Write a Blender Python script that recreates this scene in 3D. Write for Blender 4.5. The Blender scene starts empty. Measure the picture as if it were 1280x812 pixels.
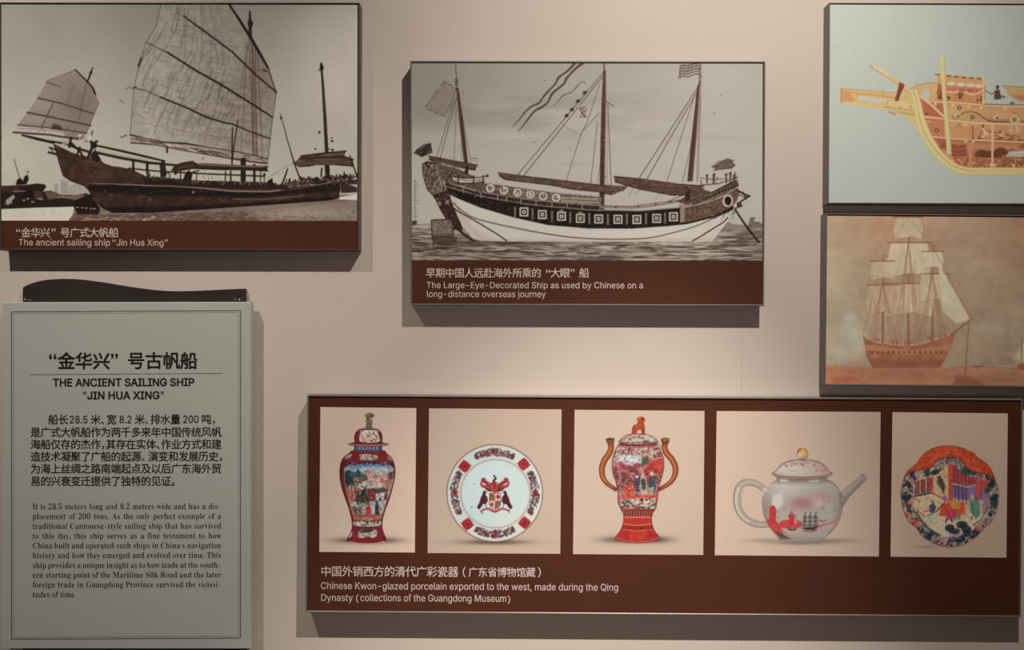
import bpy, math, random
import numpy as np

# ---------------------------------------------------------------- camera, light, exposure
SC = bpy.context.scene
COL = SC.collection
PX = 0.002                    # one picture unit measured on the wall, in metres
DIST = 1004 * PX              # camera to wall
ZC = 1.6                      # camera height
FD = 18.0                     # how far the picture panels stand off the wall, in units
SF = (DIST - FD * PX) / 1004  # metres per unit on the panel fronts

cam_data = bpy.data.cameras.new('camera')
cam = bpy.data.objects.new('camera', cam_data)
COL.objects.link(cam)
cam_data.sensor_width = 36.0
cam_data.lens = 36.0 * 1004 / 1280
cam.location = (0, -DIST, ZC)
cam.rotation_euler = (math.pi / 2, 0, 0)
cam_data.clip_start = 0.01
SC.camera = cam

SC.view_settings.view_transform = 'Standard'
SC.view_settings.look = 'None'
SC.view_settings.exposure = 0.0
SC.view_settings.gamma = 1.0
SC.view_settings.use_curve_mapping = False

world = bpy.data.worlds.new('gallery_gloom')
SC.world = world
world.use_nodes = True
bg = world.node_tree.nodes['Background']
bg.inputs['Color'].default_value = (1.0, 0.76, 0.70, 1)
bg.inputs['Strength'].default_value = 0.072

def wall_point(px, py, d=0.0):
    """a point of the wall (d units in front of it) from its place in units"""
    return ((px - 640) * PX, -d * PX, ZC - (py - 406) * PX)

def spot(name, at, aim, watts, size, blend, colour, radius=0.012):
    ld = bpy.data.lights.new(name, 'SPOT')
    ld.energy = watts
    ld.spot_size = size
    ld.spot_blend = blend
    ld.color = colour
    ld.shadow_soft_size = radius
    lo = bpy.data.objects.new(name, ld)
    COL.objects.link(lo)
    from mathutils import Vector
    a, b = Vector(at), Vector(aim)
    lo.location = a
    lo.rotation_euler = (b - a).to_track_quat('-Z', 'Y').to_euler()
    return lo

WARM = (1.0, 0.93, 0.85)
LAMP_A = wall_point(968, -577, 647)
LAMP_B = wall_point(-60, -577, 647)
spot('track_spot_narrow', LAMP_A, wall_point(671, 1327), 522, 0.63, 1.0, WARM)
spot('track_spot_wide', LAMP_A, wall_point(800, 640), 186, 1.56, 1.0, WARM)
spot('added_front_fill', wall_point(680, 760, 1500), wall_point(700, 580), 33, 0.8, 1.0, (1.0, 0.86, 0.78), 0.35)  # unseen soft fill added in front to lift the shadows under the middle panels
spot('track_spot_side', LAMP_B, wall_point(-40, 800), 164, 1.285, 1.0, WARM)

# ---------------------------------------------------------------- small helpers
def lin(c):
    c = np.asarray(c, float) / 255.0
    return np.where(c <= 0.04045, c / 12.92, ((c + 0.055) / 1.055) ** 2.4)

def new_mat(name, rough=0.6, spec=0.3, metal=0.0):
    m = bpy.data.materials.new(name)
    m.use_nodes = True
    b = m.node_tree.nodes['Principled BSDF']
    b.inputs['Roughness'].default_value = rough
    b.inputs['Specular IOR Level'].default_value = spec
    b.inputs['Metallic'].default_value = metal
    return m, m.node_tree, b

def noisy(name, base, amount=0.05, scale=30.0, rough=0.6, spec=0.3, metal=0.0, bump=0.0, bscale=200.0):
    """plain coloured surface with a slight procedural mottling"""
    m, nt, b = new_mat(name, rough, spec, metal)
    tc = nt.nodes.new('ShaderNodeTexCoord')
    nz = nt.nodes.new('ShaderNodeTexNoise')
    nz.inputs['Scale'].default_value = scale
    nz.inputs['Detail'].default_value = 4
    nt.links.new(tc.outputs['Object'], nz.inputs['Vector'])
    rp = nt.nodes.new('ShaderNodeValToRGB')
    rp.color_ramp.elements[0].position = 0.3
    rp.color_ramp.elements[1].position = 0.7
    lo = [max(0, v * (1 - amount)) for v in base]
    hi = [min(1, v * (1 + amount)) for v in base]
    rp.color_ramp.elements[0].color = (*lo, 1)
    rp.color_ramp.elements[1].color = (*hi, 1)
    nt.links.new(nz.outputs['Fac'], rp.inputs['Fac'])
    nt.links.new(rp.outputs['Color'], b.inputs['Base Color'])
    if bump:
        n2 = nt.nodes.new('ShaderNodeTexNoise')
        n2.inputs['Scale'].default_value = bscale
        n2.inputs['Detail'].default_value = 3
        nt.links.new(tc.outputs['Object'], n2.inputs['Vector'])
        bp = nt.nodes.new('ShaderNodeBump')
        bp.inputs['Strength'].default_value = bump
        bp.inputs['Distance'].default_value = 0.001
        nt.links.new(n2.outputs['Fac'], bp.inputs['Height'])
        nt.links.new(bp.outputs['Normal'], b.inputs['Normal'])
    return m

def print_mat(name, rough=0.55):
    """ink of a printed picture: the colour each point of the print was given, with fine paper grain"""
    m, nt, b = new_mat(name, rough, 0.2)
    at = nt.nodes.new('ShaderNodeVertexColor')
    at.layer_name = 'ink'
    tc = nt.nodes.new('ShaderNodeTexCoord')
    nz = nt.nodes.new('ShaderNodeTexNoise')
    nz.inputs['Scale'].default_value = 350
    nt.links.new(tc.outputs['Object'], nz.inputs['Vector'])
    mr = nt.nodes.new('ShaderNodeMapRange')
    mr.inputs['To Min'].default_value = 0.99
    mr.inputs['To Max'].default_value = 1.01
    nt.links.new(nz.outputs['Fac'], mr.inputs['Value'])
    mx = nt.nodes.new('ShaderNodeVectorMath')
    mx.operation = 'SCALE'
    nt.links.new(at.outputs['Color'], mx.inputs[0])
    nt.links.new(mr.outputs['Result'], mx.inputs['Scale'])
    nt.links.new(mx.outputs['Vector'], b.inputs['Base Color'])
    return m

def thing(name, label, cat, loc, group=None):
    o = bpy.data.objects.new(name, None)
    o.empty_display_size = 0.05
    COL.objects.link(o)
    o.location = loc
    o['label'] = label
    o['category'] = cat
    if group:
        o['group'] = group
    return o

def link_mesh(name, me, mat, parent=None, label=None):
    o = bpy.data.objects.new(name, me)
    COL.objects.link(o)
    if mat:
        me.materials.append(mat)
    if parent is not None:
        o.parent = parent
    if label:
        o['label'] = label
    return o

def mesh_from(name, verts, faces, mat, parent=None, label=None, smooth=False):
    me = bpy.data.meshes.new(name)
    me.from_pydata([tuple(v) for v in verts], [], [tuple(f) for f in faces])
    me.validate()
    me.update()
    if smooth:
        for p in me.polygons:
            p.use_smooth = True
    return link_mesh(name, me, mat, parent, label)

def fx(px):
    return (px - 640) * SF

def fz(py):
    return ZC - (py - 406) * SF

def front(px, py, d, base):
    """point on a panel: px, py on the panel-front plane, d units off the wall, relative to the panel's base"""
    return (fx(px) - base[0], -d * PX - base[1], fz(py) - base[2])

def inset(q, w):
    """quad (TL, TR, BR, BL) in units, moved inwards by w"""
    q = np.array(q, float)
    out = []
    for i in range(4):
        p, a, b = q[i], q[i - 1], q[(i + 1) % 4]
        u = (a - p) / np.linalg.norm(a - p)
        v = (b - p) / np.linalg.norm(b - p)
        out.append(p + (u + v) * w)
    return [tuple(p) for p in out]

def loops_mesh(name, loops, base, mat, parent, cap_last=False, cap_first=False, label=None):
    """loops: list of (quad, depth); joined ring by ring"""
    vs, fs = [], []
    n = len(loops[0][0])
    for q, d in loops:
        for p in q:
            vs.append(front(p[0], p[1], d, base))
    for k in range(len(loops) - 1):
        for i in range(n):
            j = (i + 1) % n
            fs.append((k * n + i, (k + 1) * n + i, (k + 1) * n + j, k * n + j))
    if cap_last:
        o = (len(loops) - 1) * n
        fs.append(tuple(o + i for i in reversed(range(n))))
    if cap_first:
        fs.append(tuple(range(n)))
    return mesh_from(name, vs, fs, mat, parent, label)

# ---------------------------------------------------------------- the room
WALL_MAT = noisy('wall_paint', (0.620, 0.540, 0.472), 0.02, 3.0, 0.75, 0.2, bump=0.08, bscale=260)
FLOOR_MAT = noisy('floor_stone', (0.10, 0.085, 0.075), 0.15, 6.0, 0.5, 0.3)

def build_wall():
    # front face with one fine vertical joint between two wall boards below the middle panel
    X0, X1, Z0, Z1, T = -4.2, 4.2, 0.0, 3.9, 0.12
    gx = (927 - 640) * PX
    zt = ZC - (300 - 406) * PX
    g, dp = 0.0005, 0.0008
    vs, fs = [], []
    def box_front(xs, z0, z1):
        o = len(vs)
        for x, y in xs:
            vs.append((x, y, z0)); vs.append((x, y, z1))
        for i in range(len(xs) - 1):
            fs.append((o + 2 * i, o + 2 * i + 2, o + 2 * i + 3, o + 2 * i + 1))
    box_front([(X0, 0), (gx - g, 0), (gx, dp), (gx + g, 0), (X1, 0)], Z0, zt)
    box_front([(X0, 0), (gx - g, 0), (gx + g, 0), (X1, 0)], zt, Z1)
    o = len(vs)
    vs += [(X0, 0, Z0), (X1, 0, Z0), (X1, 0, Z1), (X0, 0, Z1), (X0, T, Z0), (X1, T, Z0), (X1, T, Z1), (X0, T, Z1)]
    fs += [(o + 5, o + 4, o + 7, o + 6), (o + 4, o, o + 3, o + 7), (o + 1, o + 5, o + 6, o + 2),
           (o + 3, o + 2, o + 6, o + 7), (o + 4, o + 5, o + 1, o)]
    w = mesh_from('wall_back', vs, fs, WALL_MAT)
    w['kind'] = 'structure'
    return w
build_wall()
fl = mesh_from('floor', [(-4.2, -4, -0.05), (4.2, -4, -0.05), (4.2, 0.12, -0.05), (-4.2, 0.12, -0.05),
                         (-4.2, -4, 0), (4.2, -4, 0), (4.2, 0.12, 0), (-4.2, 0.12, 0)],
               [(3, 2, 1, 0), (4, 5, 6, 7), (0, 1, 5, 4), (1, 2, 6, 5), (2, 3, 7, 6), (3, 0, 4, 7)], FLOOR_MAT)
fl['kind'] = 'structure'

# ---------------------------------------------------------------- lettering
# letter outlines: width, then one list of x, y pairs for each closed outline (500 units to the em)
GLYPHS = {
'sans': {
'"': [160, [[39,159,35,254,68,254,64,159],[96,159,92,254,125,254,122,159]]],
"'": [103, [[39,159,35,254,68,254,64,159]]],
',': [94, [[19,-60,34,36,68,36,42,-60]]],
'-': [226, [[168,122,168,94,57,94,57,122]]],
'.': [94, [[48,-2,39,0,32,4,27,12,25,20,27,29,32,36,39,42,48,44,56,42,64,36,69,29,70,20,69,12,64,4,56,0]]],
'0': [226, [[114,-4,87,0,65,12,47,31,34,56,27,89,24,127,27,165,34,198,48,223,65,242,87,254,114,258,139,254,162,242,179,223,192,198,200,165,202,127,200,89,192,56,179,31,162,12,140,0],[114,25,131,28,145,37,157,52,165,72,170,97,172,127,170,157,165,182,157,203,145,218,131,227,114,230,96,227,82,218,70,203,62,182,56,157,54,127,56,97,62,72,70,52,82,37,96,28]]],
'2': [226, [[32,0,32,24,117,114,141,141,156,164,160,186,158,198,154,210,146,218,136,224,112,230,98,228,86,224,77,216,70,206,65,195,64,181,33,181,35,202,43,221,55,236,72,248,91,255,112,258,134,256,153,248,169,237,180,222,188,205,190,186,186,159,168,130,134,90,76,30,76,28,194,28,194,0]]],
'5': [226, [[110,-4,89,-1,70,6,54,16,42,30,33,47,30,65,61,65,64,54,69,44,86,30,110,25,125,27,138,32,149,41,157,52,162,66,164,81,162,97,157,110,148,122,138,131,124,137,109,138,84,134,64,123,34,126,48,254,183,254,183,226,76,226,67,150,68,150,89,162,114,167,132,165,147,160,161,153,172,142,182,130,190,116,194,99,196,82,193,58,184,38,171,21,154,8,134,-1]]],
'8': [226, [[113,-4,89,-1,68,6,50,17,37,31,29,48,26,68,28,83,32,98,40,110,50,120,63,128,76,132,76,134,60,141,46,154,38,171,35,190,38,208,45,225,57,238,73,249,92,256,113,258,134,256,153,249,169,238,180,225,188,208,191,190,188,171,180,154,167,141,150,134,150,132,164,128,176,120,186,110,194,98,199,83,200,68,198,48,189,31,176,17,158,6,137,-1],[113,24,129,26,142,30,153,37,162,46,167,57,168,70,167,83,161,94,153,104,142,112,128,116,113,118,98,116,84,112,73,104,65,94,59,83,58,70,59,57,64,46,73,37,84,30,97,26],[113,145,137,150,146,157,154,165,158,176,160,188,158,200,154,210,147,219,138,224,126,229,113,230,88,224,79,219,72,210,68,200,66,188,68,176,72,165,79,157,89,150]]],
'A': [240, [[8,0,100,254,138,254,232,0,198,0,144,151,132,186,116,239,122,239,106,186,96,151,42,0],[55,71,55,100,185,100,185,71]]],
'C': [255, [[134,-4,102,1,75,12,52,32,35,58,24,90,20,127,24,165,35,196,52,222,75,242,102,254,134,258,152,256,170,252,186,245,201,236,214,224,224,209,232,193,236,174,204,174,194,198,178,214,158,224,134,228,111,225,92,216,75,202,62,182,54,157,52,127,54,97,62,72,75,53,92,38,112,29,134,26,158,30,178,40,194,57,204,80,236,80,232,62,224,46,214,31,201,19,186,9,170,2,153,-2]]],
'D': [251, [[62,254,62,0,30,0,30,254],[110,0,48,0,48,28,108,28,136,32,159,40,177,55,190,74,197,99,200,128,197,156,190,180,177,200,160,214,138,223,110,226,46,226,46,254,112,254,147,251,176,239,200,221,216,196,227,164,231,128,227,91,216,60,199,34,176,16,145,4]]],
'E': [210, [[30,0,30,254,186,254,186,226,62,226,62,143,178,143,178,114,62,114,62,28,188,28,188,0]]],
'G': [260, [[134,-4,102,1,74,12,52,32,34,58,24,90,20,127,24,165,34,196,52,222,74,242,102,254,132,258,152,256,170,252,187,245,202,234,214,222,224,208,232,192,237,174,204,174,194,196,178,214,158,224,132,228,111,225,92,216,75,202,62,182,54,157,52,127,54,97,62,72,75,53,92,38,112,29,134,26,155,29,172,36,187,47,198,62,205,80,208,101,217,100,142,100,142,128,239,128,239,100,236,71,226,46,209,25,188,10,163,0]]],
'H': [258, [[30,0,30,254,62,254,62,144,196,144,196,254,228,254,228,0,196,0,196,116,62,116,62,0]]],
'I': [150, [[16,0,16,28,59,28,59,226,16,226,16,254,134,254,134,226,92,226,92,28,134,28,134,0]]],
'J': [198, [[92,-4,62,1,38,16,26,31,19,50,16,72,16,86,49,86,49,72,52,52,61,37,75,28,92,25,110,28,124,37,133,52,136,72,136,254,168,254,168,72,166,50,159,31,147,16,123,1]]],
'K': [234, [[30,0,30,254,62,254,62,167,62,112,62,96,62,0],[52,72,52,108,70,130,87,152,106,172,182,254,224,254,116,138,114,138],[186,0,94,130,114,154,224,0]]],
'L': [196, [[30,0,30,254,62,254,62,28,180,28,180,0]]],
'M': [314, [[30,0,30,254,76,254,138,94,144,80,150,62,156,42,161,24,154,24,159,42,165,60,171,79,176,94,238,254,284,254,284,0,252,0,252,146,252,164,252,184,253,206,254,228,256,228,249,204,241,182,234,161,228,146,171,0,143,0,85,146,80,160,72,180,64,204,56,228,60,228,60,208,60,186,61,164,61,146,61,0]]],
'N': [262, [[30,0,30,254,68,254,172,92,182,76,194,54,207,28,202,27,200,54,200,78,200,98,200,254,232,254,232,0,194,0,101,145,88,166,74,190,54,226,60,227,61,192,62,164,62,146,62,0]]],
'P': [222, [[30,0,30,254,118,254,144,252,166,244,183,231,195,215,202,195,204,174,202,152,195,132,183,116,166,104,144,96,118,93,62,93,62,0],[62,121,116,121,134,123,148,128,159,136,166,147,171,160,172,174,171,188,166,201,159,211,148,220,134,224,116,226,62,226]]],
'Q': [266, [[134,-4,102,1,75,12,52,32,35,58,24,90,20,127,24,165,35,196,52,222,75,242,102,254,134,258,165,254,192,242,215,222,232,196,243,165,246,127,243,90,232,58,215,32,192,12,165,1],[134,26,155,29,174,38,191,52,204,72,212,97,215,127,212,157,204,182,191,202,174,216,155,225,134,228,112,225,92,216,75,202,62,182,54,157,52,127,54,97,62,72,75,52,92,38,112,29],[122,80,156,80,184,42,192,32,234,-24,200,-24,173,14,166,23]]],
'S': [224, [[112,-4,86,-2,64,4,46,15,32,30,23,48,19,68,52,68,55,55,62,44,71,35,83,30,112,24,128,26,143,30,155,37,164,46,171,57,173,70,171,81,166,90,148,102,122,111,92,120,64,130,43,144,30,163,26,186,29,206,38,224,51,238,69,249,90,256,114,258,137,256,158,249,175,238,188,224,197,208,200,189,168,189,163,206,151,218,134,227,112,230,97,228,84,224,73,218,64,209,59,199,58,188,59,176,66,167,84,154,106,146,132,140,156,132,180,119,198,99,202,85,204,70,201,50,193,32,180,17,162,6,139,-2]]],
'T': [224, [[16,226,16,254,208,254,208,226,128,226,128,0,96,0,96,226]]],
'U': [258, [[130,-4,101,-1,77,8,57,22,42,40,33,62,30,86,30,254,62,254,62,89,64,72,70,56,80,44,94,34,110,28,130,26,149,28,166,34,179,44,188,56,194,72,196,89,196,254,228,254,228,86,226,62,216,40,201,22,182,8,158,-1]]],
'X': [237, [[9,0,108,142,108,118,14,254,52,254,89,200,102,180,112,164,122,146,116,146,126,164,136,180,149,200,187,254,223,254,130,120,130,144,228,0,191,0,146,64,134,82,125,98,115,116,122,116,112,98,103,83,91,64,46,0]]],
'a': [194, [[80,-4,63,-3,47,2,34,11,24,22,17,37,15,54,17,69,22,80,29,90,39,96,62,106,89,110,117,114,132,118,137,121,138,128,138,128,134,148,120,161,98,166,74,161,59,150,50,137,20,146,28,161,40,173,52,182,66,188,97,192,120,190,143,180,153,172,161,160,167,145,168,126,168,0,138,0,138,26,136,26,126,12,108,0],[85,22,101,24,114,30,124,37,132,46,136,57,138,69,138,95,130,91,116,88,100,86,88,84,67,80,52,70,47,62,46,52,47,44,51,36,65,26]]],
'b': [212, [[114,-4,99,-2,86,2,69,16,59,30,56,30,56,0,26,0,26,254,57,254,57,160,59,160,68,173,86,186,98,191,114,192,137,189,156,180,173,166,185,146,192,122,195,94,192,66,185,42,173,23,156,8,137,-1],[110,24,126,26,140,33,150,44,158,58,162,75,164,94,162,114,158,130,150,145,140,156,126,163,110,165,94,163,80,156,70,145,62,132,58,114,56,94,58,75,62,58,70,43,81,32,94,26]]],
'c': [198, [[104,-4,80,-1,58,8,41,23,28,42,20,66,17,94,20,122,28,146,41,165,58,180,80,189,104,192,130,188,152,178,170,161,181,138,152,131,145,144,135,156,121,162,104,165,86,162,72,155,62,144,54,129,50,112,48,94,50,75,54,58,62,44,72,33,86,26,104,23,122,26,136,33,146,44,152,58,182,51,170,28,153,10,130,0]]],
'd': [212, [[98,-4,75,-1,56,8,39,23,28,42,20,66,17,94,20,122,28,146,40,166,56,180,76,189,98,192,114,191,126,186,144,173,153,160,156,160,156,254,186,254,186,0,156,0,156,30,154,30,144,16,126,2,114,-2],[102,24,118,26,132,32,142,43,150,58,154,75,156,94,154,114,150,132,142,145,132,156,118,163,102,165,86,163,72,156,62,145,54,130,50,114,48,94,50,75,54,58,62,44,72,33,86,26]]],
'e': [202, [[106,-4,80,-1,58,8,41,23,28,42,20,66,17,94,20,121,28,145,40,165,58,180,78,189,102,192,133,187,147,180,160,170,170,157,178,141,184,121,186,97,186,84,50,84,50,108,155,108,154,119,149,134,142,147,132,157,118,163,102,165,87,163,73,156,62,147,54,135,50,121,48,106,48,89,50,70,55,53,64,40,76,30,90,25,106,23,127,26,142,36,153,52,182,46,176,32,168,20,156,10,142,2,125,-2]]],
'f': [127, [[114,190,114,164,3,164,3,190],[40,0,40,216,42,231,48,243,57,252,68,260,94,265,111,264,122,260,114,234,108,236,98,237,85,235,77,230,72,221,71,210,71,0]]],
'g': [212, [[104,-76,84,-74,67,-70,53,-63,41,-55,26,-34,50,-20,61,-33,77,-44,104,-48,124,-46,141,-38,152,-23,156,-3,156,34,153,34,144,20,126,8,114,4,98,2,76,5,56,14,40,27,28,45,20,68,17,96,20,123,28,146,40,166,56,180,76,189,98,192,114,191,126,186,144,173,154,160,156,160,156,190,186,190,186,-4,183,-27,175,-45,162,-59,146,-68,126,-74],[102,30,119,31,132,38,142,47,150,60,154,77,156,96,154,115,150,132,142,146,132,156,119,163,102,165,86,163,72,156,62,145,54,131,50,115,48,96,50,78,54,62,62,48,72,38,86,32]]],
'h': [205, [[57,114,57,0,26,0,26,254,57,254,57,144,51,144,62,166,76,181,94,189,114,192,132,190,148,184,161,174,170,160,177,142,178,120,178,0,148,0,148,118,145,137,136,152,123,161,105,164,92,163,80,158,71,151,63,142,58,129]]],
'i': [84, [[42,222,34,223,27,228,22,234,20,242,22,249,27,256,34,260,42,262,50,260,57,256,62,249,63,242,62,234,57,228,50,223],[26,0,26,190,57,190,57,0]]],
'j': [84, [[26,190,57,190,57,-15,56,-31,51,-45,43,-56,32,-64,19,-70,2,-72,-5,-72,-5,-44,1,-44,12,-42,20,-36,25,-27,26,-14],[42,222,34,223,26,228,22,234,20,242,22,249,26,256,34,260,42,262,50,260,57,256,62,249,63,242,62,234,57,228,50,223]]],
'l': [94, [[70,-1,50,2,37,10,29,24,26,42,26,254,57,254,57,50,60,31,65,27,73,26,80,26,85,27,90,2,81,0]]],
'm': [305, [[26,0,26,190,56,190,56,148,54,148,59,162,66,173,86,188,110,193,129,190,144,180,154,166,160,148,156,148,161,160,168,172,179,181,190,188,204,192,218,193,234,191,248,186,261,177,270,164,276,148,278,128,278,0,248,0,248,127,245,145,236,156,224,163,210,165,198,164,187,160,179,154,172,145,168,124,168,0,137,0,137,130,134,144,126,156,114,163,100,165,79,160,70,154,63,144,58,133,57,119,57,0]]],
'n': [205, [[57,114,57,0,26,0,26,190,56,190,56,144,51,144,62,166,76,181,94,189,114,192,132,190,148,184,160,174,170,160,177,142,178,120,178,0,148,0,148,118,145,137,136,152,123,161,105,164,92,163,80,158,71,151,63,142,58,129]]],
'o': [208, [[104,-4,80,-1,58,8,41,23,28,42,20,66,17,94,20,122,28,146,41,165,58,180,80,189,104,192,128,189,150,180,167,165,180,146,188,122,190,94,188,66,180,42,167,23,150,8,128,-1],[104,23,121,26,135,33,146,44,154,58,158,75,160,94,158,112,154,129,146,144,135,155,121,162,104,165,86,162,72,155,62,144,54,129,50,112,48,94,50,75,54,58,62,44,72,33,86,26]]],
'p': [212, [[26,-72,26,190,56,190,56,160,59,160,68,173,86,186,98,191,114,192,137,189,156,180,173,166,185,146,192,122,195,94,192,66,185,42,173,23,156,8,137,-1,114,-4,99,-2,86,2,69,16,59,30,57,30,57,-72],[110,24,126,26,140,33,150,44,158,58,162,75,164,94,162,114,158,130,150,145,140,156,126,163,110,165,94,163,80,156,70,145,62,132,58,114,56,94,58,75,62,58,70,43,81,32,94,26]]],
'r': [130, [[26,0,26,190,56,190,56,160,58,160,65,173,76,184,90,190,106,192,114,192,122,192,122,161,115,162,104,163,91,162,80,158,63,142,58,131,57,118,57,0]]],
's': [182, [[91,-4,73,-3,56,2,42,9,31,19,23,32,18,47,47,54,53,40,62,30,75,24,90,22,108,25,122,31,131,40,134,52,132,60,127,68,118,74,106,78,74,85,52,93,36,104,27,119,24,137,26,152,32,166,43,177,58,185,74,190,94,192,112,190,127,186,139,179,150,170,157,158,162,145,134,138,122,158,110,164,94,166,78,164,66,158,57,149,54,138,56,129,62,122,86,112,114,104,137,97,153,86,162,71,166,54,163,37,156,24,145,12,130,3,112,-2]]],
't': [114, [[102,190,102,164,3,164,3,190],[32,236,63,236,63,49,64,38,68,30,75,26,85,25,92,26,101,27,106,1,96,-2,84,-2,62,1,46,10,36,26,32,46]]],
'u': [205, [[91,-2,73,-1,58,6,44,15,34,30,28,47,26,70,26,190,57,190,57,72,60,52,68,38,82,28,100,25,113,26,124,31,134,38,142,48,146,61,148,76,148,190,178,190,178,0,149,0,149,46,154,46,143,24,128,8,111,0]]],
'v': [194, [[82,0,8,190,42,190,82,78,94,44,103,10,92,10,102,44,112,78,152,190,186,190,113,0]]],
'w': [284, [[69,0,12,190,44,190,66,107,77,68,88,20,82,20,93,68,103,107,126,190,158,190,181,107,191,68,201,20,196,20,206,68,217,107,240,190,272,190,214,0,184,0,160,86,152,112,146,140,138,169,146,169,138,140,132,112,124,86,100,0]]],
'x': [190, [[10,0,86,109,86,86,14,190,50,190,74,153,90,126,104,103,88,103,101,126,116,153,141,190,176,190,104,84,104,107,179,0,144,0,116,42,100,68,86,91,102,91,89,68,74,42,46,0]]],
'y': [194, [[24,-70,30,-43,36,-44,52,-44,65,-37,76,-18,82,0,8,190,42,190,82,78,94,44,103,10,92,10,101,44,112,78,152,190,186,190,102,-29,88,-54,70,-68,46,-72,32,-72]]],
'z': [190, [[21,0,21,23,127,160,127,162,24,162,24,190,166,190,166,166,63,30,63,28,170,28,170,0]]],
},
'serif': {
',': [110, [[28,-59,62,-42,84,-16,92,13,86,39,72,55,52,62,36,58,24,48,20,33,23,19,32,9,46,5,46,-15,40,-34,27,-50]]],
'.': [110, [[54,56,38,51,26,41,21,26,26,10,38,0,54,-4,71,0,83,10,88,26,83,41,71,51]]],
'0': [280, [[140,-5,112,-2,89,5,70,18,47,46,32,82,23,127,20,180,23,231,32,276,47,312,70,340,89,352,113,360,140,362,167,360,189,352,208,340,231,312,246,276,256,231,259,179,256,127,246,82,231,46,208,18,189,5,167,-2],[140,28,157,32,171,45,180,68,186,115,188,179,186,242,180,290,171,312,158,325,140,330,123,325,109,312,100,290,93,242,91,179,93,115,100,68,109,45,123,32]]],
'2': [280, [[19,0,20,52,94,127,122,157,142,182,156,206,166,228,170,251,172,276,169,301,160,318,147,328,130,332,113,329,100,322,90,310,84,283,82,245,58,248,39,256,27,272,23,294,26,312,34,328,49,342,70,353,96,360,130,362,163,360,191,352,212,340,228,323,238,303,240,279,239,262,234,245,226,228,214,209,175,164,112,102,64,55,182,55,197,57,210,64,220,75,226,90,228,105,255,105,252,0]]],
'5': [280, [[122,-5,90,-3,64,4,45,14,33,26,26,40,24,56,26,71,33,82,44,88,58,90,59,76,62,62,70,49,80,39,96,32,115,30,132,32,147,38,160,47,171,62,178,83,180,110,175,143,162,166,139,180,108,184,76,182,53,175,32,184,48,357,234,357,236,266,210,266,208,283,201,297,193,301,182,302,76,302,69,210,94,215,125,217,160,214,191,205,216,190,235,170,246,143,250,110,247,80,238,56,225,36,208,20,189,9,167,1,145,-4]]],
'8': [280, [[136,-5,99,-2,70,8,47,23,31,43,22,66,18,91,20,111,27,129,38,144,61,163,90,180,64,199,46,220,34,244,30,271,33,294,40,316,54,334,76,349,105,359,142,362,174,359,200,351,220,338,234,319,243,298,246,274,242,248,228,227,207,210,180,194,218,171,243,148,257,123,261,94,258,65,247,41,228,22,204,7,173,-2],[139,24,163,28,182,41,194,61,198,86,194,109,180,127,156,143,122,160,105,148,91,132,82,113,79,89,83,63,96,42,115,28],[151,210,169,222,181,236,187,253,190,276,184,303,177,315,168,324,155,331,140,333,120,329,105,317,97,299,94,277,97,254,108,237,127,223]]],
'A': [325, [[-5,0,-5,14,9,16,20,22,30,35,40,56,155,347,166,346,283,64,303,26,314,16,328,14,328,0,172,0,172,14,195,16,210,23,214,34,206,60,190,98,76,98,56,52,53,44,52,36,57,24,71,16,92,14,94,14,94,0],[83,120,182,120,132,238]]],
'C': [348, [[191,-8,159,-5,131,2,104,15,80,32,61,53,44,78,32,106,25,137,23,170,25,203,33,234,45,262,61,286,81,307,105,324,132,337,161,344,193,346,229,342,272,328,288,324,300,326,308,334,314,346,323,346,323,230,314,230,294,271,268,303,246,318,222,327,198,330,146,312,114,258,104,168,116,85,151,34,207,18,238,22,268,34,295,53,319,79,330,66,292,25,246,0]]],
'G': [378, [[200,-8,166,-5,135,2,107,14,82,31,62,52,46,76,34,105,26,136,24,170,26,204,34,234,46,262,62,287,82,307,106,324,132,337,161,344,192,346,231,342,274,328,288,324,297,326,304,330,314,346,324,346,324,229,314,229,302,258,288,282,268,302,247,318,223,327,199,330,148,312,116,259,105,170,108,121,117,82,131,50,151,28,176,14,205,10,230,12,246,20,255,34,258,53,258,95,255,115,247,127,232,133,207,136,206,148,371,148,370,136,350,133,338,127,331,115,328,96,330,22,286,5,243,-4]]],
'I': [194, [[12,0,12,13,33,17,48,24,56,36,60,56,60,288,56,307,49,318,35,324,12,326,12,339,180,339,180,326,158,324,144,318,136,307,132,288,132,58,136,33,142,25,152,20,181,13,182,0]]],
'M': [472, [[12,0,12,13,34,16,48,24,56,37,60,59,60,284,56,310,50,317,40,322,13,326,13,339,136,339,236,106,336,339,458,339,458,326,437,323,424,315,416,302,414,282,414,64,417,32,423,23,432,18,457,13,458,0,296,0,296,13,324,18,332,24,338,33,342,62,338,297,213,0,202,0,78,290,75,60,78,36,86,22,101,15,124,13,124,0]]],
'P': [311, [[13,0,14,13,35,16,49,24,56,37,59,60,59,282,56,302,49,316,35,323,14,326,14,339,159,339,213,336,248,328,271,314,287,296,298,274,301,247,298,220,288,198,271,179,247,164,217,156,180,153,134,153,132,60,135,37,142,24,156,16,178,13,178,0],[134,171,150,171,183,175,205,188,217,211,221,245,217,279,208,302,196,313,180,319,161,321,147,320,138,316,134,308,132,296]]],
'R': [352, [[13,0,14,13,35,16,49,24,56,37,59,60,59,282,56,302,49,316,35,323,14,326,14,339,162,339,207,337,243,329,272,317,292,300,303,277,307,249,299,212,274,185,232,166,318,38,334,19,344,14,356,13,356,13,356,0,254,0,152,158,134,158,132,60,135,37,142,24,156,16,178,13,178,0],[134,174,152,174,176,176,196,182,211,192,221,207,227,226,230,250,222,290,201,313,167,321,149,319,138,314,134,304,132,287]]],
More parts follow.
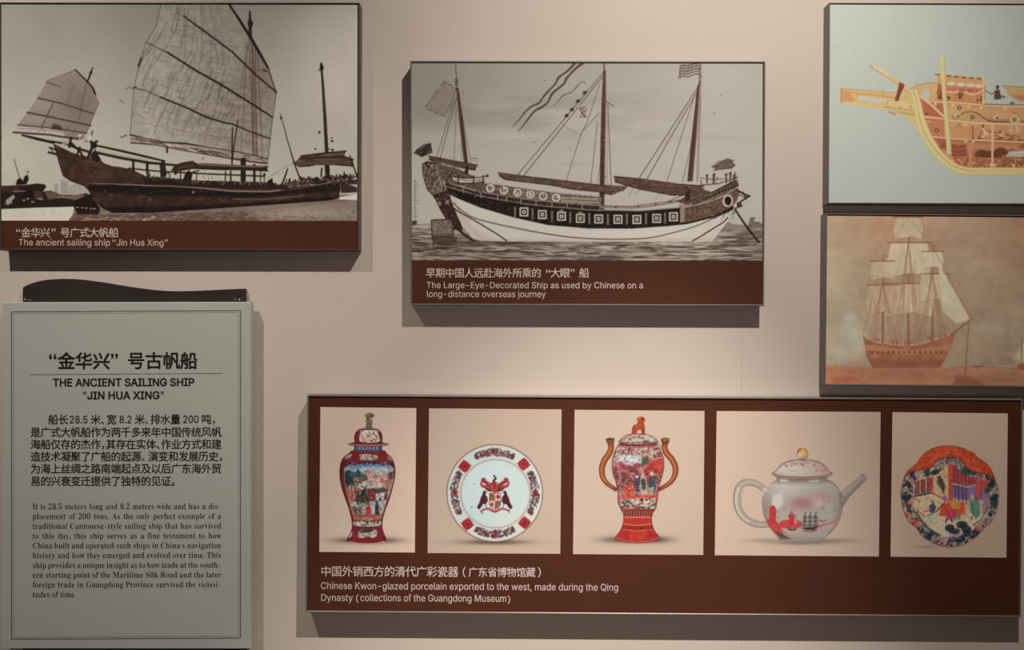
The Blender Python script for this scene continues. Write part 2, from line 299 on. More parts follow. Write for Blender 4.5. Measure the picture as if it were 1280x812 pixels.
'S': [290, [[34,-8,34,118,45,118,54,84,66,58,80,37,99,22,121,14,146,11,173,15,194,27,206,45,211,66,206,87,192,104,169,119,122,142,85,164,60,188,45,215,40,247,44,276,53,300,68,320,88,334,111,344,138,347,170,344,209,334,216,332,223,331,234,335,240,347,251,347,251,238,242,238,233,264,222,286,205,305,186,320,166,328,144,331,120,328,102,318,90,302,86,283,89,265,100,250,116,238,139,226,187,203,214,189,234,174,248,157,257,140,262,121,264,99,260,69,250,43,232,22,208,6,178,-4,143,-8,118,-6,94,0,74,7,63,9,49,6,44,-8]]],
'T': [315, [[70,0,70,13,93,16,108,23,116,37,120,60,118,322,111,322,86,320,64,313,46,300,33,283,24,262,20,236,10,236,10,339,304,339,304,236,294,236,280,284,248,313,200,322,194,322,192,60,196,37,204,22,218,15,242,13,242,0]]],
'a': [256, [[190,-8,168,-4,155,7,150,26,126,8,99,-3,71,-6,49,-3,32,8,22,26,18,47,22,68,32,86,49,102,90,122,150,142,152,180,149,198,142,210,129,218,110,220,91,218,79,213,74,204,82,191,87,181,88,172,86,160,80,150,70,144,58,142,45,144,36,152,30,162,28,176,31,192,40,208,53,220,72,229,94,235,120,237,152,235,176,228,194,218,206,202,212,182,214,156,214,46,216,30,226,26,238,31,242,20,226,5,209,-4],[112,25,131,30,142,37,151,47,150,126,115,113,92,92,84,62,88,42,98,29]]],
'b': [268, [[34,-8,36,289,34,308,30,319,22,324,8,327,8,339,101,339,102,208,120,224,141,234,164,237,188,233,209,222,227,205,240,182,248,155,251,124,248,88,237,56,221,30,199,10,173,-3,143,-8,121,-4,99,5,78,21,38,-8],[136,10,153,13,167,22,176,36,183,71,186,119,183,159,175,187,166,199,153,206,137,208,125,207,114,201,104,192,100,180,100,51,104,29,117,15]]],
'c': [218, [[116,-8,90,-4,66,8,46,26,31,50,21,79,18,112,22,146,33,176,50,202,73,221,100,233,130,238,161,234,184,222,199,204,203,182,202,170,196,160,188,154,176,152,160,156,152,167,150,186,150,194,150,202,147,212,139,219,126,221,101,212,86,185,80,140,82,106,89,78,99,57,114,41,132,32,152,28,178,35,202,54,210,45,183,16,152,-2]]],
'd': [276, [[104,-8,80,-4,60,8,42,26,29,50,21,78,18,110,21,146,30,177,44,202,62,222,84,233,108,237,131,234,150,224,166,208,170,298,167,312,160,320,149,325,133,327,132,339,236,339,234,56,235,40,238,30,247,24,261,20,262,8,219,4,168,-8,166,29,150,9,129,-3],[128,21,140,24,152,31,163,42,170,56,170,180,165,192,156,201,143,207,130,209,115,206,102,199,94,186,87,156,84,114,86,73,94,44,102,31,114,24]]],
'e': [224, [[114,-8,88,-4,65,8,46,26,30,51,21,81,18,117,21,150,31,179,46,203,66,222,90,233,117,237,143,234,165,224,182,208,196,187,204,160,207,129,209,124,86,124,93,72,114,42,148,32,167,35,185,46,202,64,210,54,183,20,152,-1],[84,143,152,143,154,160,152,187,147,206,136,217,120,221,100,213,88,190,83,152]]],
'f': [159, [[13,0,13,12,32,16,40,26,42,54,40,206,14,206,14,231,40,231,42,263,45,288,52,308,66,324,83,337,104,344,130,346,156,343,176,332,189,316,192,298,191,283,185,273,177,267,167,264,156,266,148,272,142,280,141,291,146,313,149,318,150,322,145,328,134,330,120,327,111,320,106,290,108,231,150,231,150,206,108,206,106,48,109,30,115,19,127,14,147,12,147,0]]],
'g': [244, [[108,-104,67,-101,38,-90,24,-80,16,-68,14,-56,18,-40,31,-28,52,-19,34,-7,24,7,21,22,24,40,34,55,52,69,78,82,45,100,26,126,20,158,23,180,32,200,47,215,66,227,90,234,117,237,146,234,173,226,234,226,234,200,198,200,210,177,214,152,211,131,202,112,190,97,172,86,152,79,128,76,117,77,106,78,93,76,82,70,74,62,72,53,76,44,87,38,105,36,130,36,165,35,192,30,210,22,222,10,229,-7,232,-28,228,-50,218,-69,201,-84,177,-95,146,-102],[120,-86,163,-82,190,-70,200,-49,196,-38,187,-31,173,-27,152,-26,71,-26,57,-38,51,-54,56,-66,68,-77,90,-84],[117,92,134,97,145,108,150,129,152,157,150,186,145,206,134,217,117,221,101,217,89,206,83,186,82,157,83,129,89,108,101,97]]],
'h': [284, [[16,0,16,12,28,14,36,19,41,28,42,42,42,297,41,310,37,320,29,325,16,328,16,339,108,339,110,198,130,220,154,233,181,237,216,228,236,202,242,158,242,42,244,28,248,20,256,14,268,12,269,0,152,0,152,12,154,12,167,15,175,25,178,42,178,162,177,179,174,192,165,199,151,202,135,199,120,190,107,175,106,42,108,28,112,20,120,14,132,12,132,0]]],
'i': [148, [[16,0,16,12,28,14,36,19,41,28,42,42,42,188,41,203,38,212,30,217,17,218,17,231,108,231,107,42,108,28,112,20,120,14,132,12,132,0],[75,270,62,272,50,280,43,292,41,307,43,322,51,334,62,342,75,345,88,342,99,334,107,322,109,307,107,292,99,280,88,272]]],
'k': [267, [[14,0,15,12,28,14,36,20,41,28,42,42,42,296,41,311,38,320,30,325,17,327,17,339,108,339,110,126,172,184,181,196,185,207,177,216,156,218,155,218,155,231,255,231,255,218,227,211,202,194,163,156,254,26,266,15,278,12,278,0,159,0,159,12,162,12,176,15,182,24,176,36,122,110,107,100,106,42,108,28,112,20,120,14,132,12,132,0]]],
'l': [148, [[16,0,16,12,28,14,36,19,41,28,42,42,42,296,41,310,38,320,30,325,17,327,16,339,108,339,107,42,108,28,112,20,120,14,132,12,132,0]]],
'm': [412, [[16,0,16,12,28,14,36,19,41,28,42,42,42,188,41,202,37,212,29,217,16,219,16,231,108,231,108,197,129,219,152,233,176,237,206,232,227,218,238,194,259,218,284,232,311,237,346,228,365,202,372,158,372,42,373,28,377,20,385,14,397,12,397,0,283,0,283,12,295,14,303,20,307,28,308,42,308,162,307,179,304,192,295,199,281,202,266,199,251,191,238,176,238,42,239,28,244,20,251,14,263,12,263,0,150,0,150,12,163,14,170,20,174,28,176,42,176,162,175,179,171,192,162,199,148,202,133,199,118,190,106,175,106,42,107,29,110,20,118,14,130,12,130,0]]],
'n': [284, [[16,0,16,12,28,14,36,19,41,28,42,42,42,188,41,202,37,212,29,217,16,219,16,231,108,231,110,199,130,220,154,233,181,237,216,228,236,202,242,158,242,42,244,28,248,20,256,14,268,12,269,0,152,0,152,12,154,12,167,15,175,25,178,42,178,162,177,179,174,192,165,199,151,202,135,199,120,190,107,175,106,42,108,28,112,20,120,14,132,12,132,0]]],
'o': [250, [[126,-8,95,-3,69,8,47,27,31,52,21,82,18,114,21,148,31,178,47,203,69,222,95,233,125,237,155,233,180,222,202,203,218,178,229,149,232,114,229,81,218,51,202,26,181,8,155,-4],[126,8,139,11,150,18,158,29,165,60,167,114,164,169,158,202,150,213,138,220,126,222,112,220,100,213,92,202,86,169,84,115,86,61,92,29,101,18,112,11]]],
'p': [276, [[14,-104,15,-92,32,-88,38,-82,41,-75,42,-48,42,181,41,200,38,211,30,216,16,220,16,231,105,231,106,196,124,219,145,233,172,238,195,234,216,222,233,204,246,180,254,151,257,119,254,84,246,54,232,28,214,9,193,-3,169,-8,146,-4,126,6,110,24,106,-43,110,-74,115,-82,123,-88,145,-92,145,-104],[146,21,160,24,173,31,181,44,189,74,192,115,189,155,183,184,175,197,163,204,148,207,133,203,118,193,106,175,106,51,117,34,130,24]]],
'q': [271, [[132,-104,132,-92,150,-89,162,-85,168,-76,170,-62,167,22,149,6,129,-4,106,-7,82,-3,60,8,43,25,30,48,21,75,18,107,22,143,32,174,49,201,71,221,97,233,126,238,149,234,170,225,192,210,231,238,236,238,234,-62,236,-76,240,-84,248,-90,262,-92,262,-104],[133,22,145,24,156,30,165,38,170,50,170,180,165,202,153,215,134,220,117,217,104,208,94,194,86,162,84,116,86,74,94,45,103,32,117,25]]],
'r': [214, [[16,0,16,12,28,14,36,19,41,28,42,42,42,188,41,203,38,212,30,217,17,218,17,231,107,231,108,188,124,209,142,224,158,234,174,237,191,234,202,226,210,214,212,198,210,185,204,174,196,168,184,166,174,167,168,172,157,186,150,192,140,194,129,190,118,180,110,164,108,143,108,42,110,27,116,19,127,14,145,12,145,0]]],
's': [214, [[112,-8,91,-4,66,4,54,6,44,3,36,-6,28,-6,28,78,38,78,47,50,62,29,82,16,104,11,122,13,136,20,143,30,146,44,143,57,133,68,118,78,81,96,59,110,43,126,34,144,31,164,36,193,50,216,66,228,83,235,105,238,123,236,147,229,152,228,158,227,167,230,173,238,180,238,180,165,172,165,162,189,148,206,131,217,111,220,96,219,84,213,77,204,74,193,77,182,83,173,108,158,141,141,162,128,177,113,186,94,188,70,186,48,179,29,168,14,152,2,134,-5]]],
't': [170, [[92,-7,68,-3,52,8,42,26,40,53,38,208,16,208,18,223,68,275,86,297,98,316,106,316,106,231,153,231,153,208,106,208,104,61,108,38,115,32,125,30,141,36,154,56,163,49,145,18,122,-1]]],
'u': [279, [[98,-8,77,-5,63,2,52,13,41,38,38,72,38,184,36,200,32,210,24,216,10,219,10,231,104,231,102,55,104,43,110,34,119,28,132,26,147,29,161,36,173,49,174,184,172,201,168,211,158,217,143,219,142,231,240,231,238,52,239,38,244,29,252,24,266,22,266,10,223,5,171,-8,170,30,155,14,137,2,118,-5]]],
'v': [228, [[108,-8,32,184,20,210,12,216,0,218,0,231,120,231,120,219,116,219,99,216,92,206,94,200,138,91,179,188,183,202,179,212,169,217,153,219,153,231,226,231,225,220,212,215,204,208,190,181,118,-8]]],
'w': [324, [[92,-8,16,197,7,212,-6,218,-6,231,101,231,101,218,87,216,83,211,82,206,82,198,86,188,124,94,160,175,153,198,144,215,127,220,127,231,239,231,238,218,222,215,216,206,217,200,218,195,250,105,288,190,292,205,289,211,284,215,267,220,266,231,330,231,330,220,320,217,314,212,304,192,225,-8,216,-8,166,146,102,-8]]],
'x': [238, [[5,0,6,11,28,22,49,42,94,102,35,196,21,212,5,218,5,231,124,231,124,219,107,216,101,208,108,194,136,153,169,191,176,200,178,208,176,213,170,216,152,219,152,231,230,231,230,220,208,210,186,189,144,137,214,27,223,16,236,12,236,0,117,0,117,12,134,14,139,18,142,22,139,32,132,44,102,85,70,46,62,34,60,26,63,18,72,13,85,11,86,11,86,0]]],
'y': [224, [[39,-104,23,-102,10,-93,1,-80,-2,-62,0,-50,6,-40,15,-32,26,-30,37,-31,45,-36,51,-45,52,-56,52,-60,52,-65,56,-71,64,-74,75,-69,88,-55,100,-33,108,-4,30,186,21,205,14,214,7,217,-2,218,-2,218,-2,231,119,231,118,218,100,216,94,212,92,204,93,198,96,191,138,88,175,180,179,194,180,204,178,211,172,216,153,218,153,231,222,231,222,218,211,216,204,209,190,180,117,-18,94,-72,82,-87,70,-98,56,-103]]],
},
}

_cache = {}

def _curve_arrays(cu):
    o = bpy.data.objects.new('letter', cu)
    COL.objects.link(o)
    bpy.context.view_layer.update()
    dg = bpy.context.evaluated_depsgraph_get()
    me = bpy.data.meshes.new_from_object(o.evaluated_get(dg))
    v = np.array([p.co[:2] for p in me.vertices], float).reshape(-1, 2)
    f = [tuple(p.vertices) for p in me.polygons]
    bpy.data.objects.remove(o)
    bpy.data.meshes.remove(me)
    return v, f

def glyph(ch, face):
    """outline mesh of one character: vertices, faces and the width it advances"""
    key = (ch, face)
    if key in _cache:
        return _cache[key]
    src = GLYPHS['sans' if ch in "'-\"" else face] if face != 'cjk' else {}
    if ch in src:
        adv, spl = src[ch]
        loops = [np.array(p, float).reshape(-1, 2) / 500 for p in spl]
        area = [0.5 * float(np.sum(p[:, 0] * np.roll(p[:, 1], -1) - p[:, 1] * np.roll(p[:, 0], -1))) for p in loops]
        sign = 1 if area[int(np.argmax(np.abs(area)))] > 0 else -1
        def inside(q, p):
            x, y = q
            a, b = p, np.roll(p, -1, 0)
            c = ((a[:, 1] > y) != (b[:, 1] > y))
            den = np.where(b[:, 1] == a[:, 1], 1e-9, b[:, 1] - a[:, 1])
            return bool(np.sum(c & (x < (b[:, 0] - a[:, 0]) * (y - a[:, 1]) / den + a[:, 0])) % 2)
        vv, f, no = [], [], 0
        for k, outer in enumerate(loops):
            if area[k] * sign < 0:
                continue
            cu = bpy.data.curves.new('letter', 'CURVE')
            cu.dimensions = '2D'
            cu.fill_mode = 'BOTH'
            for m, p in enumerate(loops):
                if m != k and not (area[m] * sign < 0 and inside(p[0], outer)):
                    continue
                s = cu.splines.new('POLY')
                s.points.add(len(p) - 1)
                s.use_cyclic_u = True
                for sp, c in zip(s.points, p):
                    sp.co = (c[0], c[1], 0, 1)
            v1, f1 = _curve_arrays(cu)
            vv.append(v1)
            f += [tuple(i + no for i in t) for t in f1]
            no += len(v1)
        v = np.concatenate(vv)
        r = (v, f, adv / 500)
    else:
        cu = bpy.data.curves.new('letter', 'FONT')
        cu.body = ch
        cu.size = 1
        cu.resolution_u = 3
        v, f = _curve_arrays(cu)
        r = (v, f, 1.0)
    _cache[key] = r
    return r

class Lettering:
    """gathers characters into one flat mesh lying on a panel"""
    def __init__(self, base, d):
        self.v, self.f, self.base, self.d = [], [], base, d
    def put(self, v, f, fn, bold=0.0, boldy=None):
        offs = [(0, 0)]
        if bold:
            by = bold if boldy is None else boldy
            offs += [(bold, 0), (-bold, 0), (0, by), (0, -by), (bold * .7, by * .7), (-bold * .7, by * .7), (bold * .7, -by * .7), (-bold * .7, -by * .7)] if bold > .25 else [(bold, 0), (-bold, 0), (0, by), (0, -by)]
        for k, (ox, oy) in enumerate(offs):
            o = len(self.v)
            for p in v:
                px, py = fn(p)
                self.v.append(front(px + ox, py + oy, self.d + 0.006 * k, self.base))
            for t in f:
                self.f.append(tuple(o + i for i in t))
    def line(self, text, x0, y0, x1, y1, cap, face='sans', bold=0.0, natural=False, word=None, xs=None):
        """Latin line from (x0, y0) to (x1, y1) on its baseline; cap = height of a capital"""
        ref = glyph('H' if face == 'sans' else 'I', face)[0]
        sc = cap / ref[:, 1].max()
        words = text.split(' ')
        widths = [sum(glyph(c, face)[2] for c in w) for w in words]
        L = x1 - x0
        if xs is None:
            spw = 0.28 * cap / sc * 1.35
            tot = sum(widths) + spw * (len(words) - 1)
            xs = L / tot
            gap = spw * xs
        else:
            gap = (L - sum(widths) * xs) / max(1, len(words) - 1) if not natural else word
        x = x0
        for w, wd in zip(words, widths):
            for c in w:
                v, f, adv = glyph(c, face)
                def fn(p, x=x):
                    px = x + p[0] * xs
                    py = y0 + (y1 - y0) * (px - x0) / L - p[1] * sc
                    return px, py
                self.put(v, f, fn, bold * (0.35 if c == '"' else 1))
                x += adv * xs
            x += gap
    def cell(self, ch, x0, yt, x1, yb, bold=0.0):
        """one Chinese character (or mark) filling the cell x0..x1, yt..yb (an em square)"""
        v, f, _ = glyph(ch, 'cjk')
        r = glyph('国', 'cjk')[0]
        rx0, rx1, ry0, ry1 = r[:, 0].min(), r[:, 0].max(), r[:, 1].min(), r[:, 1].max()
        cx, cy = (rx0 + rx1) / 2, (ry0 + ry1) / 2
        em = (rx1 - rx0) / 0.86
        def fn(p):
            return ((x0 + x1) / 2 + (p[0] - cx) / em * (x1 - x0), (yt + yb) / 2 - (p[1] - cy) / em * (yb - yt))
        self.put(v, f, fn, bold)
    def mark(self, ch, x0, yt, x1, yb, bold=0.0):
        """one quotation mark or bracket stretched over the box x0..x1, yt..yb"""
        v, f, _ = glyph(ch, 'cjk')
        a, b = v.min(0), v.max(0)
        self.put(v, f, lambda p: (x0 + (p[0] - a[0]) / (b[0] - a[0]) * (x1 - x0), yb - (p[1] - a[1]) / (b[1] - a[1]) * (yb - yt)), bold)
    def cells(self, text, x0, yc, pitch, h, bold=0.0, slope=0.0, half=0.62):
        """row of Chinese characters of width pitch centred on height yc"""
        x = x0
        for ch in text:
            if ch == ' ':
                x += pitch * 0.5
                continue
            a = half if ch in '，、。' else 1.0
            y = yc + slope * (x - x0)
            self.cell(ch, x, y - h / 2, x + pitch, y + h / 2, bold)
            x += pitch * a
        return x
    def bar(self, x0, y0, x1, y1, w):
        o = len(self.v)
        n = np.array([-(y1 - y0), x1 - x0], float)
        n = n / np.linalg.norm(n) * w / 2
        for px, py in ((x0 - n[0], y0 - n[1]), (x1 - n[0], y1 - n[1]), (x1 + n[0], y1 + n[1]), (x0 + n[0], y0 + n[1])):
            self.v.append(front(px, py, self.d, self.base))
        self.f.append((o + 3, o + 2, o + 1, o))
    def build(self, name, mat, parent, label=None):
        return mesh_from(name, self.v, self.f, mat, parent, label)

# ---------------------------------------------------------------- printing press: inks a flat print point by point
def smooth_pts(pts, closed=False, n=6):
    P = np.array(pts, float)
    if len(P) < 3:
        return P
    out = []
    m = len(P)
    rng = range(m) if closed else range(m - 1)
    for i in rng:
        p0 = P[(i - 1) % m] if (closed or i > 0) else P[i]
        p1, p2 = P[i], P[(i + 1) % m]
        p3 = P[(i + 2) % m] if (closed or i + 2 < m) else p2
        for t in np.linspace(0, 1, n, endpoint=False):
            out.append(0.5 * ((2 * p1) + (-p0 + p2) * t + (2 * p0 - 5 * p1 + 4 * p2 - p3) * t * t + (-p0 + 3 * p1 - 3 * p2 + p3) * t ** 3))
    if not closed:
        out.append(P[-1])
    return np.array(out)

class Ink:
    def __init__(self, x0, y0, x1, y1, base, res=1.6, seed=1):
        self.x0, self.y0, self.res = x0, y0, res
        self.w, self.h = int((x1 - x0) * res) + 2, int((y1 - y0) * res) + 2
        self.im = np.zeros((self.h, self.w, 3))
        self.im[:] = base
        self.X = x0 + np.arange(self.w) / res
        self.Y = y0 + np.arange(self.h) / res
        self.clip = None
        self.rng = random.Random(seed)
        self.nr = np.random.default_rng(seed)
    # regions
    def _win(self, xa, ya, xb, yb, pad):
        i0 = max(0, int((xa - pad - self.x0) * self.res)); i1 = min(self.w, int((xb + pad - self.x0) * self.res) + 2)
        j0 = max(0, int((ya - pad - self.y0) * self.res)); j1 = min(self.h, int((yb + pad - self.y0) * self.res) + 2)
        return i0, i1, j0, j1
    def comp(self, m, col, a, win):
        i0, i1, j0, j1 = win
        if i1 <= i0 or j1 <= j0:
            return
        k = m * a
        if self.clip is not None:
            k = k * self.clip[j0:j1, i0:i1]
        k = k[..., None]
        sub = self.im[j0:j1, i0:i1]
        c = col[j0:j1, i0:i1] if isinstance(col, np.ndarray) and col.ndim == 3 else np.asarray(col, float)
        sub[:] = sub * (1 - k) + c * k
    def mask(self, pts, soft=0.5, smooth=False):
        P = smooth_pts(pts, True) if smooth else np.array(pts, float)
        win = self._win(P[:, 0].min(), P[:, 1].min(), P[:, 0].max(), P[:, 1].max(), soft + 1)
        i0, i1, j0, j1 = win
        if i1 <= i0 or j1 <= j0:
            return np.zeros((0, 0)), win
        X, Y = np.meshgrid(self.X[i0:i1], self.Y[j0:j1])
        ins = np.zeros(X.shape, bool)
        d2 = np.full(X.shape, 1e9)
        n = len(P)
        for k in range(n):
            ax, ay = P[k]; bx, by = P[(k + 1) % n]
            if ay != by:
                c = ((ay > Y) != (by > Y)) & (X < (bx - ax) * (Y - ay) / (by - ay) + ax)
                ins ^= c
            ex, ey = bx - ax, by - ay
            l2 = ex * ex + ey * ey
            if l2 < 1e-12:
                continue
            t = np.clip(((X - ax) * ex + (Y - ay) * ey) / l2, 0, 1)
            d2 = np.minimum(d2, (X - ax - t * ex) ** 2 + (Y - ay - t * ey) ** 2)
        d = np.sqrt(d2)
        sd = np.where(ins, d, -d)
        return np.clip(0.5 + sd / (2 * soft), 0, 1), win
    def poly(self, pts, col, a=1.0, soft=0.5, smooth=False):
        m, win = self.mask(pts, soft, smooth)
        if m.size:
            self.comp(m, col, a, win)
    def full(self, pts, soft=0.5, smooth=False):
        """mask over the whole sheet, for clipping"""
        m, (i0, i1, j0, j1) = self.mask(pts, soft, smooth)
        r = np.zeros((self.h, self.w))
        if m.size:
            r[j0:j1, i0:i1] = m
        return r
    def ellmask(self, cx, cy, rx, ry, soft=0.5, rot=0.0):
        R = max(rx, ry) + soft + 1
        win = self._win(cx - R, cy - R, cx + R, cy + R, 0)
        i0, i1, j0, j1 = win
        X, Y = np.meshgrid(self.X[i0:i1] - cx, self.Y[j0:j1] - cy)
        c, s = math.cos(rot), math.sin(rot)
        U, V = (X * c + Y * s) / rx, (-X * s + Y * c) / ry
        q = np.sqrt(U * U + V * V)
        return np.clip(0.5 + (1 - q) * min(rx, ry) / (2 * soft), 0, 1), win
    def ell(self, cx, cy, rx, ry, col, a=1.0, soft=0.5, rot=0.0):
        m, win = self.ellmask(cx, cy, rx, ry, soft, rot)
        if m.size:
            self.comp(m, col, a, win)
    def glow(self, cx, cy, rx, ry, col, a=1.0, rot=0.0):
        """very soft patch of ink"""
        win = self._win(cx - 3 * max(rx, ry), cy - 3 * max(rx, ry), cx + 3 * max(rx, ry), cy + 3 * max(rx, ry), 0)
        i0, i1, j0, j1 = win
        if i1 <= i0 or j1 <= j0:
            return
        X, Y = np.meshgrid(self.X[i0:i1] - cx, self.Y[j0:j1] - cy)
        c, s = math.cos(rot), math.sin(rot)
        U, V = (X * c + Y * s) / rx, (-X * s + Y * c) / ry
        self.comp(np.exp(-(U * U + V * V)), col, a, win)
    def line(self, pts, w, col, a=1.0, soft=0.45, smooth=False):
        P = np.array(pts, float)
        W = np.full(len(P), float(w)) if np.isscalar(w) else np.array(w, float)
        if smooth:
            t = np.arange(len(P))
            P2 = smooth_pts(P)
            W = np.interp(np.linspace(0, len(P) - 1, len(P2)), t, W)
            P = P2
        pad = W.max() / 2 + soft + 0.6
        win = self._win(P[:, 0].min(), P[:, 1].min(), P[:, 0].max(), P[:, 1].max(), pad)
        i0, i1, j0, j1 = win
        if i1 <= i0 or j1 <= j0:
            return
        acc = np.zeros((j1 - j0, i1 - i0))
        for k in range(len(P) - 1):
            (ax, ay), (bx, by) = P[k], P[k + 1]
            a0, a1, b0, b1 = self._win(min(ax, bx), min(ay, by), max(ax, bx), max(ay, by), pad)
            if a1 <= a0 or b1 <= b0:
                continue
            X, Y = np.meshgrid(self.X[a0:a1], self.Y[b0:b1])
            ex, ey = bx - ax, by - ay
            l2 = ex * ex + ey * ey + 1e-9
            t = np.clip(((X - ax) * ex + (Y - ay) * ey) / l2, 0, 1)
            d = np.sqrt((X - ax - t * ex) ** 2 + (Y - ay - t * ey) ** 2)
            hw = (W[k] + (W[k + 1] - W[k]) * t) / 2
            m = np.clip((hw + soft - d) / (2 * soft), 0, 1) * np.minimum(1, hw * 2 / (2 * soft) + 0.15)
            s = acc[b0 - j0:b1 - j0, a0 - i0:a1 - i0]
            np.maximum(s, m, out=s)
        self.comp(acc, col, a, win)
    def noise(self, scale, seed=0, octaves=3, stretch=(1, 1)):
        """smooth random field over the sheet, about -1..1"""
        out = np.zeros((self.h, self.w))
        amp, tot = 1.0, 0.0
        r = np.random.default_rng(seed)
        for o in range(octaves):
            sx, sy = scale * stretch[0] / 2 ** o, scale * stretch[1] / 2 ** o
            gw, gh = int(self.w / self.res / sx) + 3, int(self.h / self.res / sy) + 3
            g = r.uniform(-1, 1, (gh, gw))
            u = (self.X - self.x0) / sx; v = (self.Y - self.y0) / sy
            iu, iv = u.astype(int), v.astype(int)
            fu, fv = u - iu, v - iv
            fu = fu * fu * (3 - 2 * fu); fv = fv * fv * (3 - 2 * fv)
            A = g[np.ix_(iv, iu)]; B = g[np.ix_(iv, iu + 1)]; C = g[np.ix_(iv + 1, iu)]; D = g[np.ix_(iv + 1, iu + 1)]
            fu, fv = fu[None, :], fv[:, None]
            out += amp * ((A * (1 - fu) + B * fu) * (1 - fv) + (C * (1 - fu) + D * fu) * fv)
            tot += amp
            amp *= 0.55
        return out / tot * 1.6
    def tone(self, field, amt, mask=None):
        """lighten / darken by a field"""
        k = field * amt
        if mask is not None:
            k = k * mask
        if self.clip is not None:
            k = k * self.clip
        self.im *= (1 + k)[..., None]
    def vgrad(self, stops):
        ys = [s[0] for s in stops]
        cs = np.array([s[1] for s in stops], float)
        g = np.stack([np.interp(self.Y, ys, cs[:, k]) for k in range(3)], -1)
        self.im[:] = g[:, None, :]
    def dabs(self, n, region, cols, size, a=0.8, clip=True, aspect=1.6, ang=None):
        """loose brush dabs over a box region (x0, y0, x1, y1)"""
        r = self.rng
        for _ in range(n):
            x = r.uniform(region[0], region[2]); y = r.uniform(region[1], region[3])
            s = r.uniform(*size)
            t = r.uniform(0, math.pi) if ang is None else ang + r.uniform(-0.3, 0.3)
            self.ell(x, y, s * aspect, s, r.choice(cols), a * r.uniform(0.6, 1), 0.5, t)
    def ticks(self, n, region, col, length, w, a=0.6, ang=0.0, spread=0.15):
        r = self.rng
        for _ in range(n):
            x = r.uniform(region[0], region[2]); y = r.uniform(region[1], region[3])
            l = r.uniform(*length) / 2
            t = ang + r.uniform(-spread, spread)
            dx, dy = math.cos(t) * l, math.sin(t) * l
            self.line([(x - dx, y - dy), (x + dx * 0.1, y + dy * 0.1 + r.uniform(-.3, .3)), (x + dx, y + dy)], [w * 0.5, w, w * 0.4], col, a * r.uniform(0.5, 1))
    def contrast(self, k, pivot):
        self.im = np.clip(pivot + (self.im - pivot) * k, 6, 252)
    def outline(self, pts, w, col, a=0.8):
        P = smooth_pts(list(pts) + [pts[0]])
        self.line([tuple(q) for q in P], w, col, a)
    def grain(self, amt, seed=5):
        g = np.random.default_rng(seed).normal(0, 1, (self.h, self.w))
        g = (g + np.roll(g, 1, 0) + np.roll(g, 1, 1) + np.roll(g, (1, 1), (0, 1))) / 2
        self.im *= (1 + amt * g)[..., None]

def press(name, ink, quad, base, d, seen_white, mat, parent, label=None, wall=(0.620, 0.540, 0.472)):
    """lays the ink down as a flat print whose corners are quad; seen_white = colour the bare wall shows there"""
    q = np.array(quad, float)
    wpx = np.linalg.norm(q[1] - q[0]); hpx = np.linalg.norm(q[3] - q[0])
    nx, ny = int(wpx * ink.res), int(hpx * ink.res)
    u = np.linspace(0, 1, nx + 1)[None, :, None]; v = np.linspace(0, 1, ny + 1)[:, None, None]
    P = (q[0] * (1 - u) + q[1] * u) * (1 - v) + (q[3] * (1 - u) + q[2] * u) * v
    gx = np.clip((P[..., 0] - ink.x0) * ink.res, 0, ink.w - 1.001); gy = np.clip((P[..., 1] - ink.y0) * ink.res, 0, ink.h - 1.001)
    ix, iy = gx.astype(int), gy.astype(int)
    tx, ty = (gx - ix)[..., None], (gy - iy)[..., None]
    im = ink.im
    c = (im[iy, ix] * (1 - tx) + im[iy, ix + 1] * tx) * (1 - ty) + (im[iy + 1, ix] * (1 - tx) + im[iy + 1, ix + 1] * tx) * ty
    alb = np.clip(lin(np.clip(c, 0, 255)) * (np.array(wall) / lin(seen_white)), 0.004, 0.92)
    n = (nx + 1) * (ny + 1)
    co = np.empty((n, 3))
    pf = P.reshape(-1, 2)
    co[:, 0] = (pf[:, 0] - 640) * SF - base[0]
    co[:, 1] = -d * PX - base[1]
    co[:, 2] = ZC - (pf[:, 1] - 406) * SF - base[2]
    me = bpy.data.meshes.new(name)
    me.vertices.add(n)
    me.vertices.foreach_set('co', co.ravel())
    j, i = np.meshgrid(np.arange(ny), np.arange(nx), indexing='ij')
    a = (j * (nx + 1) + i).ravel()
    faces = np.stack([a + nx + 1, a + nx + 2, a + 1, a], 1).astype(np.int32)
    nf = len(faces)
    me.loops.add(nf * 4)
    me.loops.foreach_set('vertex_index', faces.ravel())
    me.polygons.add(nf)
    me.polygons.foreach_set('loop_start', np.arange(0, nf * 4, 4, dtype=np.int32))
    me.update(calc_edges=True)
    at = me.color_attributes.new('ink', 'FLOAT_COLOR', 'POINT')
    rgba = np.ones((n, 4), np.float32)
    rgba[:, :3] = alb.reshape(-1, 3)
    at.data.foreach_set('color', rgba.ravel())
    return link_mesh(name, me, mat, parent, label)

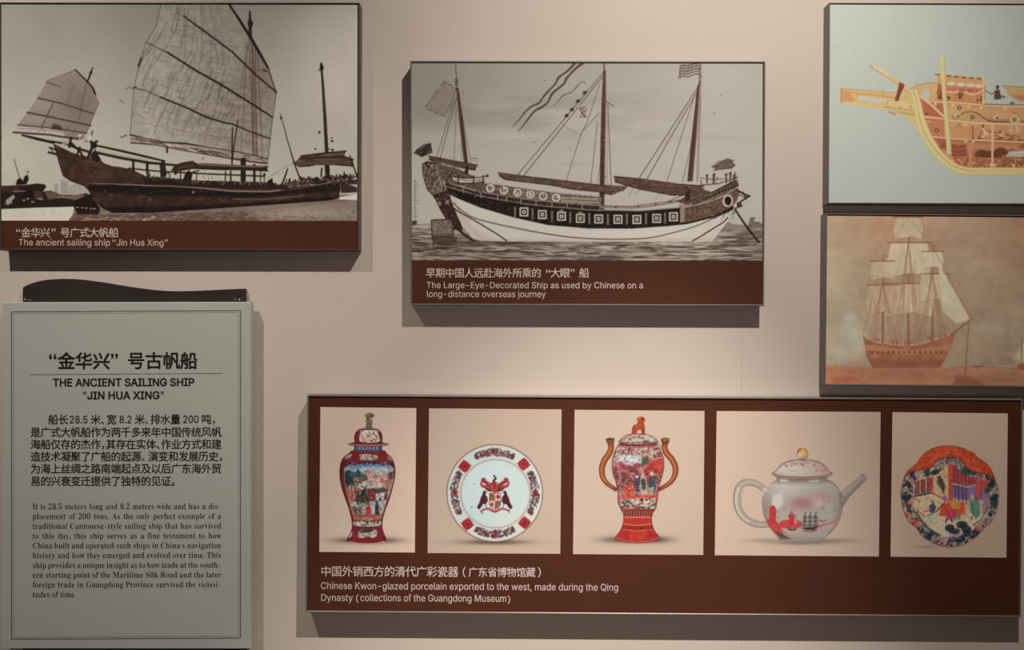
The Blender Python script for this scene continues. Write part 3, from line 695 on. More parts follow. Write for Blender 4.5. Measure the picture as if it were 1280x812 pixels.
# ---------------------------------------------------------------- print: brown photograph of a big two-sailed junk
def art_junk():
    K = Ink(0, 3, 448, 277, (150, 142, 131), 1.6, 11)
    r = K.rng
    K.vgrad([(3, (143, 135, 125)), (80, (150, 142, 131)), (170, (162, 153, 141)), (240, (172, 163, 150)), (277, (172, 163, 150))])
    K.glow(60, 20, 130, 40, (136, 128, 117), 0.35)
    K.glow(170, 20, 90, 90, (132, 124, 114), 0.45)
    K.glow(430, 60, 80, 110, (192, 181, 168), 0.85)
    K.glow(20, 200, 60, 60, (176, 167, 153), 0.4)
    DK, MD, HULL = (42, 31, 26), (72, 56, 47), (58, 43, 36)
    # far city and water
    K.poly([(67, 230), (72, 229), (72, 244), (67, 244)], (150, 141, 129))
    K.poly([(75, 225), (80, 224), (85, 227), (86, 244), (75, 244)], (150, 141, 129))
    K.poly([(86, 231), (96, 229), (110, 233), (111, 244), (86, 244)], (154, 145, 133))
    for x in (69, 77.5, 80.5, 83, 89, 93, 99, 104):
        K.line([(x, 228), (x, 242)], 0.6, (128, 119, 109), 0.6)
    K.poly([(0, 243), (448, 243), (448, 277), (0, 277)], (118, 103, 92))
    K.poly([(0, 259.5), (92, 257.5), (91, 267), (84, 277), (0, 277)], (186, 177, 163))
    K.poly([(84, 277), (92, 266), (128, 268), (300, 264), (448, 246), (448, 277)], (100, 80, 71))
    K.poly([(310, 262), (448, 247), (448, 277), (330, 277)], (136, 123, 112), 0.75, 4)
    K.glow(395, 266, 60, 8, (160, 147, 134), 0.5)
    K.glow(230, 272, 70, 6, (94, 70, 62), 0.6)
    K.ticks(420, (90, 263, 446, 276), (168, 152, 138), (2, 8), 0.9, 0.5, -0.1, 0.35)
    K.ticks(260, (90, 262, 446, 276), (76, 58, 50), (2, 9), 0.9, 0.5, -0.05, 0.3)
    K.ticks(60, (100, 271, 235, 276), (176, 160, 146), (2, 7), 1.1, 0.7, -0.2, 0.4)
    K.ticks(18, (4, 263, 86, 270), (128, 117, 105), (2, 5), 0.7, 0.6)
    K.poly([(424, 246), (448, 242), (448, 250), (424, 249)], (190, 181, 168))
    # low boat on the left
    K.poly([(0, 232), (30, 231), (45, 229), (55, 230), (57, 233), (53, 239), (64, 238), (72, 244), (95, 243.5), (108, 241), (113, 250),
            (125, 262), (122, 268), (96, 267.5), (91, 258), (50, 259), (0, 261)], (50, 38, 32))
    K.poly([(0, 232), (24, 232), (24, 240), (0, 239)], (66, 52, 45))
    K.poly([(24, 243), (40, 237), (41, 246), (26, 248)], (38, 27, 23))
    K.poly([(41, 237), (52, 240), (54, 247), (43, 250)], (72, 58, 50))
    K.poly([(55, 240), (66, 239), (84, 246), (60, 249)], (98, 84, 74))
    K.poly([(70, 246), (96, 243), (110, 244), (96, 250)], (122, 109, 98), 0.8)
    K.poly([(93, 250), (112, 242), (124, 260), (95, 265)], (40, 29, 25))
    K.poly([(6, 250), (16, 243), (18, 246), (9, 257)], (158, 147, 135), 0.9)
    K.line([(16, 239), (30, 238.5)], 1.2, (150, 139, 127), 0.8)
    for x, y in ((29, 250), (34, 248), (48, 248), (51, 248.5), (40, 252), (13, 253), (7, 254)):
        K.ell(x, y, 2, 1, (160, 150, 138), 0.8)
    for x in range(97, 121, 5):
        K.ell(x + r.uniform(-1, 1), 259 + (x - 97) * 0.08, 1.3, 0.6, (190, 178, 164), 0.9)
    K.line([(17, 199), (20, 210), (24.5, 224)], 0.9, MD, 0.9)
    K.poly([(19, 229), (21, 224), (25, 222), (28, 226), (30, 220), (34, 218), (35, 224), (32, 230), (20, 231)], DK, 1, 0.8)
    K.line([(33, 216), (35, 213)], 0.8, DK)
    # ---- great sail
    sail = [(201, 2), (286, 2), (296, 19), (312, 46), (335, 84), (345, 115), (340.5, 146), (337.5, 173), (334, 201), (300, 196), (265, 191),
            (225, 184), (195, 178), (162, 168), (164, 145), (167, 109), (173.5, 80), (182, 52), (194, 33)]
    SM = K.full(sail)
    K.poly(sail, (150, 141, 130), 0.75)
    K.clip = SM
    K.glow(300, 150, 70, 80, (126, 115, 105), 0.55)
    K.glow(260, 60, 60, 60, (138, 128, 117), 0.5)
    K.glow(325, 95, 20, 45, (108, 94, 85), 0.55)
    K.glow(190, 120, 35, 60, (156, 147, 135), 0.5)
    def L(v):
        return np.array([np.interp(v, [0, .25, .45, .8, 1], [201, 182, 167, 162.5, 162]), 2 + 166 * v])
    def R(v):
        return np.array([np.interp(v, [0, .3, .5, .65, 1], [286, 335, 345, 340.5, 334]), np.interp(v, [0, .3, .5, .65, 1], [2, 84, 115, 146, 199])])
    def S(u, v):
        a, b = L(v), R(v)
        p = a * (1 - u) + b * u
        p[1] += 4 * math.sin(math.pi * u) * (0.3 - v)
        return p
    # sewn cloth: wandering seams one way and the other, broken into pieces
    for k in range(46):
        u = r.uniform(0.04, 0.97)
        v0 = r.uniform(0, 0.8); v1 = v0 + r.uniform(0.06, 0.3)
        pts = [S(u - 0.10 * (v - v0) + r.uniform(-.012, .012), v) for v in np.linspace(v0, min(1, v1), 5)]
        K.line(pts, r.uniform(0.6, 1.2), (96, 84, 75), r.uniform(0.18, 0.5))
    for k in range(240):
        u0 = r.betavariate(2.2, 1.5); du = r.uniform(0.03, 0.2); v = r.uniform(0.02, 0.98)
        pts = [S(min(1, max(0, u)), v + r.uniform(-.008, .008)) for u in np.linspace(u0 - du / 2, u0 + du / 2, 5)]
        K.line(pts, r.uniform(0.5, 1.0), (92, 80, 71), r.uniform(0.15, 0.45))
    for k in range(80):
        u = r.betavariate(3, 2.2); v = r.uniform(0.25, 0.95)
        p = S(u, v); l = r.uniform(4, 16)
        K.line([p, p + np.array([-l * 0.45 + r.uniform(-1, 1), l])], r.uniform(0.5, 0.9), (92, 80, 72), r.uniform(0.15, 0.45))
    for k in range(34):
        u = r.uniform(0.45, 0.75); v = r.uniform(0.45, 0.72)
        p = S(u, v); l = r.uniform(6, 15)
        K.line([p, p + np.array([-l * 0.35, l])], 0.8, (88, 76, 68), r.uniform(0.3, 0.6))
    for k in range(26):
        u = r.uniform(0.02, 0.5); v = r.uniform(0.1, 0.95)
        p = S(u, v)
        K.line([p, p + np.array([r.uniform(4, 14), r.uniform(2, 9)])], 0.8, (110, 98, 88), r.uniform(0.25, 0.5))
    for u in (0.3, 0.42, 0.55, 0.66, 0.74):
        K.line([S(u + 0.05, 0.02), S(u, 0.3), S(u - 0.06, 0.65), S(u - 0.12, 0.98)], 0.8, (100, 88, 79), 0.35, smooth=True)
    for v in (0.1, 0.2, 0.34, 0.55, 0.64, 0.83, 0.9):
        K.line([S(0.15, v), S(0.5, v + .01), S(1, v - .01)], 0.7, (104, 92, 83), 0.33, smooth=True)
    K.tone(K.noise(7, 3), 0.05)
    # mast and ropes seen through the cloth
    K.line([(313, 40), (316, 90), (320, 205)], 5, (92, 78, 70), 0.35, 1.5)
    for x0, x1, w in ((315, 316.5, 1.4), (318.2, 320.6, 1.2), (311, 316, 0.8), (309, 300, 0.8), (321, 328, 0.9)):
        K.line([(x0, 55), (x0 + (x1 - x0) * .4, 110), (x1, 203)], w, (76, 62, 54), 0.75)
    K.line([(311, 48), (303, 95), (297, 150), (290, 203)], 0.8, (86, 74, 65), 0.6)
    K.line([(307, 60), (296, 130), (283, 200)], 0.7, (90, 78, 69), 0.4)
    K.clip = None
    # light cloth showing between the darker seams
    K.clip = SM
    for k in range(120):
        u0 = r.uniform(0.02, 0.9); du = r.uniform(0.03, 0.12); v = r.uniform(0.02, 0.98)
        K.line([S(u0, v), S(min(1, u0 + du), v)], r.uniform(1, 2.4), (166, 156, 144), r.uniform(0.15, 0.4))
    for k in range(60):
        u = r.uniform(0.04, .7); v0 = r.uniform(0, 0.8)
        K.line([S(u, v0), S(u - .03, v0 + .09), S(u - .05, v0 + .17)], r.uniform(.8, 1.2), (88, 76, 68), r.uniform(0.3, 0.55), smooth=True)
    K.clip = None
    # bottom roll of the sail
    roll = [(162, 168), (195, 177), (230, 179), (262, 184), (300, 190), (334, 197), (334, 204.5), (300, 200), (265, 194), (225, 186.5), (195, 181), (163, 178.5)]
    K.poly(roll, (146, 135, 123))
    K.clip = K.full(roll)
    for k in range(70):
        x = r.uniform(163, 334); y = np.interp(x, [162, 334], [171, 199])
        l = r.uniform(6, 22)
        K.line([(x, y + r.uniform(-2, 7)), (x + l, y + l * 0.27 + r.uniform(-2, 6))], r.uniform(0.7, 1.4), r.choice([(66, 52, 44), (80, 66, 57), (176, 166, 152)]), r.uniform(0.4, 0.8))
    K.clip = None
    K.line([(162, 168), (180, 172), (205, 177.5), (232, 179), (262, 184), (300, 190), (334, 198)], [2, 1, 1.8, 2.2, 1, 1.2, 1.4], DK, 0.85)
    K.line([(163, 178), (195, 181), (225, 187), (265, 194), (300, 200), (333, 204)], [1.8, 1, 1.2, 1.2, 1.5, 2], (56, 43, 36), 0.9)
    K.line([(208, 184), (208.5, 190)], 2.2, DK)
    # leech rope
    K.line([(201, 4), (194, 33), (182, 52), (173.5, 80), (167, 109), (164, 145), (162, 168)], 1.0, (92, 80, 71), 0.8)
    K.line([(176, 72), (172.5, 82)], 2.2, DK, 0.9)
    K.line([(345, 115), (340.5, 146), (337.5, 173), (334, 204)], 0.9, (74, 61, 53), 0.8)
    K.line([(335, 84), (339, 98), (345, 115)], 1.2, DK, 0.9)
    # battens
    K.line([(205, 4), (229, 19.5)], 0.8, (112, 100, 90), 0.6)
    K.line([(229, 19.5), (255, 38.5), (290, 64.5), (317, 91), (345, 115)], [1.8, 2.2, 2.2, 2.2, 1.8], DK, 0.95)
    K.line([(182, 52), (208.5, 65)], 1.2, (66, 53, 46), 0.9)
    K.line([(208.5, 65), (245, 88), (277, 106), (317, 131), (340, 146)], [2.4, 2.4, 2.6, 2.2, 2], DK, 0.97)
    K.line([(167, 109), (182, 113), (200, 121)], 1.1, (66, 53, 46), 0.9)
    K.line([(200, 121), (230, 133), (257.5, 146), (282, 153.5), (290, 154.5), (312, 164), (337, 173)], [2, 2.2, 2.2, 2, 1.8, 1.6, 1.4], DK, 0.95)
    K.line([(164, 110), (170, 108)], 1.2, DK, 0.8)
    # yard and masthead
    K.line([(284, 2), (296, 20), (312, 45), (323, 64), (334.5, 84)], [2.6, 3, 3.8, 3.6, 2.6], DK)
    K.line([(312, 14), (312, 30), (312.5, 46)], [2.2, 3.6, 4.2], DK)
    K.poly([(309, 27), (312, 22), (316, 28), (315, 33), (310, 33)], DK, 1, 0.8)
    K.line([(329, 87), (333, 89)], 2, DK, 0.8)
    # ---- small stern sail on the left
    s2 = [(93.5, 86.5), (109, 102), (118, 116), (123.5, 128), (117, 142), (112, 157), (106, 168), (97, 173), (60, 167.5), (16, 164.5), (20, 160),
          (22, 155), (33, 141), (36, 137), (46, 122), (57, 102), (58, 100), (76, 94)]
    K.poly(s2, (132, 120, 109))
    K.clip = K.full(s2)
    K.glow(100, 130, 30, 40, (110, 97, 87), 0.6)
    K.poly([(16, 157), (60, 160), (84, 164), (80, 170), (16, 168)], (168, 158, 145), 0.9, 1)
    K.poly([(46, 124), (64, 129), (60, 136), (36, 139)], (140, 129, 117), 0.7, 1.5)
    K.poly([(34, 143), (60, 147), (58, 152), (26, 152)], (140, 129, 117), 0.7, 1.5)
    K.ticks(90, (20, 90, 120, 170), (94, 82, 73), (5, 16), 0.7, 0.35, -0.75, 0.5)
    K.ticks(60, (20, 90, 120, 170), (156, 144, 131), (4, 12), 0.8, 0.35, -0.6, 0.6)
    K.poly([(66, 154), (74, 156), (80, 163), (63, 161)], (62, 50, 43), 0.8, 1)
    K.line([(85, 158), (80, 167)], 1.2, (80, 67, 58), 0.8)
    K.line([(20, 160), (45, 161), (80, 165)], 0.8, (96, 83, 74), 0.7)
    K.line([(46, 165), (52, 160), (56, 165)], 0.8, (96, 83, 74), 0.8)
    K.clip = None
    for pts, w in (([(46, 122), (75, 128.5), (117, 142)], 1.5), ([(33, 140), (70, 147.5), (113, 156.5)], 1.7), ([(21, 155.5), (52, 158.5), (82, 162), (108, 166)], 1.2),
                   ([(57, 102), (75, 108)], 0.8), ([(16, 165), (60, 168), (97, 173.5)], 2.2)):
        K.line(pts, w, (58, 45, 38), 0.9)
    K.line([(66, 128), (60, 140), (51, 159)], 1.2, (66, 53, 46), 0.85)
    K.line([(108, 102), (103, 122), (98, 150)], 1, (80, 67, 58), 0.7)
    K.line([(93, 104), (82, 130)], 0.8, (92, 79, 70), 0.6)
    K.line([(93.5, 86.5), (109, 102), (115, 109), (118.5, 117)], [1.4, 2, 2.2, 2.4], DK)
    K.line([(115, 84), (112, 93), (108.5, 102)], [1.2, 2.4, 1.8], DK)
    K.ell(113, 90, 2, 1.4, DK)
    K.line([(93, 87), (75, 94), (58, 100.5)], 0.8, (82, 69, 60), 0.8)
    K.line([(123, 128), (117, 142), (106, 168)], 0.8, (82, 69, 60), 0.8)
    for x, y in ((153, 127), (150, 125), (158, 110), (161, 108), (153, 170.5), (157, 169)):
        K.ell(x, y, 1.6, 0.9, (96, 84, 75), 0.8)
    K.line([(150, 171.5), (157, 169)], 1.4, (88, 76, 67), 0.9)
    # ---- hull
    hull = [(66, 179), (72, 182), (88, 190), (100, 194), (112, 196), (120, 197), (130, 204), (140, 207.5), (150, 208.5), (165, 212), (176, 217), (186, 223),
            (200, 225), (240, 229), (290, 230), (330, 231), (370, 229), (400, 225), (420, 221), (424, 230), (425, 236), (423, 247), (412, 250),
            (360, 254), (300, 258), (250, 261.5), (190, 265.5), (140, 265.5), (126, 259), (116, 250), (110, 238), (104, 232), (88, 226.5), (78, 220), (73, 204)]
    K.poly(hull, HULL)
    HC = K.full(hull)
    K.clip = HC
    K.poly([(60, 176), (120, 196), (186, 222), (180, 232), (108, 233), (80, 222)], (66, 50, 42), 1, 2)
    K.poly([(108, 231), (180, 230), (290, 239), (340, 240), (425, 228), (425, 245), (300, 246), (180, 244), (112, 240)], (36, 26, 22), 1, 1.5)
    K.poly([(110, 240), (180, 244), (300, 247), (426, 238), (426, 260), (300, 262), (130, 268)], (62, 46, 39), 1, 2)
    K.poly([(300, 250), (360, 247), (360, 251), (300, 254)], (88, 72, 62), 0.6, 2)
    K.poly([(126, 258), (200, 258), (300, 254), (424, 245), (424, 250), (300, 259), (190, 267), (130, 267)], (36, 26, 22), 0.9, 1.5)
    K.ticks(160, (75, 190, 200, 262), (86, 68, 58), (4, 22), 0.8, 0.45, 0.12, 0.15)
    K.ticks(120, (75, 190, 420, 262), (34, 24, 20), (5, 30), 0.9, 0.5, 0.05, 0.15)
    K.ticks(90, (180, 232, 424, 256), (96, 79, 69), (3, 14), 0.8, 0.45, -0.03, 0.1)
    K.tone(K.noise(6, 9), 0.16)
    K.clip = None
    K.line([(72, 184), (76, 205), (80, 220)], 1.2, (84, 66, 56), 0.5)
    K.line([(88, 200), (94, 208)], 0.8, (110, 92, 80), 0.5)
    K.line([(108, 229), (140, 229.5), (182, 231.5), (215, 232), (250, 234.5), (290, 238.5), (335, 239), (372, 235), (420, 227)], [0.6, 1, 1.8, 1.8, 1.8, 2.2, 2.2, 1.8, 1.2], (128, 111, 99), 0.9)
    K.line([(290, 248.5), (330, 248.5), (380, 244)], 1.4, (104, 87, 76), 0.8)
    K.ell(241, 240, 1, 1.4, (168, 154, 140), 0.9)
    for k in range(22):
        x = r.uniform(120, 300)
        K.ell(x, r.uniform(236, 252), r.uniform(.5, 1.4), 0.5, (120, 104, 92), 0.7)
    # bow timbers
    K.line([(27, 168.5), (45, 173), (66, 178)], [2.2, 3.4, 3], DK)
    K.line([(30, 168), (60, 174.5)], 0.7, (120, 107, 96), 0.7)
    K.line([(62, 176), (80, 179), (96, 185), (112, 190)], [2, 2.6, 2.8, 3], DK)
    K.line([(61, 184), (70, 187)], 2, DK); K.line([(60, 190), (70, 192.5)], 2.4, DK); K.line([(62, 185), (66, 190)], 1, DK)
    K.line([(88, 172), (86, 183)], 3, DK); K.line([(88, 178), (100, 190), (104, 197)], 2.6, DK); K.line([(95, 195), (99, 184)], 2.4, DK)
    K.line([(110, 195), (116, 180), (113, 177)], 3.4, DK); K.ell(116.5, 181, 4, 4.5, DK, 1, 1); K.ell(120, 176.5, 2, 1.4, DK)
    K.line([(114, 168), (115, 163)], 1.2, DK); K.poly([(118, 186), (126, 200), (120, 203), (112, 194)], DK)
    K.poly([(76, 176), (86, 175), (84, 181), (77, 180)], (150, 140, 128), 0.8)
    for x, y in ((99, 169), (103, 171), (101, 173), (107, 176), (111, 172)):
        K.ell(x, y, 2.2, 1.5, r.choice([(110, 97, 87), (190, 180, 166)]), 0.8)
    # deck rails and long spars
    K.line([(117, 181), (150, 188), (180, 195), (205, 201)], [2.2, 2.8, 2.8, 2.2], DK)
    K.line([(118, 190), (150, 197), (185, 203), (240, 208), (334, 213)], [3, 3.4, 3.4, 2.2, 2], (50, 38, 32))
    K.line([(120, 188), (150, 194), (185, 200)], 0.8, (128, 115, 104), 0.7)
    K.line([(160, 210), (200, 214), (260, 217), (330, 220)], 2, (54, 41, 35), 0.95)
    K.line([(200, 222), (250, 226), (330, 228)], 1.4, (58, 44, 38), 0.9)
    for x, y0, y1, w in ((166, 200, 214, 3), (184, 204, 228, 2.2), (183, 204, 215, 2.6), (186, 215, 229, 1), (219, 209, 217, 3), (225, 210, 224, 1.4), (303.5, 200, 226, 6.4),
                         (317.5, 206, 228, 3), (289.5, 160, 206, 1.6), (325, 212, 234, 1.2), (288, 214, 232, 2), (281, 214, 232, 1.6), (245, 216, 229, 1.2)):
        K.line([(x + (0.5 if w < 2 else 0), y0), (x, y1)], w, DK, 0.95)
    K.line([(297, 150), (293, 175), (289.5, 204)], 1.4, DK, 0.8)
    K.poly([(199, 206), (203, 201), (206, 206), (208, 217), (206, 222), (200, 221)], (52, 40, 34)); K.ell(203.5, 202.5, 2.2, 2.4, DK)
    K.line([(208, 214), (212, 219), (211, 222)], 1.4, (60, 46, 40))
    K.poly([(228, 226), (231, 216), (236, 212), (240, 218), (238, 227)], DK)
    K.line([(236, 216), (248, 213)], 1.6, DK)
    roll2 = [(213, 213), (218, 206), (226, 203), (240, 200.5), (246, 204), (252, 203.5), (300, 206), (335, 207), (333, 212.5), (280, 212.5), (240, 211), (222, 214)]
    K.poly(roll2, (60, 46, 39)); K.line([(248, 205), (290, 207), (330, 208)], 1.6, (128, 114, 102), 0.8); K.line([(222, 210), (240, 206)], 0.9, (112, 98, 87), 0.7)
    K.line([(250, 210), (333, 211)], 1, (30, 22, 18), 0.8)
    K.line([(252, 199), (254, 196)], 0.8, MD)
    # people and gear along the deck
    K.poly([(178, 220), (200, 222), (240, 226), (345, 229), (345, 234), (290, 235), (180, 230)], DK, 0.85, 1.4)
    for k in range(120):
        x = r.uniform(176, 345)
        y = np.interp(x, [176, 240, 345], [219, 226, 229])
        h = r.uniform(1, 5.5)
        K.poly([(x - r.uniform(.8, 2), y + 4), (x - .8, y + 4 - h), (x + .9, y + 4 - h), (x + r.uniform(1, 2.4), y + 4)], r.choice([DK, DK, DK, (58, 45, 39), (76, 62, 54)]), 0.95, 0.7)
    for k in range(26):
        x = r.uniform(178, 345); y = np.interp(x, [176, 240, 345], [217, 224, 228])
        K.line([(x, y), (x + r.uniform(-3, 3), y + r.uniform(2, 7))], r.uniform(0.6, 1.2), r.choice([(140, 128, 116), (118, 106, 96), DK]), 0.7)
    for x in (252, 258, 262):
        K.line([(x, 216), (x + 3, 223)], 1, (120, 107, 96), 0.9)
    K.line([(330, 216), (330, 226)], 1.2, MD); K.ell(330, 218, 1.6, 1.6, DK)
    K.poly([(334, 226), (340, 222), (341, 229), (334, 230)], DK)
    # right part: staff, bare mast, furled sail, stern crowd
    K.line([(350, 142), (353, 152), (359, 175), (367, 202), (375, 224)], [0.8, 1, 1.2, 1.8, 2.2], (66, 52, 45))
    K.ell(351, 147, 1.3, 1.6, DK)
    K.line([(352, 231), (356, 220), (359, 211)], [2.4, 2, 1.6], DK)
    K.line([(334, 222), (350, 212), (367, 203)], 0.8, (120, 108, 98), 0.8)
    for x in (345, 348, 353):
        K.ell(x, 233 - (x - 340) * .3 - 14, 1.2, 0.7, (140, 128, 117), 0.7)
    K.line([(401.3, 79), (403.5, 110), (406, 150), (408, 190)], [2.4, 3.2, 4, 4.6], (54, 41, 35))
    K.line([(400.2, 80), (404.5, 130), (406.5, 188)], 0.9, (96, 82, 72), 0.6)
    K.poly([(399.5, 83), (401.3, 77), (404.5, 84), (403, 88), (400, 88)], DK, 1, 0.7); K.line([(397.5, 87.5), (400, 86)], 1, DK)
    K.line([(408, 200), (409.5, 224)], 6, (48, 36, 30))
    for x, y, q in ((399, 165, 1.6), (415, 176, 1.5), (415.3, 187, 1.6), (394, 186, 1.2), (411.5, 186, 1.1), (414.5, 172, .9)):
        K.ell(x, y, q, q, DK, 0.9)
    fs = [(366, 203), (372, 199), (376, 194.5), (400, 191.5), (432, 188.5), (430, 195), (441, 199), (441, 208), (420, 206), (392, 206), (386, 208), (374, 208)]
    K.poly(fs, (92, 76, 65)); K.clip = K.full(fs)
    K.ticks(70, (366, 188, 441, 208), (50, 37, 31), (8, 30), 1, 0.6, -0.06, 0.12); K.ticks(40, (366, 188, 441, 208), (134, 118, 105), (6, 20), 0.9, 0.5, -0.06, 0.1)
    K.poly([(400, 191), (432, 187), (431, 195), (405, 196)], (98, 82, 71), 0.6, 1)
    K.clip = None
    K.line([(376, 194.5), (404, 191), (432, 188.5)], 1.6, DK); K.line([(374, 198), (400, 196.5), (430, 195.5), (441, 199)], 1.8, DK, 0.9)
    K.line([(366, 203), (374, 208), (392, 206)], 1.3, DK, 0.9); K.line([(441, 207), (420, 205.5)], 1.2, DK, .8)
    K.line([(437, 194), (441, 205), (446, 221)], [1.2, 1.6, 1.6], DK)
    for k in range(190):
        x = r.uniform(352, 446)
        y = np.interp(x, [352, 380, 420, 446], [231, 226, 222, 222]) + r.uniform(-2, 6)
        K.line([(x, y), (x + r.uniform(-4, 4), y + r.uniform(-5, 2))], r.uniform(1, 2.6), r.choice([DK, DK, (58, 44, 38), (84, 70, 61)]), 0.9)
    K.poly([(350, 234), (380, 230), (420, 224), (428, 228), (426, 238), (380, 238), (350, 240)], (50, 38, 32), 0.6, 2)
    K.poly([(425, 226), (446, 224), (446, 230), (436, 230), (446, 234), (446, 240), (426, 241)], (58, 45, 39), 0.95, 0.8)
    K.line([(402, 210), (401, 220)], 2, DK); K.line([(430, 215), (429, 224)], 1.6, DK); K.line([(437, 217), (437, 224)], 1.4, DK)
    K.line([(360, 233), (400, 230), (422, 225)], 1.2, (128, 113, 101), 0.8)
    for k in range(40):
        x = r.uniform(355, 445)
        K.ell(x, np.interp(x, [352, 446], [230, 224]) + r.uniform(-3, 5), r.uniform(.5, 1.3), r.uniform(.4, .9), (150, 137, 125), 0.8)
    # stern edge of the bow flank against the sky
    K.tone(K.noise(60, 21, 2), 0.02)
    K.contrast(1.15, 152)
    K.grain(0.009)
    return K

# ---------------------------------------------------------------- print: engraving of a three-masted junk with painted eyes
def art_engraving():
    K = Ink(512, 76, 956, 328, (170, 161, 149), 1.6, 22)
    r = K.rng
    K.vgrad([(76, (160, 151, 139)), (130, (168, 159, 147)), (200, (182, 173, 160)), (280, (186, 177, 164)), (328, (180, 170, 156))])
    K.glow(530, 90, 90, 60, (142, 133, 121), 0.6)
    K.glow(900, 120, 90, 120, (184, 176, 163), 0.5)
    K.glow(600, 95, 60, 30, (152, 143, 131), 0.4)
    cl = K.noise(46, 4, 4, (2.2, 0.5))
    band = np.exp(-((K.Y - 148) / 26) ** 2)[:, None] * np.clip(1.25 - np.abs(K.X - 640) / 210, 0, 1)[None, :]
    K.tone(np.clip(cl, -0.2, 1), -0.16, band)
    K.glow(620, 143, 40, 8, (146, 137, 125), 0.6); K.glow(660, 150, 36, 9, (150, 141, 129), 0.5); K.glow(545, 157, 40, 8, (150, 141, 129), 0.5)
    K.glow(590, 152, 30, 5, (148, 139, 127), 0.4); K.glow(820, 142, 40, 6, (168, 158, 146), 0.5); K.glow(880, 172, 60, 4, (168, 158, 146), 0.5); K.glow(720, 204, 16, 2, (160, 151, 139), 0.5)
    K.glow(640, 170, 30, 3, (192, 184, 171), 0.4)
    INK, BR, GR = (54, 41, 35), (96, 76, 66), (128, 113, 101)
    # ---- sea
    sea = [(512, 281), (560, 280), (578, 284), (600, 301), (700, 302), (890, 302), (904, 283), (956, 279), (956, 328), (512, 328)]
    K.poly(sea, (162, 150, 136))
    K.clip = K.full(sea)
    K.poly([(512, 300), (640, 302), (890, 304), (956, 290), (956, 312), (512, 312)], (138, 124, 111), 0.7, 4)
    K.tone(K.noise(26, 8, 4, (2.4, 0.28)), 0.22)
    K.ticks(520, (512, 283, 956, 327), (84, 68, 58), (6, 34), 1.1, 0.6, 0.0, 0.10)
    K.ticks(240, (512, 284, 956, 327), (196, 186, 172), (6, 26), 1.3, 0.55, 0.0, 0.10)
    K.ticks(230, (512, 296, 956, 327), (58, 44, 37), (8, 36), 1.4, 0.8, 0.03, 0.10)
    K.ticks(120, (512, 296, 956, 327), (206, 197, 183), (6, 24), 1.2, 0.6, 0.02, 0.10)
    K.ticks(60, (512, 284, 566, 320), (62, 48, 40), (6, 22), 1.3, 0.7, 0.03, 0.10)
    K.ticks(70, (905, 281, 956, 303), (92, 76, 66), (5, 22), 1, 0.6, 0.0, 0.1)
    K.poly([(575, 299), (640, 301), (720, 303), (620, 307), (560, 306)], (80, 65, 56), 0.5, 2)
    K.clip = None
    # far shipping and shores
    K.line([(512, 281), (540, 279.5)], 1, (110, 97, 87), 0.7)
    for y in range(226, 272, 4):
        K.line([(516 + r.uniform(0, 2), y), (521 + r.uniform(-1, 2), y + r.uniform(0, 2))], 0.9, (120, 108, 97), 0.7)
    K.line([(519, 224), (518.5, 276)], 0.9, (112, 99, 89), 0.7)
    K.poly([(514, 276), (521, 275), (521, 280), (515, 282)], (84, 69, 60))
    K.poly([(904, 282), (910, 277), (918, 280), (935, 281), (956, 279), (956, 285), (904, 286)], (142, 130, 117))
    K.poly([(936, 282), (938, 272), (943, 271), (943, 276), (953, 279), (953, 284), (936, 284)], (120, 107, 96), 0.9)
    K.line([(939, 273), (944, 272)], 1.2, (80, 66, 58)); K.ticks(14, (936, 276, 953, 284), (84, 70, 61), (2, 6), 0.8, 0.7)
    # ---- masts, rigging, flags
    def rope(*p, w=0.75, c=(92, 78, 69), a=0.85):
        K.line(p, w, c, a)
    rope((569.5, 80), (570.5, 98), (571, 109), w=1.2)
    for y in (99, 102, 105):
        K.line([(569, y), (572, y + 1)], 1.4, INK, .8)
    flag = [(555, 101), (562, 105), (570, 110), (564, 129), (556, 145.5), (544, 140), (531, 134)]
    K.poly(flag, (142, 131, 119)); K.clip = K.full(flag); K.ticks(60, (530, 100, 570, 146), (112, 100, 89), (6, 18), 0.7, 0.5, 2.1, 0.1); K.clip = None
    for a, b in zip(flag, flag[1:] + flag[:1]):
        n = 6
        for k in range(n):
            if r.random() < .75:
                p = [a[0] + (b[0] - a[0]) * (k + .1) / n, a[1] + (b[1] - a[1]) * (k + .1) / n]; q = [a[0] + (b[0] - a[0]) * (k + .8) / n, a[1] + (b[1] - a[1]) * (k + .8) / n]
                K.line([p, q], 1.0, (92, 79, 70), 0.8)
    rope((570, 118), (558, 155), (546, 195)); rope((571, 122), (560, 160), (550, 198), w=0.9); rope((570.5, 130), (567.5, 200), w=.6); rope((577, 160), (577, 200), w=.6); rope((573, 118), (589, 205), w=.7)
    rope((571, 112), (574, 118), (563, 136), w=.7)
    K.poly([(570, 109), (573, 109), (580, 160), (585, 204), (580, 204), (575, 160)], (72, 55, 47))
    K.line([(571, 111), (576.5, 158), (581, 203)], 0.9, (120, 102, 90), 0.6)
    # dark pennant aft
    pen = [(516.5, 191), (522, 185), (530, 180), (538, 178.5), (540, 190), (533, 193), (527, 196), (522, 193)]
    K.poly(pen, (62, 49, 42)); K.clip = K.full(pen); K.ticks(20, (516, 178, 540, 196), (170, 160, 147), (6, 14), 1, 0.7, -0.75, 0.1); K.ticks(20, (516, 178, 540, 196), INK, (6, 16), 1.2, 0.8, -0.6, 0.1); K.clip = None
    K.line([(538, 178), (540, 190), (528, 195)], 0.9, (80, 66, 57))
    K.line([(530, 196), (533, 203)], 0.7, GR, .7)
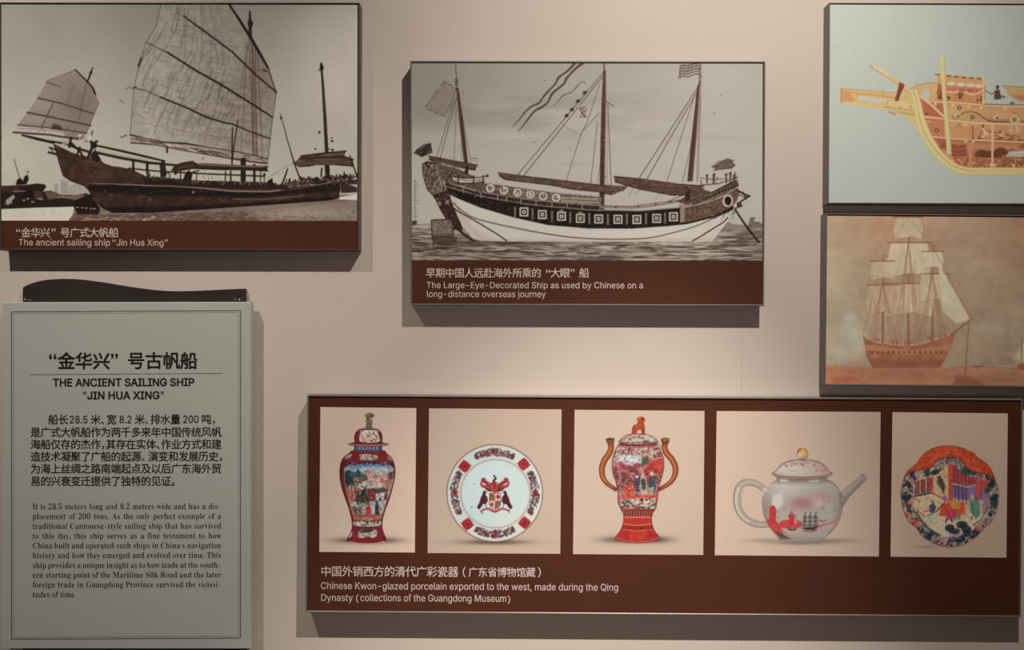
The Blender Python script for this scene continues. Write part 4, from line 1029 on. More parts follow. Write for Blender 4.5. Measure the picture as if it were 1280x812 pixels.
    # ribbons
    K.line([(718, 79), (711, 87), (703, 93), (698, 97), (695, 103), (690, 109), (684, 115), (679, 121), (674, 128), (664, 133), (657, 139), (649, 149), (641, 157.5)],
           [3.6, 3, 2.6, 3.4, 2.4, 2.2, 3, 2.2, 2.6, 2.2, 2, 1.4, 0.8], (90, 77, 68), 0.97, smooth=True)
    K.line([(728, 79), (721, 84), (713, 92), (708, 98), (705, 104), (698, 110), (690, 117), (685, 127), (678, 133), (669, 138), (661, 147), (654, 157), (647.5, 163.5)],
           [3.6, 3.2, 2.4, 3.4, 2.6, 2.8, 3, 2.2, 2.8, 2.4, 2.2, 1.4, 0.8], (86, 73, 64), 0.97, smooth=True)
    K.line([(731.5, 103), (727, 102), (722, 107), (716, 113.5), (710, 116.5), (704, 119), (698, 126), (692, 132)], [1.4, 1, 1.4, 1, 1.3, 1.4, 0.9, 0.6], (98, 85, 76), 0.95, smooth=True)
    # main rigging
    rope((753.5, 91), (700, 155), (647.5, 217.5), w=1.0); rope((755, 93), (708, 152), (654, 220), w=1.1)
    for x, y in ((731, 115.5), (722.5, 126), (715, 136.5), (708.5, 144)):
        K.ell(x, y, 2.4, 2, INK, .9); K.line([(x - 2.5, y + 2), (x + 3, y - 2.5)], 1, INK, .8)
    rope((750, 104), (735, 150), (726, 168), (708, 225)); rope((749, 141), (739, 152), (728, 164)); rope((728, 164), (726, 168), (712, 162), (700, 152), w=.6, a=.6)
    rope((757, 126), (762, 129), (767.5, 132.5), w=1.1); rope((747, 152), (743, 190), (738, 230)); rope((751, 200), (746, 234), w=.6); rope((760, 130), (762, 180), (764, 231), w=.9)
    rope((760, 135), (759, 232), w=.5)
    fl = [(724, 135), (729, 132.5), (734, 136), (732, 141), (730, 147), (727, 143)]
    K.poly(fl, (120, 107, 96), .8); K.dabs(14, (724, 133, 733, 146), [INK, (170, 160, 148)], (.7, 1.3), .8)
    # right mast rigging
    rope((871, 111), (835, 167), (800, 221), w=1.1); rope((872, 114), (838, 172), (807.5, 226), w=1.1); rope((800, 221), (794, 232), (786, 244), w=.7, a=.7); rope((807, 226), (800, 238), (794, 242), w=.7, a=.6)
    rope((868, 121), (852, 170), (834, 226)); rope((870, 150), (862, 190), (853.5, 226)); rope((834, 226), (826, 241), (818, 249), w=.6, a=.6); rope((876, 118), (873, 170), (871.5, 226)); rope((877, 100), (875, 160), (873.5, 226), w=.6)
    wf = [(850, 79), (876, 79), (875.5, 84), (866, 88), (858, 93), (847.5, 98), (849, 90)]
    K.poly(wf, (158, 148, 136), .8)
    for k in range(5):
        y = 80.5 + k * 3.4
        K.line([(850 - .3 * k, y + 3), (855, y + .5), (860, y + 1.5), (866, y - 1), (874, y - 2.4)], 1.3, (80, 66, 57), .9, smooth=True)
    for k in range(5):
        x = 851 + k * 5
        K.line([(x, 80), (x - 1, 95 - k * 2.4)], 0.9, (96, 82, 73), .7)
    # masts
    K.line([(755.3, 79), (755.5, 90)], 1.8, (90, 75, 66))
    mm = [(754, 88), (757.6, 88), (758, 120), (756.8, 180), (755.5, 262), (749, 262), (750.5, 190), (752, 130)]
    K.poly(mm, (82, 57, 49)); K.clip = K.full(mm)
    K.line([(757.5, 92), (757, 140), (755.5, 262)], 1.4, (140, 120, 107), .7)
    K.dabs(60, (752, 95, 758, 262), [(110, 84, 74), (60, 42, 36), (150, 130, 117)], (.4, .8), .7); K.clip = None
    K.line([(876, 77), (874.6, 106)], [1.4, 2.4], (100, 85, 75)); K.dabs(22, (873, 84, 877, 106), [INK, (150, 138, 126)], (.5, .9), .7)
    rm = [(872, 106), (875.5, 106), (871.5, 165), (866.2, 226), (859.4, 226), (865.5, 165)]
    K.poly(rm, (84, 57, 49)); K.line([(874.6, 108), (870.6, 165), (865, 225)], 1, (140, 116, 104), .6)
    # ---- booms
    b1 = [(622.5, 215.5), (628, 217), (652, 219.5), (700, 225), (750, 231), (772, 233.5), (784, 233), (782, 236), (766, 243), (750, 239.5), (715, 236), (690, 230.5), (645, 226), (630, 223.5), (624.5, 219.5)]
    K.poly(b1, (104, 82, 72)); K.clip = K.full(b1)
    K.ticks(120, (622, 215, 784, 243), (66, 49, 42), (6, 24), .9, .6, .1, .06); K.ticks(80, (622, 215, 784, 243), (150, 133, 120), (4, 14), .8, .5, .1, .06); K.clip = None
    K.line([(622.5, 215.5), (652, 219.5), (700, 225), (750, 231), (784, 233)], 1.1, INK, .9); K.line([(624, 219), (632, 224), (690, 231), (715, 236), (750, 239.5), (765, 243)], 1.5, INK, .9)
    b2 = [(767.5, 220), (771, 220.5), (800, 223), (835, 228), (850, 230), (878, 231.5), (881, 236), (868, 244), (840, 243.5), (820, 239.5), (800, 236), (780, 231), (769, 227)]
    K.poly(b2, (100, 76, 67)); K.clip = K.full(b2)
    K.ticks(100, (767, 219, 882, 245), (66, 47, 40), (6, 22), .9, .6, .12, .06); K.ticks(70, (767, 219, 882, 245), (146, 126, 114), (4, 14), .8, .5, .12, .06); K.clip = None
    K.line([(767.5, 220), (800, 223), (850, 230), (880, 232)], 1, INK, .9); K.line([(769, 227), (800, 236), (840, 243.5), (868, 244)], 1.4, INK, .9)
    for x in (800, 806, 812):
        K.ell(x - 690 + 690, 233 + (x - 800) * .1, 1.5, 1, INK, .8)
    b3 = [(535.5, 194.5), (545, 196), (570, 201), (590, 204), (597, 206), (594, 212), (580, 210), (560, 207.5), (545, 203), (537, 199)]
    K.poly(b3, (96, 77, 67)); K.line([(535, 194.5), (570, 201), (597, 206)], 1, INK, .9); K.line([(537, 199), (560, 207), (594, 212)], 1.6, INK, .9); K.ticks(24, (537, 196, 596, 210), INK, (4, 12), .8, .6, .2, .1)
    # ---- hull
    white = [(559, 238), (562, 244), (566, 254), (572, 268), (578, 280), (590, 297), (600, 300.5), (640, 301.5), (720, 301.5), (800, 301.5), (890, 301.5), (898, 292), (905, 283), (917, 263),
             (922, 254), (880, 268), (850, 276), (790, 283), (735, 283), (685, 279), (642, 269.5), (600, 257), (575, 247)]
    K.poly(white, (204, 195, 180)); K.clip = K.full(white)
    K.poly([(559, 238), (575, 275), (600, 302), (620, 302), (590, 285), (572, 255)], (176, 165, 151), .7, 5)
    K.poly([(700, 298), (890, 297), (890, 303), (600, 303), (600, 298)], (184, 174, 160), .6, 2); K.ticks(40, (880, 255, 925, 300), (168, 157, 143), (8, 24), .8, .5, -.9, .2); K.clip = None
    K.line([(566, 253), (580, 265), (600, 274.5), (650, 285.8), (700, 294.5), (745, 298.3), (790, 298.5), (815, 296.5), (840, 291), (868, 283), (890, 273.5), (912, 264)], [1.2, 1.2, 1.3, 1.4, 1.4, 1.2, 1.2, 1.2, 1.2, 1.1, 1.1, 1], (84, 68, 59), .95, smooth=True)
    K.line([(562, 250), (568, 260.5), (597, 277.5), (620, 291.5), (633, 300.5)], 1.6, (66, 51, 43), .95, smooth=True)
    K.line([(866, 301), (878, 294), (893, 284.5), (904, 278), (910, 272)], 1.5, (70, 54, 46), .95)
    # dark band
    band = [(556, 232), (565, 235), (602, 244.5), (660, 254.5), (700, 259), (751, 262.5), (800, 263.5), (850, 259.5), (856, 277.5), (890, 269.5), (906, 262), (918, 256.5), (917, 261.5), (893, 271.5), (858, 280),
            (832, 282.5), (790, 285.5), (735, 285.2), (685, 281), (642, 271.5), (600, 259), (575, 249), (561, 242.5)]
    K.poly(band, (44, 32, 27)); K.clip = K.full(band); K.tone(K.noise(4, 5), .2); K.dabs(40, (600, 245, 660, 270), [(96, 82, 72)], (.3, .5), .7, aspect=1); K.clip = None
    # rail of dark panels above it
    rail = [(555, 227), (577, 233.5), (600, 239.5), (660, 249), (700, 253), (752, 256.5), (752, 263), (700, 259), (660, 255), (602, 245), (577, 238), (557, 232.5)]
    K.poly(rail, (60, 46, 40)); K.line([(555, 227), (577, 233.5), (600, 239.5), (660, 249), (700, 253), (752, 256.5)], 1.5, (150, 136, 123), .9); K.line([(557, 232.5), (577, 238), (602, 245), (660, 255), (700, 259), (752, 263)], 1.6, (140, 125, 113), .9)
    for x in (579, 601, 622, 633, 651, 670, 690, 709, 728, 750):
        yt = np.interp(x, [555, 600, 660, 752], [227, 239.5, 249, 256.5]); K.line([(x, yt), (x, yt + 6.3)], 1.6, (150, 136, 123), .9)
    K.line([(752, 258.5), (790, 259.5), (815, 257), (850, 251)], 2.6, (140, 126, 113)); K.line([(752, 262), (800, 263), (850, 259)], 1.1, (150, 136, 124), .9); K.line([(752, 256.6), (790, 257.6), (850, 249.3)], .8, INK, .7)
    for x in (770, 798, 820, 838):
        K.ell(x, 258.5 - max(0, (x - 790) * .13), 1.2, 1.2, INK, .7)
    # eyes painted as squares
    for x, y in ((655, 264.5), (678, 267.8), (702, 270), (725.5, 272.5), (748.5, 273.3), (772.7, 273.8), (796.3, 274), (821, 272.6), (842, 270.6)):
        def sq(h, c):
            K.poly([(x - h, y - h * 1.02), (x + h, y - h * 1.02), (x + h, y + h * 1.02), (x - h, y + h * 1.02)], c, 1, .45)
        sq(5.5, (210, 201, 186)); sq(3.9, (46, 34, 29)); sq(2.3, (196, 186, 171)); sq(.8, (70, 55, 47))
    for x in (702, 725.5):
        K.line([(x - 1.5, np.interp(x, [702, 725], [264, 266.5]) - 1), (x + 1.5, np.interp(x, [702, 725], [264, 266.5]) - 1)], 2.4, (150, 136, 123), .9)
    for x in (643.7, 665.7, 690, 713, 736.7, 760, 783.7, 807.7, 831.5):
        yc = np.interp(x, [643, 690, 760, 832], [264, 269.8, 273.5, 271.5])
        K.poly([(x - 1.4, yc - 6.5), (x + 1.4, yc - 6.2), (x + 1.2, yc + 7.8), (x - 1.2, yc + 7.5)], (132, 115, 103)); K.dabs(6, (x - 1, yc - 6, x + 1, yc + 7), [(90, 73, 63)], (.4, .7), .7)
    K.poly([(850, 256), (855.5, 255), (856, 277), (850, 278)], (150, 132, 118)); K.line([(850, 256), (850, 278)], .8, INK, .7)
    # stern house, right
    house = [(856, 259), (872, 256), (888, 252), (905, 245), (922, 234), (925, 241), (921, 252), (912, 260), (895, 268), (880, 272.5), (856, 277)]
    K.poly(house, (110, 86, 74)); K.clip = K.full(house); K.tone(K.noise(3, 6), .16); K.dabs(120, (856, 234, 925, 277), [(84, 64, 54), (130, 106, 93)], (.5, .9), .6); K.clip = None
    K.line([(856, 258.5), (888, 251.5), (922, 233)], 1.2, (150, 134, 121), .9)
    win = [(855, 250), (868, 248), (885, 242), (905, 232), (921, 222), (924, 232), (905, 244), (888, 250.5), (870, 255), (856, 257)]
    K.poly(win, (118, 101, 90)); K.clip = K.full(win)
    for k in range(15):
        x = 868 + k * 3.9; y = np.interp(x, [866, 925], [252.5, 227.5])
        K.poly([(x - 1.3, y - 4), (x + 1.3, y - 5), (x + 1.3, y + 3.4), (x - 1.3, y + 4)], (50, 36, 31)); K.line([(x - 1, y), (x + 1, y - .5)], .8, (150, 134, 121), .8)
    K.clip = None
    K.poly([(846, 252), (862, 242), (880, 237), (892, 240), (878, 247), (858, 255)], (92, 74, 64)); K.ticks(20, (846, 238, 892, 255), (140, 124, 112), (5, 14), .8, .6, -.35, .1)
    K.poly([(857, 238), (863, 236), (863, 250), (857, 251)], (64, 47, 40))
    K.line([(835, 252), (845, 247), (857, 243)], 1, BR, .8)
    for k in range(26):
        x = r.uniform(877, 922); y = np.interp(x, [877, 922], [231, 224])
        K.line([(x, y), (x + r.uniform(-.6, .6), y - r.uniform(3, 12))], r.uniform(.8, 1.6), r.choice([INK, BR, (160, 147, 133), (190, 178, 164)]), .9)
    K.line([(877, 222), (890, 224), (908, 223)], 1, BR, .9); K.line([(878, 231), (900, 229), (922, 221)], 1.2, INK, .8)
    for x in (884, 893, 908, 913, 918):
        K.ell(x, 217.5 + r.uniform(-1, 2), 1.6, 1.6, INK, .9); K.line([(x, 219), (x, 228)], 2, BR, .9)
    K.line([(914.5, 204), (914.8, 222)], .8, GR)
    f4 = [(890, 208), (900, 202.5), (910.5, 198), (914, 200), (919, 206.5), (914.5, 209.5), (892.5, 212.5), (897, 208.5)]
    K.poly(f4, (120, 107, 95)); K.ticks(26, (893, 199, 916, 211), (74, 59, 51), (5, 14), .8, .7, -.35, .12); K.line(f4 + f4[:1], .9, (74, 59, 51), .9)
    # round eye, second eye, anchors
    K.ell(910, 250.5, 6.6, 7.8, (198, 188, 173)); K.ell(910, 250.5, 6.6, 7.8, (60, 46, 40), .0); K.ell(910.3, 250.6, 4.3, 5.6, (34, 25, 21))
    K.line([(903.5, 250), (905, 244.5), (909, 242.6)], .8, BR, .7)
    K.line([(923, 238), (930, 242), (937.5, 245)], 2.2, INK); K.line([(924, 243), (931, 246), (937.5, 245)], 1.2, BR); K.line([(926, 252), (932, 247.5), (937, 245)], 1.8, INK); K.line([(929, 240), (933, 249)], 1.4, INK)
    K.ell(924.5, 255.5, 3.4, 3.6, BR); K.ell(923.8, 255.2, 1.8, 2.2, INK); K.line([(919, 260), (928, 257)], 1.4, INK, .8)
    K.line([(919, 261), (928, 275), (938, 289), (949, 302.5)], [2, 2.4, 2.8, 2.4], INK)
    K.line([(944, 306), (949, 300), (953, 303)], .9, BR, .8)
    K.ticks(16, (903, 258, 920, 272), INK, (4, 14), .9, .6, -.9, .15)
    # ---- planked upper works behind the shields, boats and davits
    up = [(583, 226), (600, 228), (640, 233), (690, 240), (720, 243), (752, 246), (752, 256), (700, 252.5), (660, 248.5), (600, 239), (583, 234)]
    K.poly(up, (118, 102, 90)); K.clip = K.full(up); K.ticks(90, (583, 226, 752, 256), (70, 54, 46), (8, 30), 1, .7, .12, .03); K.ticks(60, (583, 226, 752, 256), (176, 164, 150), (8, 30), 1.1, .7, .12, .03)
    K.poly([(702, 245), (750, 247.5), (750, 254), (702, 252)], (170, 158, 144), .7, .8); K.line([(704, 249), (750, 251)], 1.2, (84, 68, 59), .8); K.clip = None
    for x in (712, 725, 738):
        K.line([(x, 243), (x + 1, 247)], 1, BR, .8)
    cab = [(540, 200), (552, 203), (566, 207), (578, 213), (590, 219), (606, 226), (600, 238), (577, 232), (556, 227), (545, 215)]
    K.poly(cab, (108, 92, 81)); K.clip = K.full(cab); K.ticks(110, (538, 200, 606, 240), (66, 51, 44), (4, 18), .9, .7, .25, .2); K.ticks(60, (538, 200, 606, 240), (160, 147, 133), (3, 10), .9, .6, .25, .3); K.clip = None
    for k in range(9):
        K.ell(553 + k * 3.4, 204.5 + k * .9, 1.3, 1.6, (180, 168, 154), .8)
    K.poly([(581, 207), (586, 207), (585, 217), (581, 217)], INK)
    bt = [(563, 219.5), (572, 222), (588, 222.5), (602, 221), (610, 219.5), (605, 226.5), (590, 228.5), (575, 228.5), (567, 225.5)]
    K.poly(bt, (194, 183, 168)); K.line(bt[:5], 1.2, INK, .9); K.line(bt[5:] + bt[:1], 1.3, INK, .9); K.line([(570, 224), (590, 225.5), (606, 223.5)], .9, BR, .8)
    for x in (573, 592, 604):
        K.line([(x, 219), (x, 229)], 1.5, INK, .8)
    K.line([(564, 217), (558, 226), (562, 231)], 1.6, INK, .9); K.ell(609, 219.5, 2.2, 1.6, INK, .8)
    for x, y in ((613, 235), (630, 237.5), (647, 240.2), (663, 242.6), (679, 245), (695.3, 246.8)):
        K.ell(x, y, 6.2, 6, (92, 76, 66)); K.ell(x, y, 5.5, 5.3, (204, 194, 179)); K.ell(x, y, 3.7, 3.5, (140, 126, 113)); K.dabs(9, (x - 3, y - 3, x + 3, y + 3), [(206, 196, 181), (90, 74, 65)], (.6, 1.1), .85)
    # ---- carved stern, left
    st = [(528.5, 204.5), (534, 202), (543, 203.5), (547, 207), (551, 218), (554, 228), (557, 236), (548, 241), (540, 243), (534, 236), (530, 225), (527.8, 214)]
    K.poly(st, (124, 109, 97)); K.clip = K.full(st); K.dabs(170, (527, 202, 558, 243), [(70, 54, 46), (84, 67, 58), (160, 146, 132)], (.7, 1.5), .8)
    K.line([(529, 212), (540, 215), (548, 211)], 1.2, INK, .7); K.ell(538, 225, 5, 6, (96, 80, 70), .7); K.line([(545, 206), (549, 222), (553, 236)], 1, (178, 164, 149), .8); K.clip = None
    K.line([(528, 205), (534, 202), (544, 204)], 2, INK, .9); K.line([(528, 206), (528, 216), (534, 236), (540, 243)], 1.1, INK, .8)
    lo = [(540, 243), (548, 241), (558, 237), (562, 243), (566, 256), (572, 270), (578, 284), (577, 289), (566, 286), (558, 275), (550, 262), (545, 251)]
    K.poly(lo, (62, 48, 41)); K.clip = K.full(lo); K.dabs(90, (540, 237, 578, 290), [(110, 94, 83), (44, 32, 27), (90, 74, 64)], (.6, 1.3), .8); K.clip = None
    for x, y in ((549.5, 253.7), (558.7, 252)):
        K.ell(x, y, 1.9, 2.3, (196, 184, 169)); K.ell(x, y, .9, 1.2, INK)
    rd = [(539, 274.7), (552, 274), (565, 274.5), (567, 294), (553, 295.5), (540, 296)]
    K.poly(rd, (126, 112, 100)); K.clip = K.full(rd); K.dabs(60, (539, 274, 567, 296), [(96, 81, 71), (150, 137, 123)], (.6, 1.2), .6); K.clip = None
    K.line(rd + rd[:1], 1.2, INK, .9); K.line([(541, 293.5), (566, 292)], .9, INK, .7)
    K.poly([(540, 296), (566, 294), (572, 298), (570, 304), (542, 305)], (78, 62, 54), .75, 1.2); K.line([(541.5, 296), (541, 307)], 1.2, INK, .7)
    K.line([(560, 268), (570, 282), (578, 291), (592, 301)], [2, 3.4, 3.4, 2.2], INK, .95, smooth=True)
    K.line([(512, 302), (560, 304), (600, 303)], 1, (80, 65, 56), .6)
    for x, y in ((681, 100), (668, 177), (590, 157), (901, 118), (893, 141)):
        K.ell(x, y, .8, .6, (84, 70, 61), .9)
    # engraver's stipple on the shaded timber
    for reg, n in (((527, 202, 606, 245), 260), ((540, 240, 580, 292), 160), ((622, 215, 784, 243), 200), ((767, 219, 882, 245), 160), ((856, 232, 925, 277), 220), ((583, 226, 752, 262), 260)):
        for _ in range(n):
            x, y = r.uniform(reg[0], reg[2]), r.uniform(reg[1], reg[3])
            j, i = int((y - K.y0) * K.res), int((x - K.x0) * K.res)
            if K.im[j, i].mean() < 140:
                K.ell(x, y, r.uniform(.4, .8), r.uniform(.35, .6), r.choice([(36, 26, 22), (36, 26, 22), (170, 156, 141)]), .75)
    K.contrast(1.12, 160)
    K.grain(0.009)
    return K

# ---------------------------------------------------------------- print: coloured cutaway drawing of a wooden ship
def art_cutaway():
    K = Ink(1034, 2, 1430, 256, (186, 188, 174), 1.5, 33)
    r = K.rng
    K.im[:] = (184, 186, 173)
    tan, pale, salm, red, drk = (203, 155, 106), (216, 190, 134), (188, 120, 86), (164, 86, 64), (104, 60, 42)
    # hull interior
    body = [(1139, 112), (1147, 106), (1157, 103.5), (1172, 103), (1172, 92), (1233, 97.5), (1233, 130), (1260, 133), (1330, 136), (1420, 137), (1420, 214), (1208, 214), (1192, 208), (1176, 196), (1162, 178), (1150, 152)]
    K.poly(body, tan)
    K.clip = K.full(body)
    K.tone(K.noise(16, 2), .05)
    K.poly([(1150, 106), (1182, 118), (1182, 200), (1160, 180)], salm, .9, 2)
    K.poly([(1150, 112), (1182, 134), (1182, 150), (1155, 148)], (178, 102, 76), .9, 1)
    K.poly([(1190, 158), (1420, 160), (1420, 177), (1190, 174)], (200, 143, 100), .9, 1)
    K.poly([(1168, 172), (1420, 178), (1420, 212), (1205, 212)], (172, 106, 76), .95, 1)
    K.poly([(1186, 178), (1280, 180), (1280, 188), (1186, 186)], (196, 138, 98), .8, 2)
    K.poly([(1170, 173), (1183, 173), (1183, 186), (1178, 184)], (176, 92, 70), .9, 1)
    # ballast and cargo
    K.poly([(1192, 195), (1420, 195), (1420, 211), (1208, 211)], (176, 114, 76), .9, 1)
    for k in range(420):
        x = r.uniform(1192, 1420); y = r.uniform(195.5, 208.5)
        K.line([(x, y), (x + r.uniform(-2, 2), y + r.uniform(-1.4, 1.4)), (x + r.uniform(-2.5, 2.5), y + r.uniform(0, 2))], r.uniform(.7, 1.3), r.choice([(110, 60, 40), (124, 70, 46), (216, 162, 114)]), .75)
    for (x, y) in [(1178, 183), (1182, 180)] + [(1193 + 6 * i, 182 + 5 * j + (i % 2)) for i in range(3) for j in range(3)]:
        K.ell(x, y, 3.6, 2.4, (130, 66, 48)); K.ell(x - .4, y - .5, 2.4, 1.3, (186, 106, 80), .9); K.line([(x - 1, y - 2), (x - 1, y + 2)], .6, (100, 50, 38), .7)
    for x, y, w, h in ((1228, 191, 8, 4.5), (1236, 192, 8, 3.5), (1252, 189, 9, 5), (1246, 192, 6, 3), (1330, 190, 14, 5), (1370, 191, 12, 4)):
        K.poly([(x - w, y + 4), (x - w * .7, y - h * .6), (x, y - h), (x + w * .7, y - h * .5), (x + w, y + 4)], (108, 62, 43), .95, .8, True)
    K.poly([(1259, 193), (1263, 189), (1300, 187), (1300, 195), (1258, 195.5)], (196, 191, 167)); K.line([(1259, 193.5), (1300, 191)], .9, (150, 145, 125), .8); K.poly([(1260, 188), (1266, 185.5), (1272, 188)], (120, 100, 70), .9)
    K.poly([(1272, 185), (1280, 178), (1290, 185)], red, .8)
    # middle-deck cargo, people
    for k in range(120):
        x = r.uniform(1242, 1420); y = r.uniform(169, 175)
        K.line([(x, y), (x + r.uniform(2, 7), y + r.uniform(-1, 1))], r.uniform(.8, 1.6), r.choice([(120, 74, 46), (140, 90, 58), (206, 156, 108)]), .75)
    K.line([(1223, 173), (1229, 162), (1236, 164), (1250, 166), (1262, 168)], 1.2, (120, 70, 46), .8); K.ell(1229.5, 157.5, 1.4, 1.6, (110, 64, 48)); K.line([(1229, 160), (1233, 167), (1228, 172)], 1.8, (222, 196, 160), .9); K.line([(1231, 162), (1236, 168)], 1.6, (226, 204, 170), .9)
    K.ell(1251, 164, 1.2, 1.4, (120, 70, 50)); K.line([(1249, 168), (1255, 167)], 2, (214, 184, 146), .9); K.ell(1226, 172.5, 2, 1.2, drk, .8)
    K.line([(1163, 163), (1186, 163)], .5, red, .5)
    for x, y in ((1199, 156.5), (1206, 156), (1214, 156)):
        K.ell(x, y, 2, 1.2, (216, 176, 126))
    K.line([(1197, 158), (1199, 155), (1202, 158)], 1, drk, .7)
    # forecastle
    K.poly([(1172, 92), (1231, 97.5), (1231, 104), (1172, 100)], (208, 152, 96))
    K.poly([(1172, 105), (1231, 109), (1231, 131), (1172, 127)], (200, 138, 92))
    K.poly([(1172, 104), (1182, 106), (1183, 125), (1172, 124)], (182, 98, 72))
    K.poly([(1184, 108), (1231, 111), (1231, 115), (1184, 113)], (196, 120, 88))
    for x in (1195, 1204, 1213, 1222):
        K.line([(x, 114), (x, 129)], .8, (160, 98, 64), .7)
    for x in (1190, 1202, 1213.5, 1224):
        K.ell(x, 104 + (x - 1190) * .09, 5, 2.2, (206, 204, 186), .95)
    K.line([(1184, 114), (1193, 115), (1203, 112.5), (1214, 117.5), (1222, 116.5), (1230, 112)], 1.4, (228, 204, 170), .95, smooth=True)
    for x in (1201, 1205, 1213, 1217, 1222):
        K.ell(x, 112.5, 1.8, 1.2, r.choice([(150, 60, 70), (120, 60, 80), (190, 90, 80)]), .9)
    K.ell(1201.5, 118, 3.6, 3.2, (130, 84, 52), .9); K.ell(1200.5, 121.5, 1.8, 2.4, (104, 64, 42), .9); K.ell(1186.5, 122, 2, 2.6, (120, 70, 48), .9); K.ell(1175, 121, 3, 2.4, (128, 66, 48), .9)
    for x, y in ((1223, 125), (1227, 125), (1227, 121)):
        K.ell(x, y, 1.5, 2, (130, 76, 52), .8)
    # cable, lower gun deck details
    K.line([(1198, 146), (1206, 140.5), (1214, 139.5), (1222, 141), (1229, 146), (1236, 150), (1246, 152), (1268, 151.5), (1290, 151)], 1.5, (110, 70, 44), .9, smooth=True)
    K.poly([(1205, 140), (1216, 139), (1226, 145), (1232, 150), (1204, 150)], (190, 152, 104), .5, 1)
    for k in range(16):
        x = 1236 + k * 2.6; K.line([(x, 151.5), (x + .6, 148.5)], .9, (120, 76, 48), .8)
    K.ell(1197.5, 144, 4.4, 3, (196, 186, 150), .95); K.ell(1198.5, 145, 2.2, 1.8, (120, 104, 80), .9); K.line([(1190, 144), (1196, 149)], 1, drk, .7)
    K.ell(1247, 146.5, 4.4, 2.6, (216, 200, 180), .9); K.ell(1247.5, 147, 2.6, 1.8, (120, 84, 110), .9)
    K.poly([(1263, 149), (1269, 143), (1276, 149), (1276, 164), (1271, 165), (1270, 155), (1267, 155), (1266, 165), (1262, 163)], (216, 184, 134), .95, .8); K.line([(1264, 152), (1264, 162)], .8, (130, 96, 62), .8); K.line([(1274, 152), (1274, 162)], .8, (130, 96, 62), .8)
    K.ell(1158.5, 142, 2.4, 1.2, drk, .9); K.line([(1157, 144), (1163, 145)], 1, (200, 150, 110), .8); K.poly([(1159, 150), (1165, 151), (1165, 153), (1160, 153)], (206, 160, 120), .8)
    K.line([(1268, 141), (1271, 140)], 1.2, drk, .7)
    # red-orange deck band right
    K.poly([(1258, 131), (1420, 134), (1420, 142), (1258, 140)], (204, 148, 102), .8, 1)
    K.clip = None
    # crenels and posts on top
    for x, y in ((1172.5, 92.8), (1187, 94.4), (1196, 95.4), (1205.5, 96.2), (1215, 97), (1224.5, 97.6)):
        K.line([(x - 2, y), (x + 2, y + .3)], 1.7, (96, 74, 56), .95)
    K.poly([(1229, 97), (1232, 97), (1232, 131), (1229, 130)], (224, 192, 142), .95); K.line([(1172, 93), (1172, 124)], 1.4, (214, 172, 120), .9)
    for y in range(108, 126, 3):
        K.ell(1231.5, y, .8, .8, (120, 76, 54), .8); K.ell(1169, y, .8, .8, (140, 100, 64), .8)
    # open deck behind the standing figure
    K.poly([(1232.5, 112), (1256, 112), (1262, 124), (1268, 128), (1262, 131), (1232.5, 129.5)], (184, 186, 173))
    # small boat on deck
    K.poly([(1254, 107), (1270, 108), (1420, 110), (1420, 128), (1276, 126), (1268, 122), (1260, 116)], (198, 158, 108)); K.poly([(1262, 118), (1290, 119), (1420, 120), (1420, 128), (1276, 126), (1268, 122)], (188, 118, 84), .8, 2)
    K.line([(1254, 107), (1280, 108.4), (1420, 110)], 1, (140, 110, 70), .8)
    for k in range(60):
        K.ell(1258 + k * 2.7, 130.5 + k * .03, 1, .9, r.choice([(110, 62, 46), (150, 90, 60)]), .85)
    K.ell(1266, 128.5, 3, 1.6, (104, 90, 74), .9)
    # deck beams
    def beam(pts, w):
        K.line(pts, w + 1.2, (150, 92, 60), .55); K.line(pts, w, (228, 190, 142), .97)
    beam([(1160, 126.5), (1186, 127), (1230, 131), (1260, 132.8), (1420, 135)], 2.0)
    K.line([(1231, 129.8), (1256, 130.6)], 1, (80, 64, 50), .9)
    for x, y in ((1170, 128.5), (1191.5, 130), (1211.5, 132), (1227, 133.5), (1257, 134.5)):
        K.poly([(x - 2, y - 1), (x + 2, y - 1), (x + 1.4, y + 3), (x - 1.4, y + 3)], (222, 184, 136), .95)
    beam([(1156, 145.5), (1180, 148), (1190, 150.3), (1218, 153), (1260, 155), (1420, 155)], 2.4)
    beam([(1166, 170.5), (1190, 172.8), (1240, 175.5), (1280, 177.5), (1420, 178)], 1.8)
    for x in (1208, 1217.5):
        K.ell(x, 155.4, 2, 1.6, (222, 184, 136), .95); K.ell(x, 176.5, 2, 1.6, (222, 184, 136), .95)
    K.poly([(1211, 178), (1217, 178), (1216, 209), (1211.5, 209)], (200, 134, 96)); K.line([(1217, 156), (1217, 174)], 1.3, (130, 82, 54), .9); K.line([(1214.5, 156), (1214.5, 174)], 2, (196, 136, 96), .9)
    K.line([(1241.5, 156), (1241.5, 174)], 2.6, (222, 184, 136)); K.line([(1241.5, 177), (1241, 208)], 2.6, (222, 184, 136)); K.poly([(1238, 204), (1245, 204), (1245, 208.5), (1238, 208.5)], (222, 184, 136), .9)
    K.poly([(1266, 205), (1270, 205), (1270, 209), (1266, 209)], (222, 184, 136), .9)
    # bow: bulwark with arched opening
    bw = [(1139, 111), (1147, 106), (1157, 103.5), (1171, 103), (1171, 127), (1158, 126), (1149, 120)]
    K.poly(bw, (206, 166, 112)); K.line([(1139, 111), (1147, 106), (1157, 103.5), (1171, 103)], 1, (166, 126, 76), .8); K.ell(1158, 116.5, 4.4, 7.2, (184, 186, 173)); K.poly([(1153.6, 117), (1162.4, 117), (1162.4, 123.5), (1153.6, 122)], (184, 186, 173))
    K.line([(1150, 107), (1157, 114), (1150, 122)], 1, (186, 120, 84), .0)
